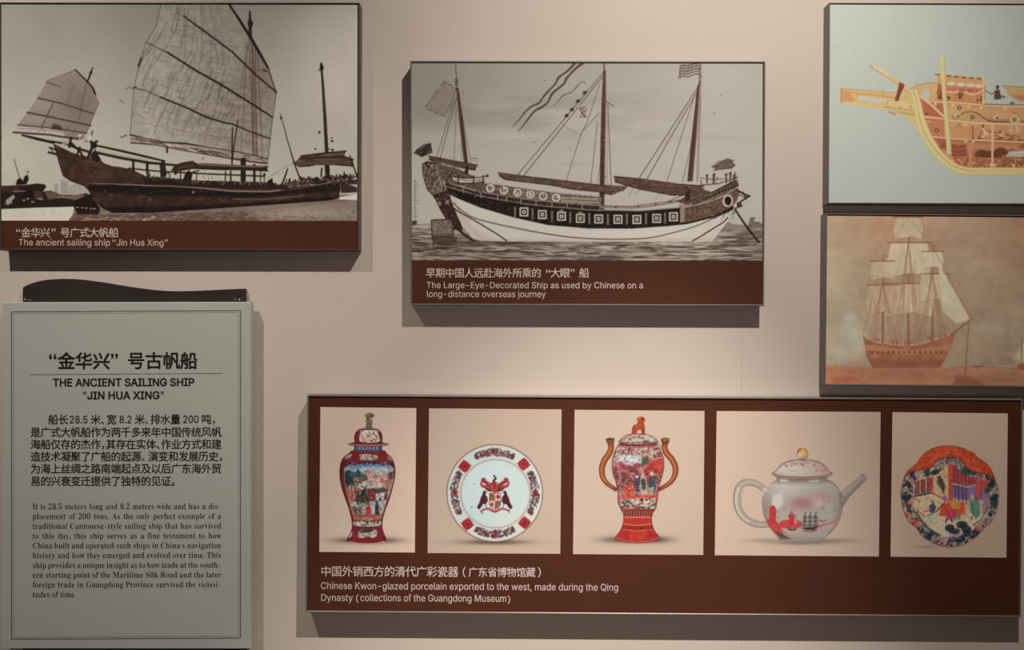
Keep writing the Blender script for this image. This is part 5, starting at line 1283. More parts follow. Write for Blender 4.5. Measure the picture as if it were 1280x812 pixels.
    # beakhead
    K.poly([(1052, 110), (1072, 112), (1095, 114), (1120, 115.5), (1138, 111.5), (1143, 120), (1146, 146), (1124, 142.5), (1110, 136.5), (1085, 132.5), (1051, 128.5)], (208, 176, 120))
    K.poly([(1052, 111), (1062, 115), (1070, 126), (1052, 127)], (204, 146, 96), .95, .8)
    K.poly([(1054, 112), (1120, 118), (1120, 121), (1060, 115)], (206, 168, 108), .9)
    K.poly([(1072, 119.5), (1086, 121), (1108, 124), (1109, 128), (1086, 127), (1073, 124)], (190, 190, 182), .95, .6)
    K.line([(1053, 113), (1075, 117), (1100, 119.5), (1120, 122)], 1, (190, 116, 72), .8); K.line([(1052, 110), (1085, 113), (1120, 115.5)], .8, (166, 130, 76), .8); K.line([(1051, 128), (1085, 132), (1110, 136)], 1.6, (214, 186, 112), .95); K.line([(1052, 110), (1052, 128)], 1.1, (170, 116, 76), .9)
    for x in (1072, 1088, 1104):
        K.line([(x, 113), (x, 119)], 1.8, (190, 160, 94), .9); y = np.interp(x, [1070, 1104], [127, 131]); K.poly([(x - 3, y + 1.5), (x - 1.4, y - 2.4), (x + .6, y - 2.4), (x + 2.4, y + 1.5)], (224, 196, 132), .95); K.line([(x - 1.5, y - 3), (x + 1, y + 2)], .7, (140, 100, 60), .6)
    K.poly([(1110, 126), (1128, 126), (1142, 130), (1143, 137), (1110, 133.5)], (212, 186, 128)); K.line([(1110, 125.5), (1110, 133.5)], .8, (160, 126, 78), .8); K.line([(1105, 133.5), (1142, 137)], .9, (166, 130, 80), .9); K.line([(1120, 139), (1144, 143)], .8, (160, 124, 74), .9)
    for x in (1113, 1126, 1139):
        K.ell(x, 133.5, 1.5, 1.2, (166, 130, 84), .7)
    K.poly([(1127, 122), (1136, 115), (1140, 126), (1128, 127)], (206, 178, 116), .9)
    K.line([(1112, 139.5), (1120, 142.5)], 1.3, (112, 104, 88), .9)
    K.poly([(1124, 142), (1146, 146), (1150, 158), (1145, 158), (1136, 150)], (210, 182, 118), .9, 1)
    # bowsprit running into the hull
    K.line([(1090.5, 81.8), (1110, 94), (1137, 112.5)], [3.4, 4.2, 4.8], (224, 192, 132)); K.line([(1090, 83.5), (1110, 96), (1136, 114.2)], 1, (176, 112, 70), .85); K.line([(1112, 94), (1137, 110.5)], .8, (206, 130, 94), .8)
    K.ell(1089.7, 82.2, 1.6, 1, (150, 140, 96), .9)
    K.line([(1147, 117), (1165, 131), (1182, 147)], [3.4, 3.2, 3], (226, 184, 138)); K.line([(1147, 119), (1165, 133), (1181, 148.6)], .9, (150, 84, 60), .7)
    K.poly([(1124.5, 102.8), (1131.5, 106.5), (1127, 116), (1123.5, 126), (1119, 125.5), (1122, 115)], (132, 66, 48)); K.line([(1125, 104), (1119.5, 125)], .9, (168, 96, 70), .7); K.line([(1126, 102.8), (1131, 106)], 1.6, (120, 94, 62), .9)
    # stem and keel
    outer = [(1138, 111), (1142, 124), (1144, 140), (1147, 158), (1155, 174), (1163, 186), (1174, 200), (1189, 211), (1204, 217.5), (1240, 218), (1420, 218)]
    inner = [(1147.5, 112), (1152, 128), (1156.5, 146), (1166.5, 171), (1180, 190.5), (1196, 203.5), (1210, 208.6), (1240, 209), (1420, 209)]
    so, si = smooth_pts(outer), smooth_pts(inner)
    keel = [tuple(p) for p in so] + [tuple(p) for p in si[::-1]]
    K.poly(keel, (218, 196, 138)); mid = (np.array(smooth_pts(outer[:9], n=8)), np.array(smooth_pts(inner[:7] + [(1240, 209)], n=8)))
    m0 = [((a[0] * .55 + b[0] * .45), (a[1] * .55 + b[1] * .45)) for a, b in zip(mid[0][np.linspace(0, len(mid[0]) - 1, 40).astype(int)], mid[1][np.linspace(0, len(mid[1]) - 1, 40).astype(int)])]
    K.line(m0, 1, (176, 146, 88), .85); K.line([tuple(p) for p in so], 1.3, (196, 184, 116), .9); K.line([tuple(p) for p in si], 1, (184, 140, 90), .85)
    K.line([(1212, 213), (1420, 213)], 1, (196, 164, 100), .7); K.line([(1210, 216.6), (1420, 217.3)], 1.4, (204, 188, 112), .8)
    # foremast
    K.poly([(1174.8, 70.5), (1177, 69.5), (1181, 72), (1183.4, 120), (1188, 165), (1190.2, 194), (1184.4, 191), (1181.2, 150), (1178, 110), (1175.4, 88)], (208, 194, 138)); K.line([(1181, 72), (1183.4, 120), (1188, 165), (1190, 193)], .9, (172, 152, 96), .7)
    K.line([(1176, 71), (1178.6, 110)], .8, (188, 180, 126), .6)
    # standing man in a dark red coat with a green bundle
    K.line([(1244, 115), (1240.5, 117.2), (1233, 113.4)], 1.3, (120, 76, 64), .95); K.poly([(1244.5, 112), (1250.5, 111.6), (1252.5, 124), (1243, 124)], (104, 64, 56)); K.ell(1247.7, 108.8, 1.7, 2.2, (64, 50, 44)); K.line([(1246, 107), (1249.5, 107)], 1, (56, 44, 40))
    K.poly([(1251, 118), (1256, 119.5), (1259, 121), (1256, 122), (1251, 121)], (92, 100, 56), .95, .7); K.line([(1245, 124), (1244, 129.5)], 1.2, (210, 200, 180), .9); K.line([(1250, 124), (1250.5, 129.5)], 1.2, (210, 200, 180), .9); K.line([(1245, 129), (1246.5, 130)], 1, (90, 70, 56), .9)
    # numbered discs
    for x, y in ((1174.5, 115.5), (1199.7, 134.2), (1216.3, 146), (1171.5, 162.6), (1269, 149)):
        K.ell(x, y, 2.6, 2.7, (86, 52, 40), .95); K.ell(x, y, 1.1, 1.7, (214, 166, 122), .95)
    K.grain(0.009)
    return K

# ---------------------------------------------------------------- print: faded rust-toned painting, a plain sailing ship under a cloudy sky
def art_faded():
    K = Ink(1030, 266, 1430, 486, (150, 126, 103), 1.5, 44)
    r = K.rng
    rust, dk, sail = (152, 96, 70), (128, 78, 56), (188, 172, 142)
    K.im[:] = (158, 132, 108)
    K.glow(1040, 300, 60, 60, (176, 150, 120), .7); K.glow(1120, 285, 50, 24, (170, 122, 92), .7); K.glow(1040, 400, 40, 70, (166, 152, 124), .7)
    K.glow(1230, 290, 70, 40, (150, 122, 98), .7); K.glow(1290, 300, 40, 60, (148, 106, 78), .6); K.glow(1250, 410, 70, 60, (148, 126, 102), .7); K.glow(1235, 410, 26, 7, (156, 146, 120), .7)
    K.tone(K.noise(40, 3, 4, (1.6, .8)), .06)
    # pale bank of cloud low on the left
    for x, y, a, b in ((1062, 415, 14, 16), (1074, 432, 10, 14), (1052, 440, 12, 10), (1064, 398, 8, 8)):
        K.glow(x, y, a, b, (176, 172, 150), .75)
    # water
    sea = [(1028, 457), (1100, 459), (1250, 460), (1430, 461), (1430, 490), (1028, 490)]
    K.poly(sea, (166, 112, 84), .95, 2.5); K.glow(1050, 472, 40, 9, (176, 108, 82), .7); K.glow(1250, 475, 50, 8, (138, 94, 68), .7)
    K.ticks(160, (1032, 459, 1420, 484), (140, 84, 60), (5, 20), 1, .5, 0, .1); K.ticks(90, (1032, 459, 1420, 484), (186, 140, 110), (5, 18), 1, .45, 0, .1)
    # far shore and boats on the right
    K.poly([(1222, 456), (1235, 449), (1246, 453), (1252, 444), (1264, 446), (1270, 456)], (138, 112, 90), .7, 2)
    K.line([(1190, 459), (1230, 458), (1280, 461)], 1, (120, 88, 66), .7); K.poly([(1216, 457), (1231, 456), (1229, 459), (1219, 459.5)], (124, 84, 62), .8)
    K.poly([(1272, 455), (1290, 455), (1288, 462), (1274, 462)], dk, .8); K.line([(1279, 456), (1278, 424)], 1.2, dk, .8); K.poly([(1279, 428), (1288, 436), (1287, 450), (1279, 452)], (196, 178, 146), .8); K.poly([(1277, 432), (1268, 448), (1277, 451)], (186, 166, 136), .7)
    # plain three-masted ship seen from the side
    hull = [(1079, 418), (1084, 424), (1098, 428), (1120, 431), (1146, 431), (1166, 427), (1184, 420), (1196, 414), (1190, 432), (1183, 448), (1176, 459), (1092, 460), (1084, 446)]
    K.poly(hull, rust); K.clip = K.full(hull); K.tone(K.noise(8, 5), .08); K.poly([(1080, 430), (1140, 438), (1190, 430), (1188, 437), (1140, 444), (1082, 437)], (172, 122, 92), .7, 1); K.poly([(1084, 448), (1182, 450), (1178, 462), (1090, 462)], (134, 80, 58), .8, 2)
    for k in range(14):
        K.poly([(1090 + k * 6.6, 438.5), (1092.8 + k * 6.6, 438.5), (1092.8 + k * 6.6, 441.8), (1090 + k * 6.6, 441.8)], (112, 64, 46), .8)
    K.clip = None
    K.line([(1079, 418), (1098, 428), (1120, 431), (1146, 431), (1184, 420), (1196, 414)], 1.4, (188, 142, 110), .8)
    K.line([(1190, 418), (1204, 407), (1216, 399)], [2.2, 1.8, 1.2], dk, .9)
    masts = ((1104, 318, 428), (1136, 268, 431), (1166, 306, 427))
    for x, t, b in masts:
        K.line([(x + 1, t), (x, b)], [1.6, 3], (140, 88, 64), .95)
    def square_sail(x, y, w, h, c, bulge=5):
        q = [(x - w * .42, y), (x + w * .42, y), (x + w * .5, y + h * .55), (x + w * .46, y + h), (x + bulge, y + h * .86), (x - w * .46, y + h), (x - w * .5, y + h * .5)]
        K.poly(q, c, .9, .8); K.clip = K.full(q)
        K.ticks(int(w * .5), (x - w / 2, y, x + w / 2, y + h), (156, 132, 104), (h * .4, h * .9), 1.2, .45, 1.5, .12); K.ticks(int(w * .3), (x - w / 2, y, x + w / 2, y + h), (206, 192, 162), (h * .3, h * .8), 1.3, .5, 1.5, .12)
        K.clip = None; K.line([(x - w * .5, y), (x + w * .5, y)], 1.5, dk, .85); K.line([(x - w * .46, y + h), (x + bulge, y + h * .86), (x + w * .46, y + h)], .8, (140, 100, 76), .6)
    square_sail(1136, 271, 36, 28, (178, 158, 128)); square_sail(1137, 303, 54, 44, sail, 4); square_sail(1137, 354, 62, 42, (184, 158, 128), 5)
    square_sail(1104, 326, 30, 24, (182, 160, 130), 3); square_sail(1104, 356, 40, 38, (176, 146, 116), 3)
    square_sail(1167, 314, 26, 22, (190, 174, 146), 3); square_sail(1168, 342, 36, 36, (186, 164, 134), 3)
    K.poly([(1174, 330), (1214, 400), (1196, 404), (1178, 388)], (190, 176, 148), .85, .8); K.line([(1166, 308), (1216, 399)], .8, dk, .7)
    for x, t, b in masts:
        for s in (-1, 1):
            for k in range(3):
                K.line([(x, t + 34), (x + s * (10 + k * 4), b - 1)], .8, (136, 88, 64), .65)
    for x, t, b in masts:
        K.poly([(x + 1, t - 1), (x + 9, t + 1.5), (x + 1, t + 4)], (170, 104, 78), .85)
    K.line([(1104, 320), (1136, 272)], .6, dk, .5); K.line([(1166, 308), (1136, 272)], .6, dk, .5); K.line([(1104, 322), (1080, 416)], .7, dk, .5)
    for k in range(30):
        x = r.uniform(1086, 1184); K.line([(x, np.interp(x, [1086, 1130, 1184], [424, 431, 420])), (x, np.interp(x, [1086, 1130, 1184], [424, 431, 420]) - r.uniform(2, 4))], 1, dk, .8)
    # reflection and small craft near the frame
    K.poly([(1092, 460), (1176, 459), (1168, 474), (1100, 476)], (150, 96, 72), .45, 4)
    K.poly([(1196, 470), (1214, 472), (1230, 478), (1226, 484), (1190, 484)], (128, 76, 54), .75, 2.5); K.poly([(1040, 472), (1070, 470), (1074, 477), (1044, 480)], (150, 84, 60), .6, 2.5)
    K.line([(1207, 472), (1212, 398)], [2, 1.2], (134, 86, 62), .85)
    K.tone(K.noise(10, 7), .035)
    K.grain(0.009)
    return K

# ---------------------------------------------------------------- five prints of painted porcelain
def sheet(x0, y0, x1, y1, seed, paper):
    return Ink(x0 - 1, y0 - 1, x1 + 1, y1 + 1, paper, 1.9, seed)

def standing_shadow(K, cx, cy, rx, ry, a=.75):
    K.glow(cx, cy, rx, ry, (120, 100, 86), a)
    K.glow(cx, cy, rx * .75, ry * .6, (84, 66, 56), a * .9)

def art_lidded_vase():
    K = sheet(398, 508, 521, 691, 51, (184, 159, 140))
    r = K.rng
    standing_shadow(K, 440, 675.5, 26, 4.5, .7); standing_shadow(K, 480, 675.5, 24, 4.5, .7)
    red, dred, cream, drk, blue = (124, 32, 35), (70, 20, 24), (192, 176, 156), (44, 36, 34), (58, 66, 98)
    # body
    b = [(442, 563), (436, 567), (428, 574), (424.8, 586), (425.2, 600), (428, 612), (432, 624), (436.5, 637), (439.6, 650), (440, 660), (437, 668), (434.3, 674), (436, 677.4), (447, 679.4), (460, 680), (472, 679.2),
         (480, 677), (481.8, 673), (479, 666), (477.2, 658), (478, 648), (481.5, 636), (486, 624), (490, 610), (493, 596), (493.2, 584), (489.5, 573), (483, 567), (477, 563)]
    K.poly(b, red, 1, .6, True)
    C = K.full(b, .6, True)
    K.clip = C
    K.poly([(422, 563), (431, 563), (428, 600), (438, 640), (437, 682), (424, 682)], dred, .8, 3); K.poly([(495, 563), (488, 566), (489, 600), (479, 640), (480, 682), (495, 682)], dred, .85, 3)
    K.dabs(120, (424, 563, 494, 680), [(160, 60, 50), (100, 26, 28), (180, 120, 80)], (.5, 1.1), .5)
    # landscape scene
    sc = [(430.5, 585), (440, 578), (452, 580), (460, 577.5), (470, 580), (482, 577.5), (491.5, 585), (491.5, 600), (487, 616), (481, 632), (475.5, 649), (460, 651), (443, 649), (438, 634), (433, 616), (430, 600)]
    K.poly(sc, (172, 176, 170), 1, .6); S = K.full(sc, .6)
    K.clip = S
    K.poly([(428, 574), (494, 574), (494, 584), (428, 586)], (96, 124, 156), .9, 3); K.poly([(428, 586), (494, 584), (494, 592), (428, 594)], (172, 184, 182), .8, 3)
    K.poly([(430, 592), (436, 586), (442, 592), (447, 585), (453, 592), (458, 600), (430, 606)], (62, 92, 108), .9, .8); K.poly([(429, 590), (434, 588), (441, 598), (446, 602), (440, 608), (430, 608)], (34, 52, 50), .9, .8)
    K.poly([(452, 601), (460, 592), (466, 588), (472, 594), (478, 588), (486, 596), (490, 602), (470, 606)], (204, 160, 140), .9, .8); K.line([(460, 592), (464, 598), (470, 594), (476, 600), (482, 593)], 1, (170, 90, 80), .8); K.ell(460, 589.5, 4, 2.2, (196, 100, 100), .7)
    K.poly([(484, 592), (492, 588), (492, 598), (486, 599)], (40, 54, 48), .9, .8); K.poly([(452, 594), (458, 592), (460, 600), (450, 602)], (44, 60, 52), .8, .8)
    K.poly([(440, 597), (456, 596), (452, 604), (442, 604)], (150, 96, 76), .9, .6); K.poly([(428, 606), (442, 606), (446, 608), (456, 604), (480, 604), (492, 602), (490, 609), (430, 612)], (196, 186, 164), .7, .8)
    K.poly([(430, 606), (450, 610), (450, 626), (436, 628)], (150, 68, 60), .85, .8); K.poly([(476, 601), (492, 598), (490, 614), (478, 616)], (160, 124, 108), .8, .8); K.line([(474, 602.5), (492, 598.5)], 1.5, (178, 66, 60), .9)
    for x in (437, 441, 446):
        K.line([(x, 608), (x + 1, 628)], 1.1, (196, 160, 136), .8)
    for x in (480, 484, 488):
        K.line([(x, 602), (x - 1, 622)], .9, (110, 84, 76), .7)
    K.poly([(450, 612), (478, 608), (484, 612), (484, 626), (452, 628)], (74, 50, 50), .85, 1); K.poly([(452, 606), (470, 603), (480, 606), (478, 610), (454, 611)], (188, 176, 156), .9, .8); K.poly([(460, 612), (468, 610), (472, 622), (462, 626)], (120, 36, 44), .9, .6)
    K.poly([(470, 617), (482, 615), (480, 620), (478, 628), (476, 620), (471, 626), (469, 621)], (212, 206, 196), .95, .5); K.poly([(446, 614), (456, 612), (462, 630), (450, 636), (444, 626)], (40, 44, 38), .8, 1)
    K.dabs(60, (436, 604, 486, 632), [(40, 34, 34), (200, 190, 170), (150, 60, 60), (60, 84, 70), (110, 84, 74)], (.5, 1.2), .8)
    K.poly([(455, 629), (486, 624), (478, 642), (446, 645), (442, 634)], (172, 166, 156), .75, 1.5)
    K.poly([(438, 632), (452, 634), (452, 646), (442, 646)], (54, 46, 40), .7, 1.2); K.dabs(26, (436, 628, 454, 646), [(40, 34, 32), (150, 76, 60), (190, 170, 146)], (.5, 1.2), .85, ang=.6)
    K.poly([(457, 634), (461, 631), (464, 635), (463, 643), (457, 643)], (188, 48, 54), .95, .5); K.ell(460, 629.5, 1.4, 1.4, (60, 40, 38)); K.line([(464, 632), (467, 641)], 2, (196, 190, 176), .9)
    K.poly([(468.5, 631), (472.5, 630), (474, 643), (468.5, 644)], (40, 38, 46), .95, .5); K.ell(470.5, 628, 1.4, 1.6, (46, 36, 34)); K.line([(474, 632), (477, 638)], 1, (60, 50, 46), .8)
    K.poly([(441, 643), (478, 642), (476, 649), (443, 650)], (150, 70, 56), .85, 1); K.line([(441, 648), (477, 647)], 1, (188, 150, 110), .8)
    K.dabs(260, (431, 592, 492, 650), [(34, 30, 30), (60, 44, 42), (206, 196, 178), (130, 50, 48), (70, 84, 70), (150, 120, 100), (186, 170, 150)], (.3, .75), .7)
    K.dabs(70, (431, 584, 492, 600), [(40, 60, 70), (90, 116, 130), (200, 186, 170), (150, 90, 84)], (.3, .7), .6)
    K.dabs(60, (431, 588, 450, 608), [(24, 36, 36), (50, 80, 90), (30, 44, 40)], (.5, 1.2), .8)
    K.tone(K.noise(2.2, 12, 2), .16)
    K.clip = C
    # dark scalloped frame round the scene and cartouches
    for i in range(11):
        K.ell(431 + i * 6, 579 - (1 if i % 2 else 0) + abs(i - 5) * .35, 2.6, 1.6, (46, 44, 66), .9)
    K.line([(430, 586), (430.5, 602), (434, 618), (439, 636), (443, 649)], 1.1, (190, 140, 100), .6); K.line([(491.5, 586), (491, 602), (486.5, 618), (480, 636), (475.5, 649)], 1.1, (190, 140, 100), .5)
    def cart(pts, n):
        K.poly(pts, cream, 1, .6, True)
        x0, x1 = min(p[0] for p in pts), max(p[0] for p in pts); y0, y1 = min(p[1] for p in pts), max(p[1] for p in pts)
        K.outline(pts, .9, (60, 30, 30), .7)
        K.dabs(int(n * 1.6), (x0 + 1, y0 + 1, x1 - 1, y1 - 1), [(60, 46, 44), (150, 120, 104), (140, 70, 60), (226, 214, 196), (110, 96, 86)], (.4, 1.1), .8)
    cart([(449, 570), (453, 567.5), (460, 567), (469, 568), (472.5, 571), (468, 575), (454, 575.5)], 30)
    cart([(441, 652), (452, 651), (460, 653), (470, 651), (476, 651), (475, 657), (462, 658.5), (444, 657.5)], 34)
    cart([(446.5, 668), (450, 662), (458, 661), (470, 662), (471.5, 668), (466, 673), (460, 671), (452, 673)], 30)
    K.poly([(452, 662), (462, 660.5), (468, 663), (460, 666), (450, 666)], (40, 34, 32), .85, .8)
    cart([(437, 663), (440.5, 665), (439, 671), (435.5, 672)], 6); cart([(430, 571), (438, 567), (440, 569), (433, 574)], 8); cart([(484, 568), (489, 571), (491, 577), (486, 574)], 6)
    K.line([(435, 677), (447, 679.3), (460, 680), (472, 679), (480.5, 677)], 1.3, (196, 178, 158), .8)
    K.poly([(484, 572), (486.5, 571), (488, 600), (482, 640), (480, 640), (485, 600)], (150, 60, 56), .35, 1.5)
    K.clip = None
    K.im *= (1 - .14 * C)[..., None]
    # neck
    K.poly([(443, 556), (477.5, 556), (477, 564), (442, 564)], blue); K.clip = K.full([(443, 556), (477.5, 556), (477, 564), (442, 564)])
    for i in range(9):
        x = 443 + i * 4.3
        K.line([(x, 556), (x + 4.3, 564)], .9, (150, 160, 176), .8); K.line([(x + 4.3, 556), (x, 564)], .9, (150, 160, 176), .8)
    K.poly([(440, 555), (446, 555), (445, 565), (440, 565)], (28, 30, 48), .6, 1.5); K.poly([(474, 555), (480, 555), (480, 565), (474, 565)], (28, 30, 48), .6, 1.5); K.clip = None
    # lid with knob
    ld = [(443.5, 553), (443, 546), (445, 540), (449.5, 536.5), (460, 535.5), (471, 536.5), (475.6, 540), (477.5, 546), (477.5, 553), (485.3, 555), (478, 557), (460, 558), (443, 557), (435.3, 555)]
    K.poly(ld, red, 1, .5); K.clip = K.full(ld)
    K.poly([(443, 536), (447, 536), (446, 556), (440, 556)], dred, .7, 1.5); K.poly([(473, 536), (479, 536), (479, 556), (474, 556)], dred, .7, 1.5)
    cart([(450, 541), (454, 537.5), (462, 537), (470, 538), (474, 546), (474, 552), (460, 554), (449, 551)], 50)
    K.line([(435, 555), (446, 556.4), (460, 557), (474, 556.4), (485, 555)], 1.6, (160, 120, 104), .9); K.line([(437, 553.5), (484, 553.5)], 1, (70, 26, 28), .7); K.clip = None
    kn = [(456.8, 536), (457.4, 530), (456.8, 525), (458, 522), (455.2, 519.8), (456.4, 517.6), (460, 516), (464.5, 516), (467.5, 518), (467.6, 520.4), (464.6, 522), (465.4, 526), (464.8, 531), (465.6, 536)]
    K.poly(kn, (112, 84, 62)); K.clip = K.full(kn); K.dabs(26, (455, 516, 468, 536), [(60, 46, 40), (176, 146, 110), (92, 110, 96)], (.5, 1.1), .8); K.poly([(456, 530), (466, 530), (466, 537), (456, 537)], (80, 96, 86), .7, .8); K.clip = None
    K.outline(b, 1.2, (52, 22, 24), .75); K.outline(ld, 1, (60, 26, 28), .7); K.line([(436, 677.4), (447, 679.4), (460, 680), (472, 679.2), (480, 677)], 1.2, (190, 172, 152), .8)
    K.grain(.006)
    return K

def art_armorial_plate():
    K = sheet(534, 510, 703, 693, 52, (204, 178, 157))
    r = K.rng
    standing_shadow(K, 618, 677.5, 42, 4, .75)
    cx, cy = 618.4, 616.2
    K.ell(cx, cy, 60.4, 61.2, (150, 120, 84)); K.ell(cx, cy, 59.4, 60.2, (206, 210, 204)); K.ell(cx + .4, cy + .6, 57.6, 58.2, (212, 216, 208))
    K.clip = (lambda m, w: _spread(K, m, w))(*K.ellmask(cx, cy, 59, 60))
    K.glow(590, 590, 40, 40, (196, 212, 206), .6); K.glow(650, 650, 40, 40, (222, 218, 204), .5)
    K.ell(cx + .8, cy + .6, 46, 45, (198, 206, 202), .6, 2.5); K.ell(cx + .8, cy + .8, 41.5, 40.5, (206, 220, 212), 1, 2)
    K.glow(610, 600, 30, 28, (208, 222, 220), .6); K.glow(606, 640, 30, 14, (190, 214, 212), .5); K.glow(640, 648, 26, 14, (224, 222, 204), .6)
    # dashed ring
    for k in range(120):
        a = k / 120 * 2 * math.pi
        x, y = cx + .8 + 43.2 * math.cos(a), cy + .8 + 42.4 * math.sin(a)
        K.ell(x, y, 1.2, .55, (176, 84, 82) if k % 2 else (150, 130, 112), .6, .5, a + math.pi / 2)
    ring = [(cx + .8 + 44.6 * math.cos(t), cy + .8 + 43.8 * math.sin(t)) for t in np.linspace(0, 2 * math.pi, 90)]
    K.line(ring, .6, (184, 126, 116), .5)
    # flower sprays on the rim
    cols = [(150, 50, 54), (140, 50, 54), (40, 46, 62), (44, 50, 66), (52, 62, 56), (52, 62, 56), (170, 110, 70), (110, 44, 58)]
    for ca in (-90, 90, 180, 0):
        A = math.radians(ca)
        span = 29 if ca in (-90, 90) else 31
        for k in range(230):
            t = r.uniform(-1, 1)
            a = A + math.radians(span) * t
            rad = 50.8 + r.uniform(-5.4, 5.4) * (1 - .35 * abs(t))
            x, y = cx + rad * math.cos(a), cy + rad * 1.01 * math.sin(a)
            s = r.uniform(.35, .85)
            K.ell(x, y, s * 1.9, s, r.choice(cols), .85, .45, a + r.uniform(-1.5, 1.5))
        for k in range(16):
            t = r.uniform(-.9, .9); a = A + math.radians(span) * t; rad = 50.5 + r.uniform(-4, 4)
            x, y = cx + rad * math.cos(a), cy + rad * math.sin(a)
            K.line([(x, y), (x + r.uniform(-3, 3), y + r.uniform(-3, 3))], .6, (60, 56, 60), .8)
        x, y = cx + 51 * math.cos(A), cy + 51.5 * math.sin(A)
        K.ell(x, y, 4, 4, (128, 40, 46), .9); K.dabs(8, (x - 2.5, y - 2.5, x + 2.5, y + 2.5), [(70, 40, 44), (196, 110, 90), (90, 30, 40)], (.6, 1.1), .85)
        for sgn in (-1, 1):
            a = A + sgn * math.radians(span * .92); x, y = cx + 50.5 * math.cos(a), cy + 51 * math.sin(a)
            K.ell(x, y, 4, 2.2, (112, 58, 56), .9, .5, a); K.ell(x, y, 2, 1.1, (76, 74, 62), .8, .5, a)
    # red scalloped lozenges
    for x, y, t in ((580.7, 582.8, -.12), (654.6, 580.2, .1), (584.2, 655.2, .15), (655.8, 653.4, -.1)):
        pts = []
        for k in range(32):
            a = k / 32 * 2 * math.pi
            q = abs(math.cos(a)) + abs(math.sin(a))
            R = 8.3 / q ** .72 * (1 + .07 * math.cos(12 * a))
            pts.append((x + R * math.cos(a + t), y + R * math.sin(a + t)))
        K.poly(pts, (166, 46, 50)); K.dabs(12, (x - 3.5, y - 3.5, x + 3.5, y + 3.5), [(190, 84, 76), (140, 36, 42)], (.5, .9), .6); K.ell(x, y, 1.1, 1.1, (60, 24, 26))
    # crest: mantled helm, shield, two dark birds, ribbon
    m, m2, gold = (150, 38, 44), (112, 30, 36), (176, 134, 92)
    K.line([(618.4, 595), (619.6, 598), (617, 601), (618.5, 605)], [1.2, 2.6, 2.8, 3.4], m2); K.ell(617.5, 594.8, 1.3, 1, m2)
    K.poly([(611, 606), (616, 602), (622, 603), (626, 607), (625, 613), (618.5, 616), (612, 613)], m, .95, .7); K.dabs(12, (612, 603, 625, 615), [gold, (80, 24, 28), (186, 70, 66)], (.6, 1.2), .85)
    for s in (-1, 1):
        X = lambda d: 618.4 + s * d
        K.line([(X(5), 607), (X(9), 604), (X(13), 602), (X(15.5), 600), (X(14), 598), (X(11.5), 599.5)], [3, 4.4, 4, 3.2, 2.4, 1.6], m, .95, smooth=True)
        K.line([(X(4), 611), (X(9), 608.5), (X(14), 608), (X(17), 605), (X(16.5), 602)], [3.2, 4.4, 4, 2.8, 1.8], (164, 56, 58), .95, smooth=True)
        K.line([(X(4), 613), (X(8), 612.5), (X(11), 610.5)], [3, 3.2, 2], m2, .9)
    sh = [(611.8, 616.5), (626, 616.5), (625.8, 630), (623.5, 634), (618.8, 636.5), (613.5, 634), (611.6, 630)]
    K.poly(sh, (190, 110, 88)); K.clip = K.full(sh)
    K.poly([(611, 616), (618.8, 616), (618.8, 626), (611, 626)], (176, 120, 84), .9); K.poly([(618.8, 616), (627, 616), (627, 626), (618.8, 626)], (214, 200, 186), .95); K.poly([(611, 626), (618.8, 626), (618.8, 637), (611, 637)], (214, 196, 180), .95); K.poly([(618.8, 626), (627, 626), (627, 637), (618.8, 637)], (150, 84, 64), .95)
    K.ell(622.6, 621, 2.4, 2.6, (166, 46, 50)); K.ell(614.8, 630.5, 2.2, 2.4, (170, 54, 54)); K.dabs(20, (612, 617, 618, 625), [m, (110, 70, 50)], (.5, .9), .8); K.dabs(16, (619.5, 627, 625.5, 634), [gold, (90, 40, 34)], (.5, .9), .8); K.clip = None
    K.dabs(60, (604, 598, 633, 615), [gold, m2, (190, 80, 76), (90, 30, 34)], (.4, .8), .0)
    K.line(sh + sh[:1], .8, (120, 50, 46), .8)
    K.dabs(26, (610, 603, 627, 616), [gold, (80, 24, 28), (196, 110, 90), m2], (.5, 1), .8)
    for s in (-1, 1):
        X = lambda d: 618.4 + s * d
        K.poly([(X(13.6), 613), (X(11), 614), (X(10.5), 616), (X(12), 618), (X(9.4), 621), (X(8.6), 626), (X(11), 630), (X(14.5), 630), (X(18.6), 636), (X(20.4), 636.5), (X(22.4), 633.5), (X(19.5), 629), (X(18), 623), (X(15.5), 618), (X(14.6), 615)], (78, 30, 44), 1, .5)
        K.line([(X(15.5), 620), (X(17.4), 626), (X(21), 633)], 1, (120, 56, 70), .8); K.line([(X(11), 622), (X(12), 629)], 1, (130, 50, 60), .7); K.line([(X(11.2), 630), (X(10.6), 634)], .9, (96, 44, 44), .9); K.ell(X(11.2), 614.6, 1, .8, (110, 40, 40))
    K.line([(601, 639), (606, 636.5), (611, 636), (618.5, 639.2), (626, 636), (631, 636.4), (636.5, 638.5)], [2, 2.6, 2.8, 3, 2.8, 2.6, 2], (176, 76, 74), .95, smooth=True); K.line([(602, 639), (602.5, 642)], 1.2, (120, 50, 44), .9); K.line([(636, 638.5), (636.5, 641)], 1.2, (120, 50, 44), .9)
    K.line([(612, 638), (618.5, 640.6), (625, 638)], .8, (120, 46, 46), .7)
    K.ell(592.5, 604.5, .9, .5, (110, 100, 96)); K.ell(589.5, 634, .9, .9, (120, 116, 112)); K.ell(637, 602, .6, .6, (130, 130, 126))
    K.clip = None
    rim = [(cx + 59.8 * math.cos(t), cy + 60.6 * math.sin(t)) for t in np.linspace(0, 2 * math.pi, 120)]
    K.line(rim, 1.2, (140, 104, 72), .8)
    K.grain(.006)
    return K

def _spread(K, m, win):
    i0, i1, j0, j1 = win
    full = np.zeros((K.h, K.w))
    full[j0:j1, i0:i1] = m
    return full

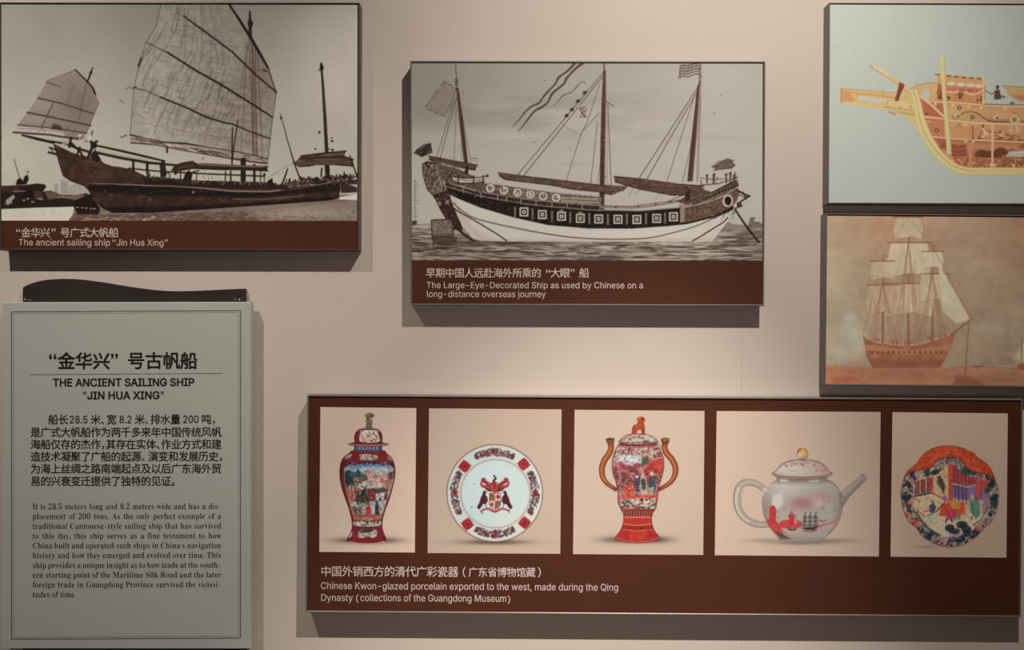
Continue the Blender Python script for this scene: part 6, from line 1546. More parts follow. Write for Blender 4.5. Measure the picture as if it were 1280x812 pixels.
def art_handled_vase():
    K = sheet(716, 511, 882, 694, 53, (219, 192, 170))
    r = K.rng
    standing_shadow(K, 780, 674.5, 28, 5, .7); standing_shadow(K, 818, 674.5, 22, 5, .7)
    red, dred, white, brn = (196, 56, 50), (140, 34, 36), (214, 198, 178), (158, 88, 48)
    # handles
    for pts in ([(763, 552), (764, 560), (761, 568), (756, 575), (752.6, 585), (753.6, 596), (758, 603), (764, 608), (769.5, 611.5)],
                [(832, 552), (831, 560), (834, 567), (840, 574), (844.6, 584), (843.4, 595), (838, 603), (831, 608), (824.5, 611.5)]):
        K.line(pts, [7.4, 7, 7.4, 7.6, 7.2, 6.6, 5.6, 5, 5], (104, 46, 32), 1, .5, True); K.line(pts, [5, 4.8, 5, 5.2, 4.8, 4.4, 3.4, 2.8, 2.8], (176, 92, 48), .95, .6, True)
        K.line([(p[0] - .8, p[1] - .6) for p in pts[1:7]], 1.1, (226, 160, 92), .7, .6, True)
        x, y = pts[0]
        K.ell(x, y - .5, 5, 4.4, (126, 74, 46)); K.ell(x - 3.4, y - 2.6, 2.2, 1.8, (116, 70, 46)); K.ell(x + 3.2, y - 2.8, 2.2, 2, (130, 84, 56)); K.dabs(18, (x - 4.5, y - 4.5, x + 4.5, y + 2.5), [(84, 50, 36), (190, 140, 92), (150, 90, 54)], (.6, 1.1), .85); K.line([(x - 4.5, y - 2), (x - 2.5, y - 3.6)], 1.4, (100, 60, 40), .9)
        e = pts[-1]
        K.ell(e[0], e[1], 2.6, 2.2, (140, 60, 44), .95)
        K.line([pts[-4], pts[-2]], .9, (210, 120, 80), .6)
    b = [(776, 553), (771, 560), (766.6, 570), (765.2, 582), (766.4, 592), (770, 602), (772.6, 614), (773, 628), (776.5, 636.5), (779.5, 642), (780, 650), (778.6, 657), (774.6, 665), (769.6, 671.5), (771, 674.6), (782, 677.4),
         (797, 678.4), (812, 677.4), (823.6, 674.4), (824.4, 671.6), (819, 664.6), (815.4, 656), (814.6, 648), (816.2, 641), (820, 634.4), (822.2, 622), (823.6, 608), (827.6, 596), (830, 584), (829.6, 573), (826, 563), (820, 554)]
    K.poly(b, (176, 116, 104)); C = K.full(b); K.clip = C
    # painted courtyard
    K.poly([(764, 556), (831, 556), (831, 574), (764, 574)], (196, 168, 152), .9, 1.5)
    K.dabs(230, (766, 554, 830, 572), [(214, 200, 184), (150, 50, 56), (120, 44, 48), (190, 90, 86), (60, 50, 48), (226, 214, 198)], (.6, 1.5), .85)
    K.poly([(770, 569), (802, 569), (802, 586), (772, 588)], (200, 206, 206), .9, 1.5); K.poly([(802, 571), (810, 572), (812, 580), (803, 582)], (60, 92, 70), .85, 1)
    K.poly([(812, 576), (829, 572), (829, 590), (806, 600), (806, 586)], (200, 66, 56), .95, 1)
    for x, y, q in ((776, 580, 4), (782, 584, 4.5), (790, 586, 4.5), (797, 582, 4.5), (772, 586, 4), (794, 591, 4)):
        K.ell(x, y, q * 1.3, q * .75, r.choice([(150, 42, 60), (176, 60, 72), (130, 38, 50)]), .85, 1)
    K.poly([(767, 590), (806, 592), (808, 612), (773, 614), (769, 600)], (150, 78, 76), .8, 1.5)
    K.dabs(190, (768, 588, 826, 614), [(196, 60, 54), (150, 40, 50), (214, 190, 170), (60, 70, 66), (54, 44, 60), (110, 60, 70), (186, 120, 96)], (.6, 1.5), .85)
    K.poly([(781, 606), (790, 604), (792, 620), (782, 622)], (204, 80, 60), .9, .8); K.poly([(794, 594), (799, 592), (802, 612), (795, 616)], (70, 60, 90), .9, .7); K.ell(796.5, 596, 2, 2, (206, 180, 160))
    K.poly([(801, 594), (808, 596), (810, 618), (803, 622), (800, 610)], (190, 184, 160), .9, .7); K.poly([(802, 598), (808, 600), (807, 612), (802, 612)], (46, 62, 54), .9, .7); K.ell(804.5, 593.5, 2, 2.2, (206, 176, 156))
    K.poly([(812, 596), (819, 594), (821, 608), (818, 618), (812, 616)], (60, 70, 80), .9, .7); K.ell(815.5, 592.5, 2.2, 2.3, (210, 180, 160)); K.poly([(811, 610), (818, 608), (817, 620), (812, 620)], (176, 172, 150), .85, .7)
    K.poly([(773, 620), (822, 618), (820, 624), (776, 624)], (206, 66, 56), .9, .8)
    K.poly([(776, 624), (820, 622), (819, 636), (778, 637)], (210, 198, 178), .9, 1); K.dabs(70, (776, 623, 820, 637), [(40, 40, 36), (40, 40, 36), (70, 84, 66), (180, 60, 56), (226, 214, 196)], (.7, 1.6), .9, ang=.1)
    K.poly([(764, 600), (772, 600), (777, 640), (770, 640)], (150, 44, 46), .6, 1.5); K.poly([(829, 598), (823, 604), (819, 638), (828, 636)], (166, 50, 48), .6, 1.5)
    K.dabs(330, (767, 560, 829, 637), [(40, 36, 40), (226, 210, 190), (150, 40, 46), (200, 80, 70), (60, 84, 74), (90, 50, 60), (214, 180, 160)], (.3, .8), .7)
    K.tone(K.noise(2.4, 13, 2), .14)
    # foot
    K.poly([(770, 636), (824, 636), (826, 682), (766, 682)], red, 1, .8)
    K.poly([(777, 637.5), (819, 636.5), (817, 645), (779, 645.5)], (110, 36, 38), .95, .6)
    for k in range(12):
        x = 780 + k * 3.2; K.line([(x, 638.5), (x + .2, 644.5)], 1.2, (206, 150, 104), .8)
    for k in range(10):
        K.ell(781 + k * 3.7, 646.5, 1.4, 1, (214, 170, 140), .85)
    K.line([(779, 655), (797, 657), (816, 655)], 1.2, (214, 150, 92), .9)
    for k in range(11):
        x = 780 + k * 3.4; y = 658.5 + (1.2 - abs(k - 5) * .2); K.line([(x, y - 1.6), (x, y + 2.2)], 1.6, (96, 34, 32), .9)
    K.line([(777, 661.5), (797, 663.8), (818, 661.5)], .9, (220, 150, 96), .8); K.poly([(771, 668), (784, 662), (788, 676), (774, 676)], (160, 36, 38), .45, 3); K.poly([(810, 662), (822, 668), (824, 676), (808, 677)], (160, 36, 38), .5, 3)
    K.dabs(30, (776, 664, 818, 675), [(226, 110, 76), (214, 80, 60)], (.5, 1), .6); K.line([(770, 672), (782, 676.6), (797, 677.8), (812, 676.6), (824, 672)], 1, (226, 160, 116), .6)
    K.poly([(772, 575), (774, 575), (777, 630), (775, 630)], (236, 226, 212), .3, 1.5); K.clip = None
    # lid
    ld = [(773.6, 552), (778, 547.5), (784, 543.6), (790, 542.4), (806, 542.6), (814, 545), (820, 549), (822.6, 552.4), (815, 554.6), (797, 555.6), (780, 554.6)]
    K.poly(ld, (206, 190, 172)); K.clip = K.full(ld); K.dabs(110, (774, 542, 822, 555), [(120, 50, 50), (150, 80, 70), (70, 50, 46), (224, 212, 196), (180, 110, 90)], (.5, 1.2), .8); K.clip = None
    K.line([(773.6, 552.4), (785, 554.8), (797, 555.4), (812, 554.8), (822.6, 552.4)], 1, (150, 90, 80), .8); K.line([(777, 557.5), (797, 559), (820, 557)], 2.6, (176, 74, 70), .7)
    K.outline(b, 1.1, (96, 40, 38), .7); K.outline(ld, 1.1, (96, 60, 52), .75); K.line([(776, 555.4), (797, 557), (821, 555.4)], 1.6, (84, 40, 38), .7)
    # lion on the lid
    ln = [(790.5, 543), (790.6, 536), (792, 531.4), (796, 530), (797.6, 527), (796, 524.6), (798, 521.6), (802, 520.4), (806, 522), (807, 525.6), (805, 529), (806.4, 534), (806.6, 543), (802.6, 543), (801.4, 537), (797, 537.6), (796, 543)]
    K.poly(ln, (178, 72, 44)); K.clip = K.full(ln); K.dabs(26, (790, 520, 807, 543), [(130, 46, 34), (214, 120, 70), (150, 60, 40)], (.6, 1.2), .75); K.clip = None
    K.ell(803.6, 523.6, 1, .8, (90, 40, 30)); K.ell(798.5, 522.4, 2, 1.4, (176, 130, 80), .8)
    K.line([(790.6, 541), (791, 535)], 1.4, (120, 40, 30), .6)
    K.grain(.006)
    return K

def art_teapot():
    K = sheet(893, 513, 1102, 696, 54, (195, 168, 147))
    r = K.rng
    K.glow(1040, 675.5, 32, 2.6, (140, 120, 104), .7); K.glow(955, 675.5, 22, 2.4, (140, 120, 104), .6); K.glow(1003, 678, 36, 3, (110, 90, 78), .8)
    gr, lt, dk = (174, 160, 146), (212, 202, 188), (128, 114, 102)
    # handle and spout
    hp = [(960, 614.5), (952, 608.5), (944, 604), (934, 602.8), (926, 606.5), (921.6, 616), (921.6, 629), (925.6, 641), (934, 650), (945, 655), (958, 655.8), (963, 655)]
    K.line(hp, [7, 7.5, 8, 8.6, 8.8, 8.8, 8.8, 8.6, 8, 7.6, 7.4, 7], (124, 108, 96), 1, .5, True); K.line([(p[0] + .4, p[1] - .2) for p in hp], [4.8, 5.4, 6, 6.6, 6.8, 6.8, 6.8, 6.4, 5.8, 5.4, 5.2, 5], (170, 155, 139), .95, 1, True)
    K.line([(924, 610), (920.6, 620), (921, 632), (926, 644), (936, 652)], 1.6, (216, 204, 188), .7, .8, True); K.line([(930, 612), (926.4, 622), (928, 636), (936, 646), (948, 651)], 1.4, (140, 124, 110), .6, .8, True)
    sp = [(1049.6, 617), (1056, 612), (1072.4, 597.6), (1078.6, 592.6), (1081.6, 594.8), (1083.2, 599), (1072, 611), (1062, 621), (1052.6, 634)]
    K.poly(sp, (160, 146, 131)); K.clip = K.full(sp); K.poly([(1050, 616), (1072, 596), (1080, 592), (1082, 596), (1056, 620)], (190, 178, 162), .8, 1.5); K.poly([(1052, 632), (1062, 620), (1083, 599), (1084, 602), (1056, 636)], (126, 112, 100), .6, 1.5); K.clip = None
    K.ell(1078, 594, 2.2, 1.2, (110, 96, 84), .8); K.line([(1072, 598), (1078.5, 593)], 1, (220, 210, 196), .7)
    b = [(971.4, 596), (970.6, 600), (963.6, 604), (957.4, 611), (954, 621), (953.6, 632), (955.8, 645), (960.6, 656), (967, 665), (973, 671.6), (974.6, 675), (984, 677.8), (1003, 679), (1022, 677.8), (1031.6, 675), (1033, 671),
         (1041, 663), (1048, 653), (1052.4, 640), (1053.6, 628), (1051, 616), (1046, 607.6), (1040, 602), (1034.4, 599.6), (1034, 596)]
    K.poly(b, gr); C = K.full(b); K.clip = C
    K.glow(985, 612, 34, 14, (206, 196, 182), .7); K.glow(1003, 646, 36, 18, (190, 178, 164), .6); K.glow(1040, 634, 14, 26, (196, 184, 170), .5); K.glow(956, 640, 9, 26, dk, .6); K.glow(1052, 644, 8, 24, dk, .55); K.glow(1003, 676, 40, 5, (142, 128, 115), .6)
    K.poly([(970, 596), (1035, 596), (1040, 603), (964, 604)], (146, 132, 118), .8, 1.5); K.poly([(976, 597), (986, 597), (986, 602), (976, 602)], (222, 214, 202), .8, .8); K.poly([(1012, 597.5), (1024, 597.5), (1024, 602), (1012, 602)], (214, 204, 190), .8, .8)
    K.line([(966, 606), (985, 609), (1010, 609.5), (1040, 606)], 1.4, (220, 212, 198), .55, 1.5)
    K.poly([(967, 619), (978, 617), (980, 630), (972, 637), (964, 636)], (214, 208, 196), .85, 1.5)
    K.glow(1003, 629, 15, 8.5, (172, 116, 118), .9); K.glow(1030, 622, 12, 7, (188, 134, 134), .8); K.glow(1024, 628, 6, 5, (216, 186, 178), .7); K.dabs(30, (1015, 620, 1034, 632), [(216, 150, 150), (220, 190, 180)], (.5, 1), .6)
    K.dabs(24, (1024, 626, 1046, 642), [(120, 110, 100), (150, 140, 128)], (.4, .8), .7)
    # red shore scene
    red = (202, 52, 54)
    K.poly([(962.4, 634), (965.5, 631), (969, 632.5), (971, 637), (970, 650), (974, 656), (962, 656)], red, .95, .7); K.poly([(957, 648), (966, 650), (976, 658), (980, 668), (972, 668), (962, 660)], (196, 64, 62), .9, 1)
    K.poly([(972, 655), (980, 650), (988, 650), (994, 654), (1003, 657), (1000, 660), (974, 660)], (206, 62, 62), .9, .8); K.poly([(986.6, 645), (990, 643), (994, 646), (993, 656), (987, 656)], red, .95, .6); K.line([(986, 645.5), (990, 641), (995, 645.5)], 1.3, (150, 36, 40), .9); K.line([(990, 640.5), (990, 637)], .8, (120, 60, 54), .9)
    K.poly([(996, 653), (1000, 650), (1004, 654), (1002, 659), (996, 659)], (200, 80, 76), .85, .8); K.line([(985, 660), (990, 662.5), (996, 660.5)], 1.6, (80, 50, 50), .9); K.line([(987, 662), (994, 662)], 2, (120, 40, 44), .8)
    K.poly([(968, 664), (978, 667), (990, 674), (976, 674)], (80, 66, 58), .85, 1); K.line([(976, 661), (985, 668), (992, 672)], 1.4, (206, 96, 92), .7); K.line([(1020, 660), (1030, 656), (1044, 652), (1048, 648)], [2, 2.4, 1.8, 1], (206, 90, 96), .85); K.line([(1036, 667), (1042, 660), (1046, 655)], 1, (110, 96, 86), .7)
    K.dabs(26, (960, 634, 1002, 662), [(226, 110, 100), (160, 36, 40)], (.5, 1), .7); K.line([(1024, 650), (1030, 652), (1033, 650)], 1.2, (90, 70, 66), .8); K.line([(1042, 651), (1043, 646), (1046, 647)], .9, (206, 120, 116), .8); K.ell(1027, 650.6, 1.2, .8, (200, 60, 60))
    # little ship
    K.poly([(1002, 660), (1008, 662.5), (1018, 663), (1024, 657), (1019, 658.5), (1006, 659)], (64, 52, 50), .95, .6); K.line([(1004, 663.5), (1014, 665), (1022, 662)], 1.4, (180, 60, 64), .8)
    for x in (1006.5, 1013, 1019.5):
        K.line([(x, 658), (x + .4, 641)], .9, (70, 60, 56), .95); K.line([(x + .3, 641.5), (x + 2, 640)], .9, (84, 72, 66), .9)
        for y in (645.5, 650.5, 655.5):
            K.poly([(x - 2.2, y - 1.6), (x + 2.2, y - 1.9), (x + 3, y + 1.7), (x - 2.6, y + 1.9)], (112, 102, 96), .85); K.line([(x - 2.6, y + 1.9), (x + 3, y + 1.7)], .8, (66, 56, 52), .9)
    K.line([(1003, 658), (1007, 646)], .7, (84, 72, 66), .8); K.line([(1020, 646), (1024, 657)], .7, (84, 72, 66), .8)
    K.line([(974, 674.6), (985, 677.4), (1003, 678.4), (1021, 677.4), (1032, 674.6)], 1.2, (126, 108, 96), .8); K.line([(973, 671.5), (990, 674.8), (1016, 674.8), (1033, 671)], .8, (150, 136, 122), .7); K.clip = None
    K.line([(1034.4, 599.6), (1040, 602), (1046, 607.6), (1051, 616), (1052.6, 622)], 1, (96, 82, 72), .7, .7, True); K.line([(954, 621), (953.4, 632), (956, 645), (961, 656.5)], .8, (120, 106, 94), .6, .6, True)
    K.ell(957, 612.5, 3.4, 3, (196, 184, 168), .8, 1)
    # lid
    ld = [(965.4, 591.4), (970, 588.6), (974.6, 583.6), (981, 578.4), (990, 575.6), (1003, 574.6), (1017, 575.8), (1027, 579), (1033, 583.6), (1036.4, 588.6), (1040.6, 591.6), (1036, 595.4), (1020, 597.8), (1003, 598.4), (986, 597.8), (970, 595.2)]
    K.poly(ld, (194, 180, 165)); K.clip = K.full(ld); K.glow(990, 586, 16, 7, (216, 206, 192), .7); K.poly([(964, 590), (985, 595), (1003, 596), (1022, 595), (1042, 590), (1042, 600), (964, 600)], (172, 156, 142), .6, 1.5)
    K.glow(1030, 588, 8, 6, (206, 140, 130), .6); K.line([(966, 592), (975, 595), (1003, 596.6), (1030, 595), (1040, 591.6)], 1.3, (150, 70, 60), .8)
    for k in range(34):
        x = r.uniform(980, 1030); y = r.uniform(576.5, 582); K.line([(x, y), (x + r.uniform(-3, 3), y + r.uniform(-1, 2.6))], .8, r.choice([(176, 50, 50), (150, 40, 40), (190, 90, 80)]), .8)
    K.dabs(16, (1018, 578, 1036, 590), [(176, 50, 50), (190, 90, 80)], (.5, .9), .75); K.line([(984, 588), (996, 588.5)], .8, (150, 136, 122), .6); K.clip = None
    K.line([(974.6, 583.6), (981, 578.4), (990, 575.6), (1003, 574.6), (1017, 575.8), (1027, 579), (1033, 583.6)], .9, (130, 90, 76), .7, .5, True)
    K.poly([(999, 575), (999.6, 570), (1008, 570), (1008.6, 575)], (170, 150, 130)); K.ell(1003.6, 567.2, 6.8, 6.6, (196, 172, 146)); K.ell(1002, 569, 4, 3.2, (214, 196, 174), .8, 1); K.poly([(1000, 562), (1003.6, 559.8), (1008.5, 562.4), (1006, 566), (1002, 566)], (212, 176, 70), .95, .7); K.line([(997.5, 565), (999, 561.5), (1002, 560.2)], 1.1, (170, 60, 50), .8); K.line([(1006, 561), (1009.4, 564.5)], 1.1, (176, 80, 56), .8); K.line([(998, 574.6), (1003.5, 575.8), (1009.5, 574.6)], 1, (130, 100, 86), .8)
    K.ell(1003.6, 567.2, 7.2, 7.0, (120, 92, 74), .9); K.ell(1003.4, 567.2, 6.4, 6.2, (190, 160, 132)); K.ell(1001.6, 569.4, 3.6, 2.8, (214, 192, 168), .8, 1.2); K.ell(1005, 571, 4, 2, (140, 112, 94), .6, 1.5)
    K.poly([(1000, 562), (1003.6, 560.4), (1008, 562.6), (1006.4, 566.4), (1002, 566.4)], (206, 166, 62), .95, .7); K.line([(998, 565.4), (999.4, 562.4), (1002, 560.9)], 1.2, (160, 60, 50), .8); K.line([(1006.4, 561.4), (1009, 564.8)], 1.2, (170, 76, 56), .8)
    pot = np.clip(C + K.full(ld) + 1.6 * K.full(sp), 0, 1.6)
    K.im *= (1 - .07 * pot)[..., None]
    K.outline(ld, 1.1, (112, 80, 68), .75); K.outline(sp, .8, (112, 98, 86), .6)
    K.line([(954, 621), (953.6, 632), (955.8, 645), (960.6, 656), (967, 665), (974.6, 675)], 1, (110, 94, 84), .5, .7, True)
    K.line([(1033, 671), (1041, 663), (1048, 653), (1052.4, 640), (1053.6, 628)], 1.1, (104, 90, 80), .6, .7, True)
    K.line([(972, 597.4), (988, 599.6), (1003, 600), (1018, 599.6), (1034, 597.4)], 1.6, (104, 90, 80), .65)
    K.grain(.006)
    return K

def art_lobed_dish():
    K = sheet(1113, 514, 1262, 698, 55, (153, 129, 110))
    r = K.rng
    K.glow(1188, 683, 30, 2.6, (150, 128, 110), .8); K.glow(1160, 683.5, 14, 1.5, (110, 92, 80), .6)
    out = [(1187, 557), (1197, 558), (1206, 561), (1212, 564), (1218, 566.4), (1223, 572), (1230, 576.5), (1237, 582.5), (1241.6, 591), (1245.6, 602), (1248.6, 612), (1249, 623), (1246.6, 637), (1240.6, 651), (1234, 657), (1229, 662.5), (1222, 670), (1212, 677),
           (1203, 681.6), (1190, 684), (1178, 682.6), (1168, 679), (1158, 673.6), (1150, 666), (1146, 659), (1140, 655.4), (1134, 648), (1129.4, 636), (1127, 622), (1127.6, 610), (1130, 600), (1133, 592), (1138.6, 586), (1147, 579), (1150.6, 573.4), (1156, 567), (1165, 561), (1176, 557.8)]
    K.poly(out, (196, 172, 150), 1, .6, True); C = K.full(out, .6, True); K.clip = C
    # busy flowered border
    K.poly([(1120, 570), (1255, 570), (1255, 690), (1120, 690)], (150, 128, 112), .8)
    K.dabs(1150, (1127, 570, 1250, 685), [(34, 50, 46), (34, 50, 46), (48, 58, 90), (70, 100, 80), (190, 70, 70), (214, 180, 156), (206, 130, 120), (110, 70, 96), (60, 44, 40), (200, 176, 154), (40, 60, 52)], (.5, 1.5), .85)
    for k in range(46):
        t = r.uniform(0, 2 * math.pi)
        x, y = 1188 + (56 + r.uniform(-4, 3)) * math.cos(t), 622 + (56 + r.uniform(-4, 3)) * math.sin(t)
        for q in range(4):
            K.ell(x + r.uniform(-4, 4), y + r.uniform(-3.4, 3.4), r.uniform(1.4, 2.8), r.uniform(.9, 1.7), r.choice([(26, 42, 40), (30, 46, 52), (40, 60, 50), (36, 44, 78)]), .85, .5, r.uniform(0, 3))
    # scene
    sc = [(1146, 606), (1151, 597), (1164, 593.5), (1174, 592), (1180, 586), (1186, 580), (1192, 580), (1200, 588), (1212, 595), (1226, 598), (1234, 606), (1236, 620), (1238, 632), (1233, 644), (1224, 654), (1212, 664), (1196, 670), (1178, 670), (1163, 662), (1152, 651), (1145, 638), (1142, 622)]
    K.poly(sc, (214, 168, 132), 1, .7, True); S = K.full(sc, .7, True); K.clip = S
    K.poly([(1160, 640), (1230, 640), (1230, 672), (1160, 672)], (216, 182, 150), .8, 3); K.poly([(1140, 619), (1166, 616), (1180, 624), (1170, 634), (1142, 634)], (226, 178, 136), .9, 1.5)
    K.poly([(1141, 600), (1168, 594), (1168, 616), (1141, 620)], (206, 146, 112), .95, 1)
    for k in range(3):
        x = 1144 + k * 7.6; y = 601.5 - k * 1.6; K.poly([(x, y), (x + 6, y - 1.2), (x + 6, y + 15), (x, y + 16.6)], (60, 70, 60), .95, .5); K.poly([(x + 1.2, y + 1), (x + 5, y + .3), (x + 5, y + 13.6), (x + 1.2, y + 14.6)], (178, 62, 66), .95, .5)
    K.line([(1144, 620), (1166, 615.6)], 2.6, (54, 66, 100), .95); K.line([(1166, 597), (1166.6, 617), (1186, 626)], 1.8, (190, 70, 54), .95); K.poly([(1170, 594), (1184, 583), (1184, 622), (1170, 614)], (190, 158, 112), .8, 1); K.poly([(1172, 596), (1176, 594), (1182, 606), (1181, 618), (1177, 610)], (64, 54, 48), .9, 1); K.ell(1176, 603, 4, 5, (84, 66, 56), .8, 1)
    K.poly([(1191, 582), (1236, 596), (1238, 626), (1191, 624)], (122, 90, 122), .95, 1)
    K.poly([(1191, 580), (1222, 592), (1222, 606), (1191, 604)], (168, 60, 62), .95, .8); K.poly([(1226, 598), (1238, 602), (1238, 616), (1226, 612)], (176, 70, 62), .9, .8)
    for k in range(7):
        x = 1193.5 + k * 4.6; K.line([(x, 582 + k * 1.8), (x, 607)], 1, (86, 50, 54), .85); K.line([(x + 1.2, 607), (x + 1.2, 630)], 1.8, r.choice([(56, 62, 96), (160, 110, 140), (70, 60, 90)]), .85)
    K.line([(1191, 604.5), (1210, 609), (1221, 606)], 1.6, (206, 160, 120), .9); K.line([(1191, 607), (1212, 611)], .9, (64, 60, 56), .8); K.poly([(1212, 612), (1220, 612), (1219, 622), (1212, 622)], (140, 110, 156), .85, 1)
    K.poly([(1185.6, 579), (1190.4, 578), (1191, 626), (1186, 627)], (204, 74, 54)); K.line([(1190.6, 580), (1191, 626)], .7, (110, 44, 40), .8); K.poly([(1221.6, 597), (1226, 598), (1226, 622), (1221.6, 622)], (206, 82, 58)); K.line([(1226.2, 598), (1226.2, 622)], .7, (110, 44, 40), .8)
    K.poly([(1228, 618), (1238, 622), (1236, 640), (1228, 644)], (150, 110, 130), .8, 1); K.line([(1212, 638), (1236, 628)], 1, (110, 84, 76), .7)
    K.dabs(160, (1142, 582, 1238, 670), [(60, 46, 42), (226, 190, 156), (150, 80, 66), (110, 84, 100), (84, 100, 84)], (.3, .8), .5)
    # people and furniture
    K.poly([(1178, 630), (1190, 627), (1206, 628), (1207, 642), (1194, 646), (1174, 645)], (206, 72, 50), .95, .8); K.poly([(1188, 628), (1199, 627), (1202, 634), (1192, 638)], (206, 150, 62), .9, .8); K.poly([(1184, 637), (1196, 636), (1195, 649), (1184, 650)], (196, 62, 88), .95, .7); K.ell(1194, 623.8, 2.4, 2.6, (176, 122, 96)); K.ell(1181, 622.6, 4, 2.8, (150, 90, 136), .9, .8); K.line([(1184, 649), (1183, 652)], 2, (60, 40, 44)); K.line([(1190, 649.5), (1191, 651.5)], 2, (60, 40, 44)); K.ell(1198, 646.6, 4, 3.4, (110, 146, 112), .95); K.line([(1194.6, 645), (1201.5, 645)], .8, (60, 80, 64), .8)
    K.line([(1172, 639), (1180, 630), (1183, 626)], 1, (80, 50, 44), .8); K.poly([(1203, 628), (1207, 628), (1208, 642), (1204, 644)], (214, 96, 62), .8, .8)
    K.poly([(1213, 627), (1219, 623), (1225, 628), (1226, 644), (1221, 648), (1214, 641)], (92, 134, 108), .95, .7); K.ell(1216, 621.5, 2.4, 2.6, (200, 160, 136)); K.line([(1216, 630), (1218, 644)], 1, (54, 84, 70), .8); K.line([(1216, 646), (1215, 648.4)], 1.6, (70, 50, 46)); K.line([(1211, 626), (1214, 622)], 1.4, (160, 150, 130), .8)
    K.poly([(1162, 632), (1168, 628), (1171, 634), (1168, 642), (1163, 640)], (50, 60, 104), .9, .8); K.ell(1166, 626.6, 2.2, 2.4, (170, 116, 100)); K.poly([(1160, 644), (1168, 642), (1169, 651), (1162, 652)], (150, 176, 146), .9, .8); K.line([(1156, 639), (1164, 638)], 1.6, (190, 60, 54), .9); K.line([(1142, 622), (1150, 626), (1150, 630)], 1.4, (170, 90, 70), .9)
    K.line([(1147, 637), (1156, 646), (1170, 640), (1182, 627)], .9, (90, 60, 50), .8)
    K.clip = C
    # dark rocks, leaves, garden wall
    for x, y, a, b_ in ((1188, 660, 6, 4.5), (1194, 664, 7, 3.6), (1203, 656, 7, 4.6), (1209, 662, 6, 5), (1209, 668, 5, 3)):
        K.ell(x, y, a, b_, (30, 40, 46), .95, .8); K.line([(x - a * .6, y), (x, y - b_ * .5), (x + a * .6, y + .5)], .8, (110, 124, 120), .7)
    K.line([(1146, 640), (1152, 650), (1162, 661), (1175, 669)], 3.2, (54, 84, 60), .85, .8, True); K.line([(1236, 632), (1228, 648), (1218, 656)], 2, (70, 96, 72), .8, .8, True); K.line([(1166, 675), (1185, 672), (1204, 667)], 2.4, (146, 110, 150), .85)
    for x, y in ((1133, 622), (1136, 605), (1142, 596), (1136, 632), (1160, 591), (1170, 590), (1210, 588), (1216, 590), (1240, 606), (1236, 612), (1244, 622), (1243, 630), (1164, 668), (1160, 672), (1206, 590)):
        K.ell(x, y, 5.4, 3.4, r.choice([(28, 40, 46), (36, 46, 84), (40, 66, 54)]), .85, .9, r.uniform(0, 3))
    for x, y in ((1135, 642), (1146, 656), (1144, 652), (1224, 660), (1138, 628), (1234, 602), (1139, 600)):
        K.ell(x, y, 3.6, 2.8, r.choice([(196, 62, 56), (206, 96, 84)]), .9, .8)
    # orange brocade along the top
    top = [(1125, 600), (1131, 597), (1140, 590), (1150, 587.5), (1160, 586.5), (1166, 583), (1171, 577), (1178, 573), (1188, 571.6), (1198, 573), (1204, 578), (1208, 584), (1216, 589), (1226, 591.6), (1236, 594), (1244, 599), (1250, 590), (1230, 560), (1190, 550), (1150, 556), (1126, 580)]
    K.poly(top, (184, 66, 40), 1, .7, True); T = K.full(top, .7, True) * C; K.clip = T
    K.tone(K.noise(7, 4), .12); K.dabs(150, (1128, 556, 1248, 600), [(210, 112, 62), (160, 54, 34), (214, 130, 80)], (.5, 1.2), .6); K.line([(1150, 584), (1164, 578), (1172, 570), (1188, 566), (1204, 570), (1212, 582), (1226, 587)], 1, (226, 140, 84), .6, .7, True); K.clip = C
    K.line([(1131, 597), (1140, 590), (1150, 587.5), (1160, 586.5), (1166, 583), (1171, 577), (1178, 573), (1188, 571.6), (1198, 573), (1204, 578), (1208, 584), (1216, 589), (1226, 591.6), (1236, 594), (1244, 599)], 1, (60, 40, 36), .85, .5, True)
    K.line([(1168, 587), (1174, 580), (1182, 576), (1190, 575.4), (1198, 578), (1203, 585)], 2.2, (90, 84, 90), .6, .8, True)
    K.clip = None
    K.line([tuple(p) for p in smooth_pts(out + out[:1])], 1.1, (120, 66, 46), .85)
    K.tone(K.noise(2.2, 14, 2), .12, C)
    K.im *= (1 - .17 * C)[..., None]
    K.grain(.006)
    return K

# ---------------------------------------------------------------- materials
BROWN = noisy('brown_print', (0.078, 0.0245, 0.012), 0.05, 14, 0.6, 0.15)
RAIL_GREY = noisy('anodised_rail', (0.205, 0.188, 0.168), 0.05, 40, 0.42, 0.5, 0.35)
RAIL_DARK = noisy('bronze_rail', (0.09, 0.068, 0.055), 0.08, 40, 0.42, 0.5, 0.3)
INK_PALE = noisy('pale_lettering', (0.68, 0.56, 0.51), 0.03, 60, 0.6, 0.2)
INK_BLACK = noisy('black_lettering', (0.018, 0.013, 0.012), 0.1, 60, 0.6, 0.2)
RULE_GREY = noisy('grey_rule', (0.09, 0.08, 0.075), 0.05, 60, 0.6, 0.2)
RULE_PALE = noisy('pale_groove', (0.25, 0.245, 0.22), 0.05, 60, 0.6, 0.2)
SIGN_FACE = noisy('sign_face', tuple(lin((141, 139, 126)) * np.array((0.62, .54, .472)) / lin((163, 147, 132))), 0.02, 6, 0.55, 0.25)
SIGN_BACK = noisy('sign_brown_board', (0.030, 0.021, 0.017), 0.15, 8, 0.5, 0.3)
SCREW = noisy('screw_steel', (0.75, 0.72, 0.68), 0.05, 60, 0.3, 0.6, 0.6)
PAPER = print_mat('printed_paper')

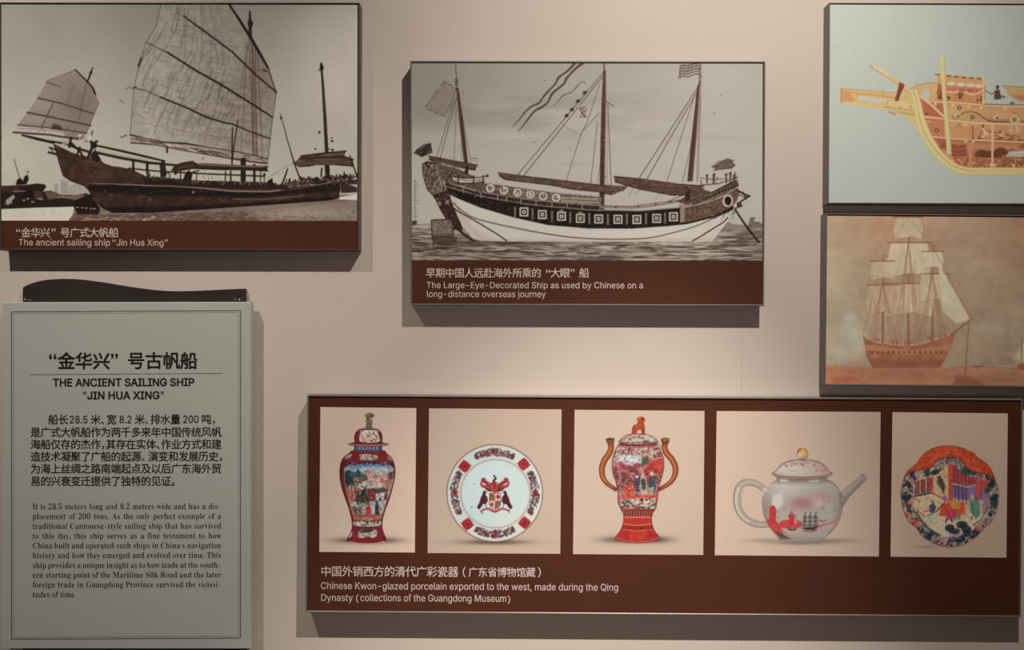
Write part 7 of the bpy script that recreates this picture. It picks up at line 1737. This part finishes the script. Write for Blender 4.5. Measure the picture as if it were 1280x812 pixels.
def panel(name, label, quad, rail, w=2.0, group=None, face=None, depth=FD, lip=1.4):
    """framed board hung on the wall: Empty at the foot of its back, a board and a mitred frame"""
    q = np.array(quad, float)
    base = (fx((q[2][0] + q[3][0]) / 2), 0.0, fz((q[2][1] + q[3][1]) / 2))
    t = thing(name, label, 'wall panel', base, group)
    inn = inset(quad, w)
    loops_mesh('board', [(inset(quad, w * .6), 0.3), (inset(quad, w * .6), depth - lip)], base, face or BROWN, t, cap_last=True, cap_first=True)
    loops_mesh('frame', [(inset(quad, w * .98), 0.05), (quad, 0.05), (quad, depth - .5), (inset(quad, .5), depth), (inset(quad, w - .4), depth), (inn, depth - .4), (inn, depth - lip - .3)], base, rail, t)
    return t, base, depth - lip

# ---------------------------------------------------------------- top left: photograph of the big junk
t, b, d = panel('photo_panel', 'framed sepia photograph of an old sailing junk hung above the grey text sign', [(-0.8, 2.6), (449.4, 3.2), (448.4, 313), (-0.8, 312.4)], RAIL_DARK, 1.7)
press('picture_print', art_junk(), [(0.9, 4.8), (446.6, 5.2), (446.2, 275.8), (0.9, 275.4)], b, d + .1, (171, 154, 139), PAPER, t, 'sepia photograph of a junk with a huge ribbed sail')
T = Lettering(b, d + .16)
yc = 290.6
for ch, x in zip('金华兴', (26, 38.2, 50.2)):
    T.cell(ch, x - .6, yc - 6.3, x + 11.9, yc + 6.3, .05)
for ch, x in zip('号广式大帆船', (75, 87.2, 99.2, 111.2, 123.4, 135.6)):
    T.cell(ch, x - .6, yc - 6.3, x + 11.9, yc + 6.3, .05)
T.mark('“', 19.4, 285.4, 24.4, 289.6)
T.mark('”', 63.6, 285.4, 68.6, 289.6)
T.build('chinese_caption', INK_PALE, t)
T = Lettering(b, d + .16)
T.line('The ancient sailing ship', 22, 306.4, 137.4, 306.7, 7.9)
T.mark('“', 140, 298.8, 143.9, 301.8)
T.line('Jin Hua Xing', 144.8, 306.7, 204.4, 306.9, 7.9)
T.mark('”', 205.4, 298.8, 209.3, 301.8)
T.build('english_caption', INK_PALE, t)

# ---------------------------------------------------------------- middle: engraving with painted eyes
t, b, d = panel('engraving_panel', 'framed sepia engraving of a three-masted junk hung in the middle of the wall', [(512.6, 75.8), (957, 76.4), (955.2, 382.4), (512.8, 381.2)], RAIL_GREY, 1.9)
press('picture_print', art_engraving(), [(514.4, 77.6), (953.8, 78.2), (953.2, 325.4), (514.6, 325)], b, d + .1, (191, 173, 156), PAPER, t, 'sepia engraving of a white-hulled junk with painted eyes')
T = Lettering(b, d + .16)
T.cells('早期中国人远赴海外所乘的', 532.2, 341, 12.03, 12.6, .06)
T.mark('“', 682.6, 336.1, 687.8, 340.4)
T.cell('大', 688, 334.7, 700.6, 347.3, .06)
T.cell('眼', 700, 334.7, 712.6, 347.3, .06)
T.mark('”', 713, 335.8, 718.2, 340.1)
T.cell('船', 724, 334.7, 736.6, 347.3, .06)
T.build('chinese_caption', INK_PALE, t)
T = Lettering(b, d + .16)
T.line('The Large-Eye-Decorated Ship as used by Chinese on a', 532.8, 359.9, 804.4, 360.2, 7.8)
T.line('long-distance overseas journey', 532.8, 371, 682.4, 371.2, 7.8)
T.build('english_caption', INK_PALE, t)

# ---------------------------------------------------------------- right: cutaway drawing and faded painting
t, b, d = panel('cutaway_panel', 'framed pale grey panel with a coloured cutaway drawing of a wooden ship, top right', [(1036.6, 3.2), (1424, 4.6), (1423, 256), (1035, 254.2)], RAIL_GREY, 1.2)
press('picture_print', art_cutaway(), [(1037.8, 4.6), (1422, 6), (1421.4, 254), (1036.4, 252.8)], b, d + .1, (190, 172, 156), PAPER, t, 'cutaway drawing of a galleon with its decks open')
t, b, d = panel('faded_painting_panel', 'framed faded rust-toned painting of a sailing ship, hung directly below the cutaway drawing', [(1032.8, 266.4), (1424, 269.8), (1421, 485), (1030.6, 481.4)], RAIL_GREY, 1.6)
press('picture_print', art_faded(), [(1034.4, 269), (1422, 272.4), (1419.2, 483), (1032.4, 479.6)], b, d + .1, (163, 146, 132), PAPER, t, 'rust-brown painting of a ship with pale sails')

# ---------------------------------------------------------------- bottom: five pieces of porcelain
t, b, d = panel('porcelain_panel', 'long brown framed panel with five pictures of painted porcelain along the bottom', [(384, 493.2), (1279, 498.4), (1276.4, 771.4), (381.6, 765.2)], RAIL_GREY, 2.0)
for art, quad, seen, lab in (
        (art_lidded_vase, [(400.2, 508.6), (520.2, 510), (518.4, 690.6), (398.8, 689.8)], (169, 152, 137), 'picture of a red lidded vase with a landscape scene'),
        (art_armorial_plate, [(536.2, 510.3), (702, 511.6), (700.4, 692.2), (534.4, 691.2)], (212, 192, 174), 'picture of a white plate with red arms and flowers'),
        (art_handled_vase, [(718.4, 512), (881, 513.5), (879.4, 693.6), (716.4, 692.6)], (224, 203, 184), 'picture of a red two-handled vase with a lion on the lid'),
        (art_teapot, [(896.2, 513.6), (1101.4, 514.8), (1099.2, 695.6), (893.8, 694)], (190, 171, 154), 'picture of a pale grey teapot with a red harbour scene'),
        (art_lobed_dish, [(1116.2, 515), (1260.6, 516.6), (1258.8, 697), (1113.8, 695.8)], (140, 125, 112), 'picture of a lobed orange dish with a courtyard scene')):
    press('picture_print', art(), quad, b, d + .1, seen, PAPER, t, lab)
T = Lettering(b, d + .16)
T.cells('中国外销西方的清代广彩瓷器', 400.6, 714.2, 13.26, 13.6, .06, .0045)
T.mark('（', 578.4, 708.6, 582, 721.6, .05)
T.cells('广东省博物馆藏', 585.4, 715.2, 12.0, 12.6, .05, .0045)
T.mark('）', 672.4, 708.8, 676, 721.8, .05)
T.build('chinese_caption', INK_PALE, t)
T = Lettering(b, d + .16)
T.line('Chinese Kwon-glazed porcelain exported to the west, made during the Qing', 400.4, 736.2, 773.4, 738.4, 8.6)
T.line('Dynasty', 400.4, 751, 441, 751.3, 8.6)
T.mark('（', 444.8, 743, 448, 753.6, .05)
T.line('collections of the Guangdong Museum', 449.8, 751.3, 633.6, 752.4, 8.6)
T.mark('）', 634.4, 744.2, 637.8, 754.8, .05)
T.build('english_caption', INK_PALE, t)

# ---------------------------------------------------------------- lower left: the grey text sign on its brown wavy backing board
base = (fx(158), 0.0, fz(828))
t = thing('information_sign', 'grey bilingual text sign mounted on a dark brown wavy-topped board, lower left', 'sign', base)
wave = smooth_pts([(21.4, 358.6), (30, 354.2), (44, 350.2), (60, 348.2), (78, 347.6), (98, 348.8), (125, 352.4), (155, 357.4), (185, 361.4), (212, 363.2), (240, 362.8), (270, 361.4), (302.4, 360)], n=5)
bo = [tuple(p) for p in wave] + [(302.4, 828), (21.4, 828)]
vs, fs = [], []
for dd, k in ((0.05, 1.0), (6.4, 1.0), (7.0, .998)):
    for p in bo:
        vs.append(front(158 + (p[0] - 158) * k, 590 + (p[1] - 590) * k, dd, base))
n = len(bo)
for k in range(2):
    for i in range(n):
        j = (i + 1) % n
        fs.append((k * n + i, (k + 1) * n + i, (k + 1) * n + j, k * n + j))
fs.append(tuple(2 * n + i for i in reversed(range(n))))
fs.append(tuple(range(n)))
mesh_from('backing_board', vs, fs, SIGN_BACK, t, 'dark brown board with a wavy top edge')
face = [(3.2, 377.6), (313.6, 377.2), (313.4, 810.6), (0.6, 810.6)]
loops_mesh('text_board', [(inset(face, .8), 7.0), (face, 7.8), (face, 17.2), (inset(face, .8), 18.0)], base, SIGN_FACE, t, cap_last=True, cap_first=True, label='flat grey board carrying the text')
for x, y in ((24.6, 373.6), (30.4, 374.4), (290.2, 373.6), (295.4, 374.2)):
    vs, fs = [], []
    rr = 1.1 if x in (24.6, 295.4) else .8
    m = 12
    for q, dd in ((1.0, 6.9), (1.0, 7.3), (.6, 7.8)):
        for k in range(m):
            a = 2 * math.pi * k / m
            vs.append(front(x + rr * q * math.cos(a), y + rr * q * math.sin(a), dd, base))
    for k in range(2):
        for i in range(m):
            j = (i + 1) % m
            fs.append((k * m + i, (k + 1) * m + i, (k + 1) * m + j, k * m + j))
    fs.append(tuple(2 * m + i for i in range(m)))
    mesh_from('screw', vs, fs, SCREW, t)
def outline(name, q, w, mat, d):
    T = Lettering(base, d)
    for i in range(4):
        a, c = q[i], q[(i + 1) % 4]
        T.bar(a[0], a[1], c[0], c[1], w)
    T.build(name, mat, t)
outline('border_line', [(14.4, 389.6), (300.8, 388), (300.6, 797), (14.2, 798.6)], 1.1, RULE_GREY, 18.06)
outline('inner_border_line', [(16.9, 392), (298.4, 390.4), (298.2, 794.6), (16.7, 796.2)], .8, RULE_PALE, 18.06)
T = Lettering(base, 18.08)
for ch, x in zip('金华兴', (73.2, 95, 117)):
    T.cell(ch, x - 1, 440.6, x + 20.6, 462.2, .55)
for ch, x in zip('号古帆船', (160.4, 182.6, 204.6, 226.2)):
    T.cell(ch, x - 1, 440.2, x + 20.6, 461.8, .55)
T.mark('“', 61.6, 442, 70.4, 448.8, .35)
T.mark('”', 138.8, 441.8, 147.4, 448.4, .35)
T.build('chinese_heading', INK_BLACK, t)
T = Lettering(base, 18.08)
T.bar(38, 468.1, 278, 466.5, .8)
T.build('heading_rule', RULE_GREY, t)
T = Lettering(base, 18.08)
T.line('THE ANCIENT SAILING SHIP', 66, 482.7, 243.2, 482, 9.4, bold=.5)
T.line('"JIN HUA XING"', 103, 498.8, 205.8, 498.3, 9.3, bold=.5)
T.build('english_heading', INK_BLACK, t)
T = Lettering(base, 18.08)
P, H = 12.56, 12.9
x = T.cells('船长', 60.3, 524.4, P, H, .24)
T.line('28.5', 86.4, 528.8, 110.2, 528.7, 9.2, bold=.24)
T.cell('米', 113.4, 518, 126, 530.8, .24)
T.cell('、', 125.8, 518, 138, 530.8, .2)
T.cell('宽', 133.2, 518, 145.8, 530.8, .24)
T.line('8.2', 148.8, 528.6, 165.2, 528.6, 9.2, bold=.24)
T.cell('米', 168.4, 517.8, 181, 530.6, .24)
T.cell('、', 180.8, 517.8, 193, 530.6, .2)
x = T.cells('排水量', 188, 524.1, P, H, .24)
T.line('200', 228.2, 528.4, 248.8, 528.3, 9.2, bold=.24)
T.cell('吨', 251.8, 517.5, 264.4, 530.3, .24)
T.cell('，', 264.6, 517.5, 277, 530.3, .2)
T.cells('是广式大帆船作为两千多来年中国传统风帆', 38.2, 540.2, P, H, .24, -.001)
T.cells('海船仅存的杰作，其存在实体、作业方式和建', 38.2, 555.4, P, H, .24, -.001, .5)
T.cells('造技术凝聚了广船的起源、演变和发展历史，', 38.2, 570.6, P, H, .24, -.001, .72)
T.cells('为海上丝绸之路南端起点及以后广东海外贸', 38.2, 585.8, P, H, .24, -.001)
T.cells('易的兴衰变迁提供了独特的见证。', 38.2, 601.4, P, H, .24, -.001)
T.build('chinese_text', INK_BLACK, t)
T = Lettering(base, 18.08)
rows = ['It is 28.5 meters long and 8.2 meters wide and has a dis-', 'placement of 200 tons. As the only perfect example of a', 'traditional Cantonese-style sailing ship that has survived',
        'to this day, this ship serves as a fine testament to how', "China built and operated such ships in China's navigation", 'history and how they emerged and evolved over time. This',
        'ship provides a unique insight as to how trade at the south-', 'ern starting point of the Maritime Silk Road and the later', 'foreign trade in Guangdong Province survived the vicissi-', 'tudes of time.']
refI = glyph('I', 'serif')[0][:, 1].max()
XS = min(236 / (sum(glyph(c, 'serif')[2] for c in s if c != ' ') + s.count(' ') * .2) for s in rows[:-1])
for k, s in enumerate(rows):
    y = 636.3 + k * 12.2
    T.line(s, 40.6, y, 276.6, y - .4, 7.1, 'serif', natural=(k == 9), word=2.4, xs=XS)
T.build('english_text', INK_BLACK, t)
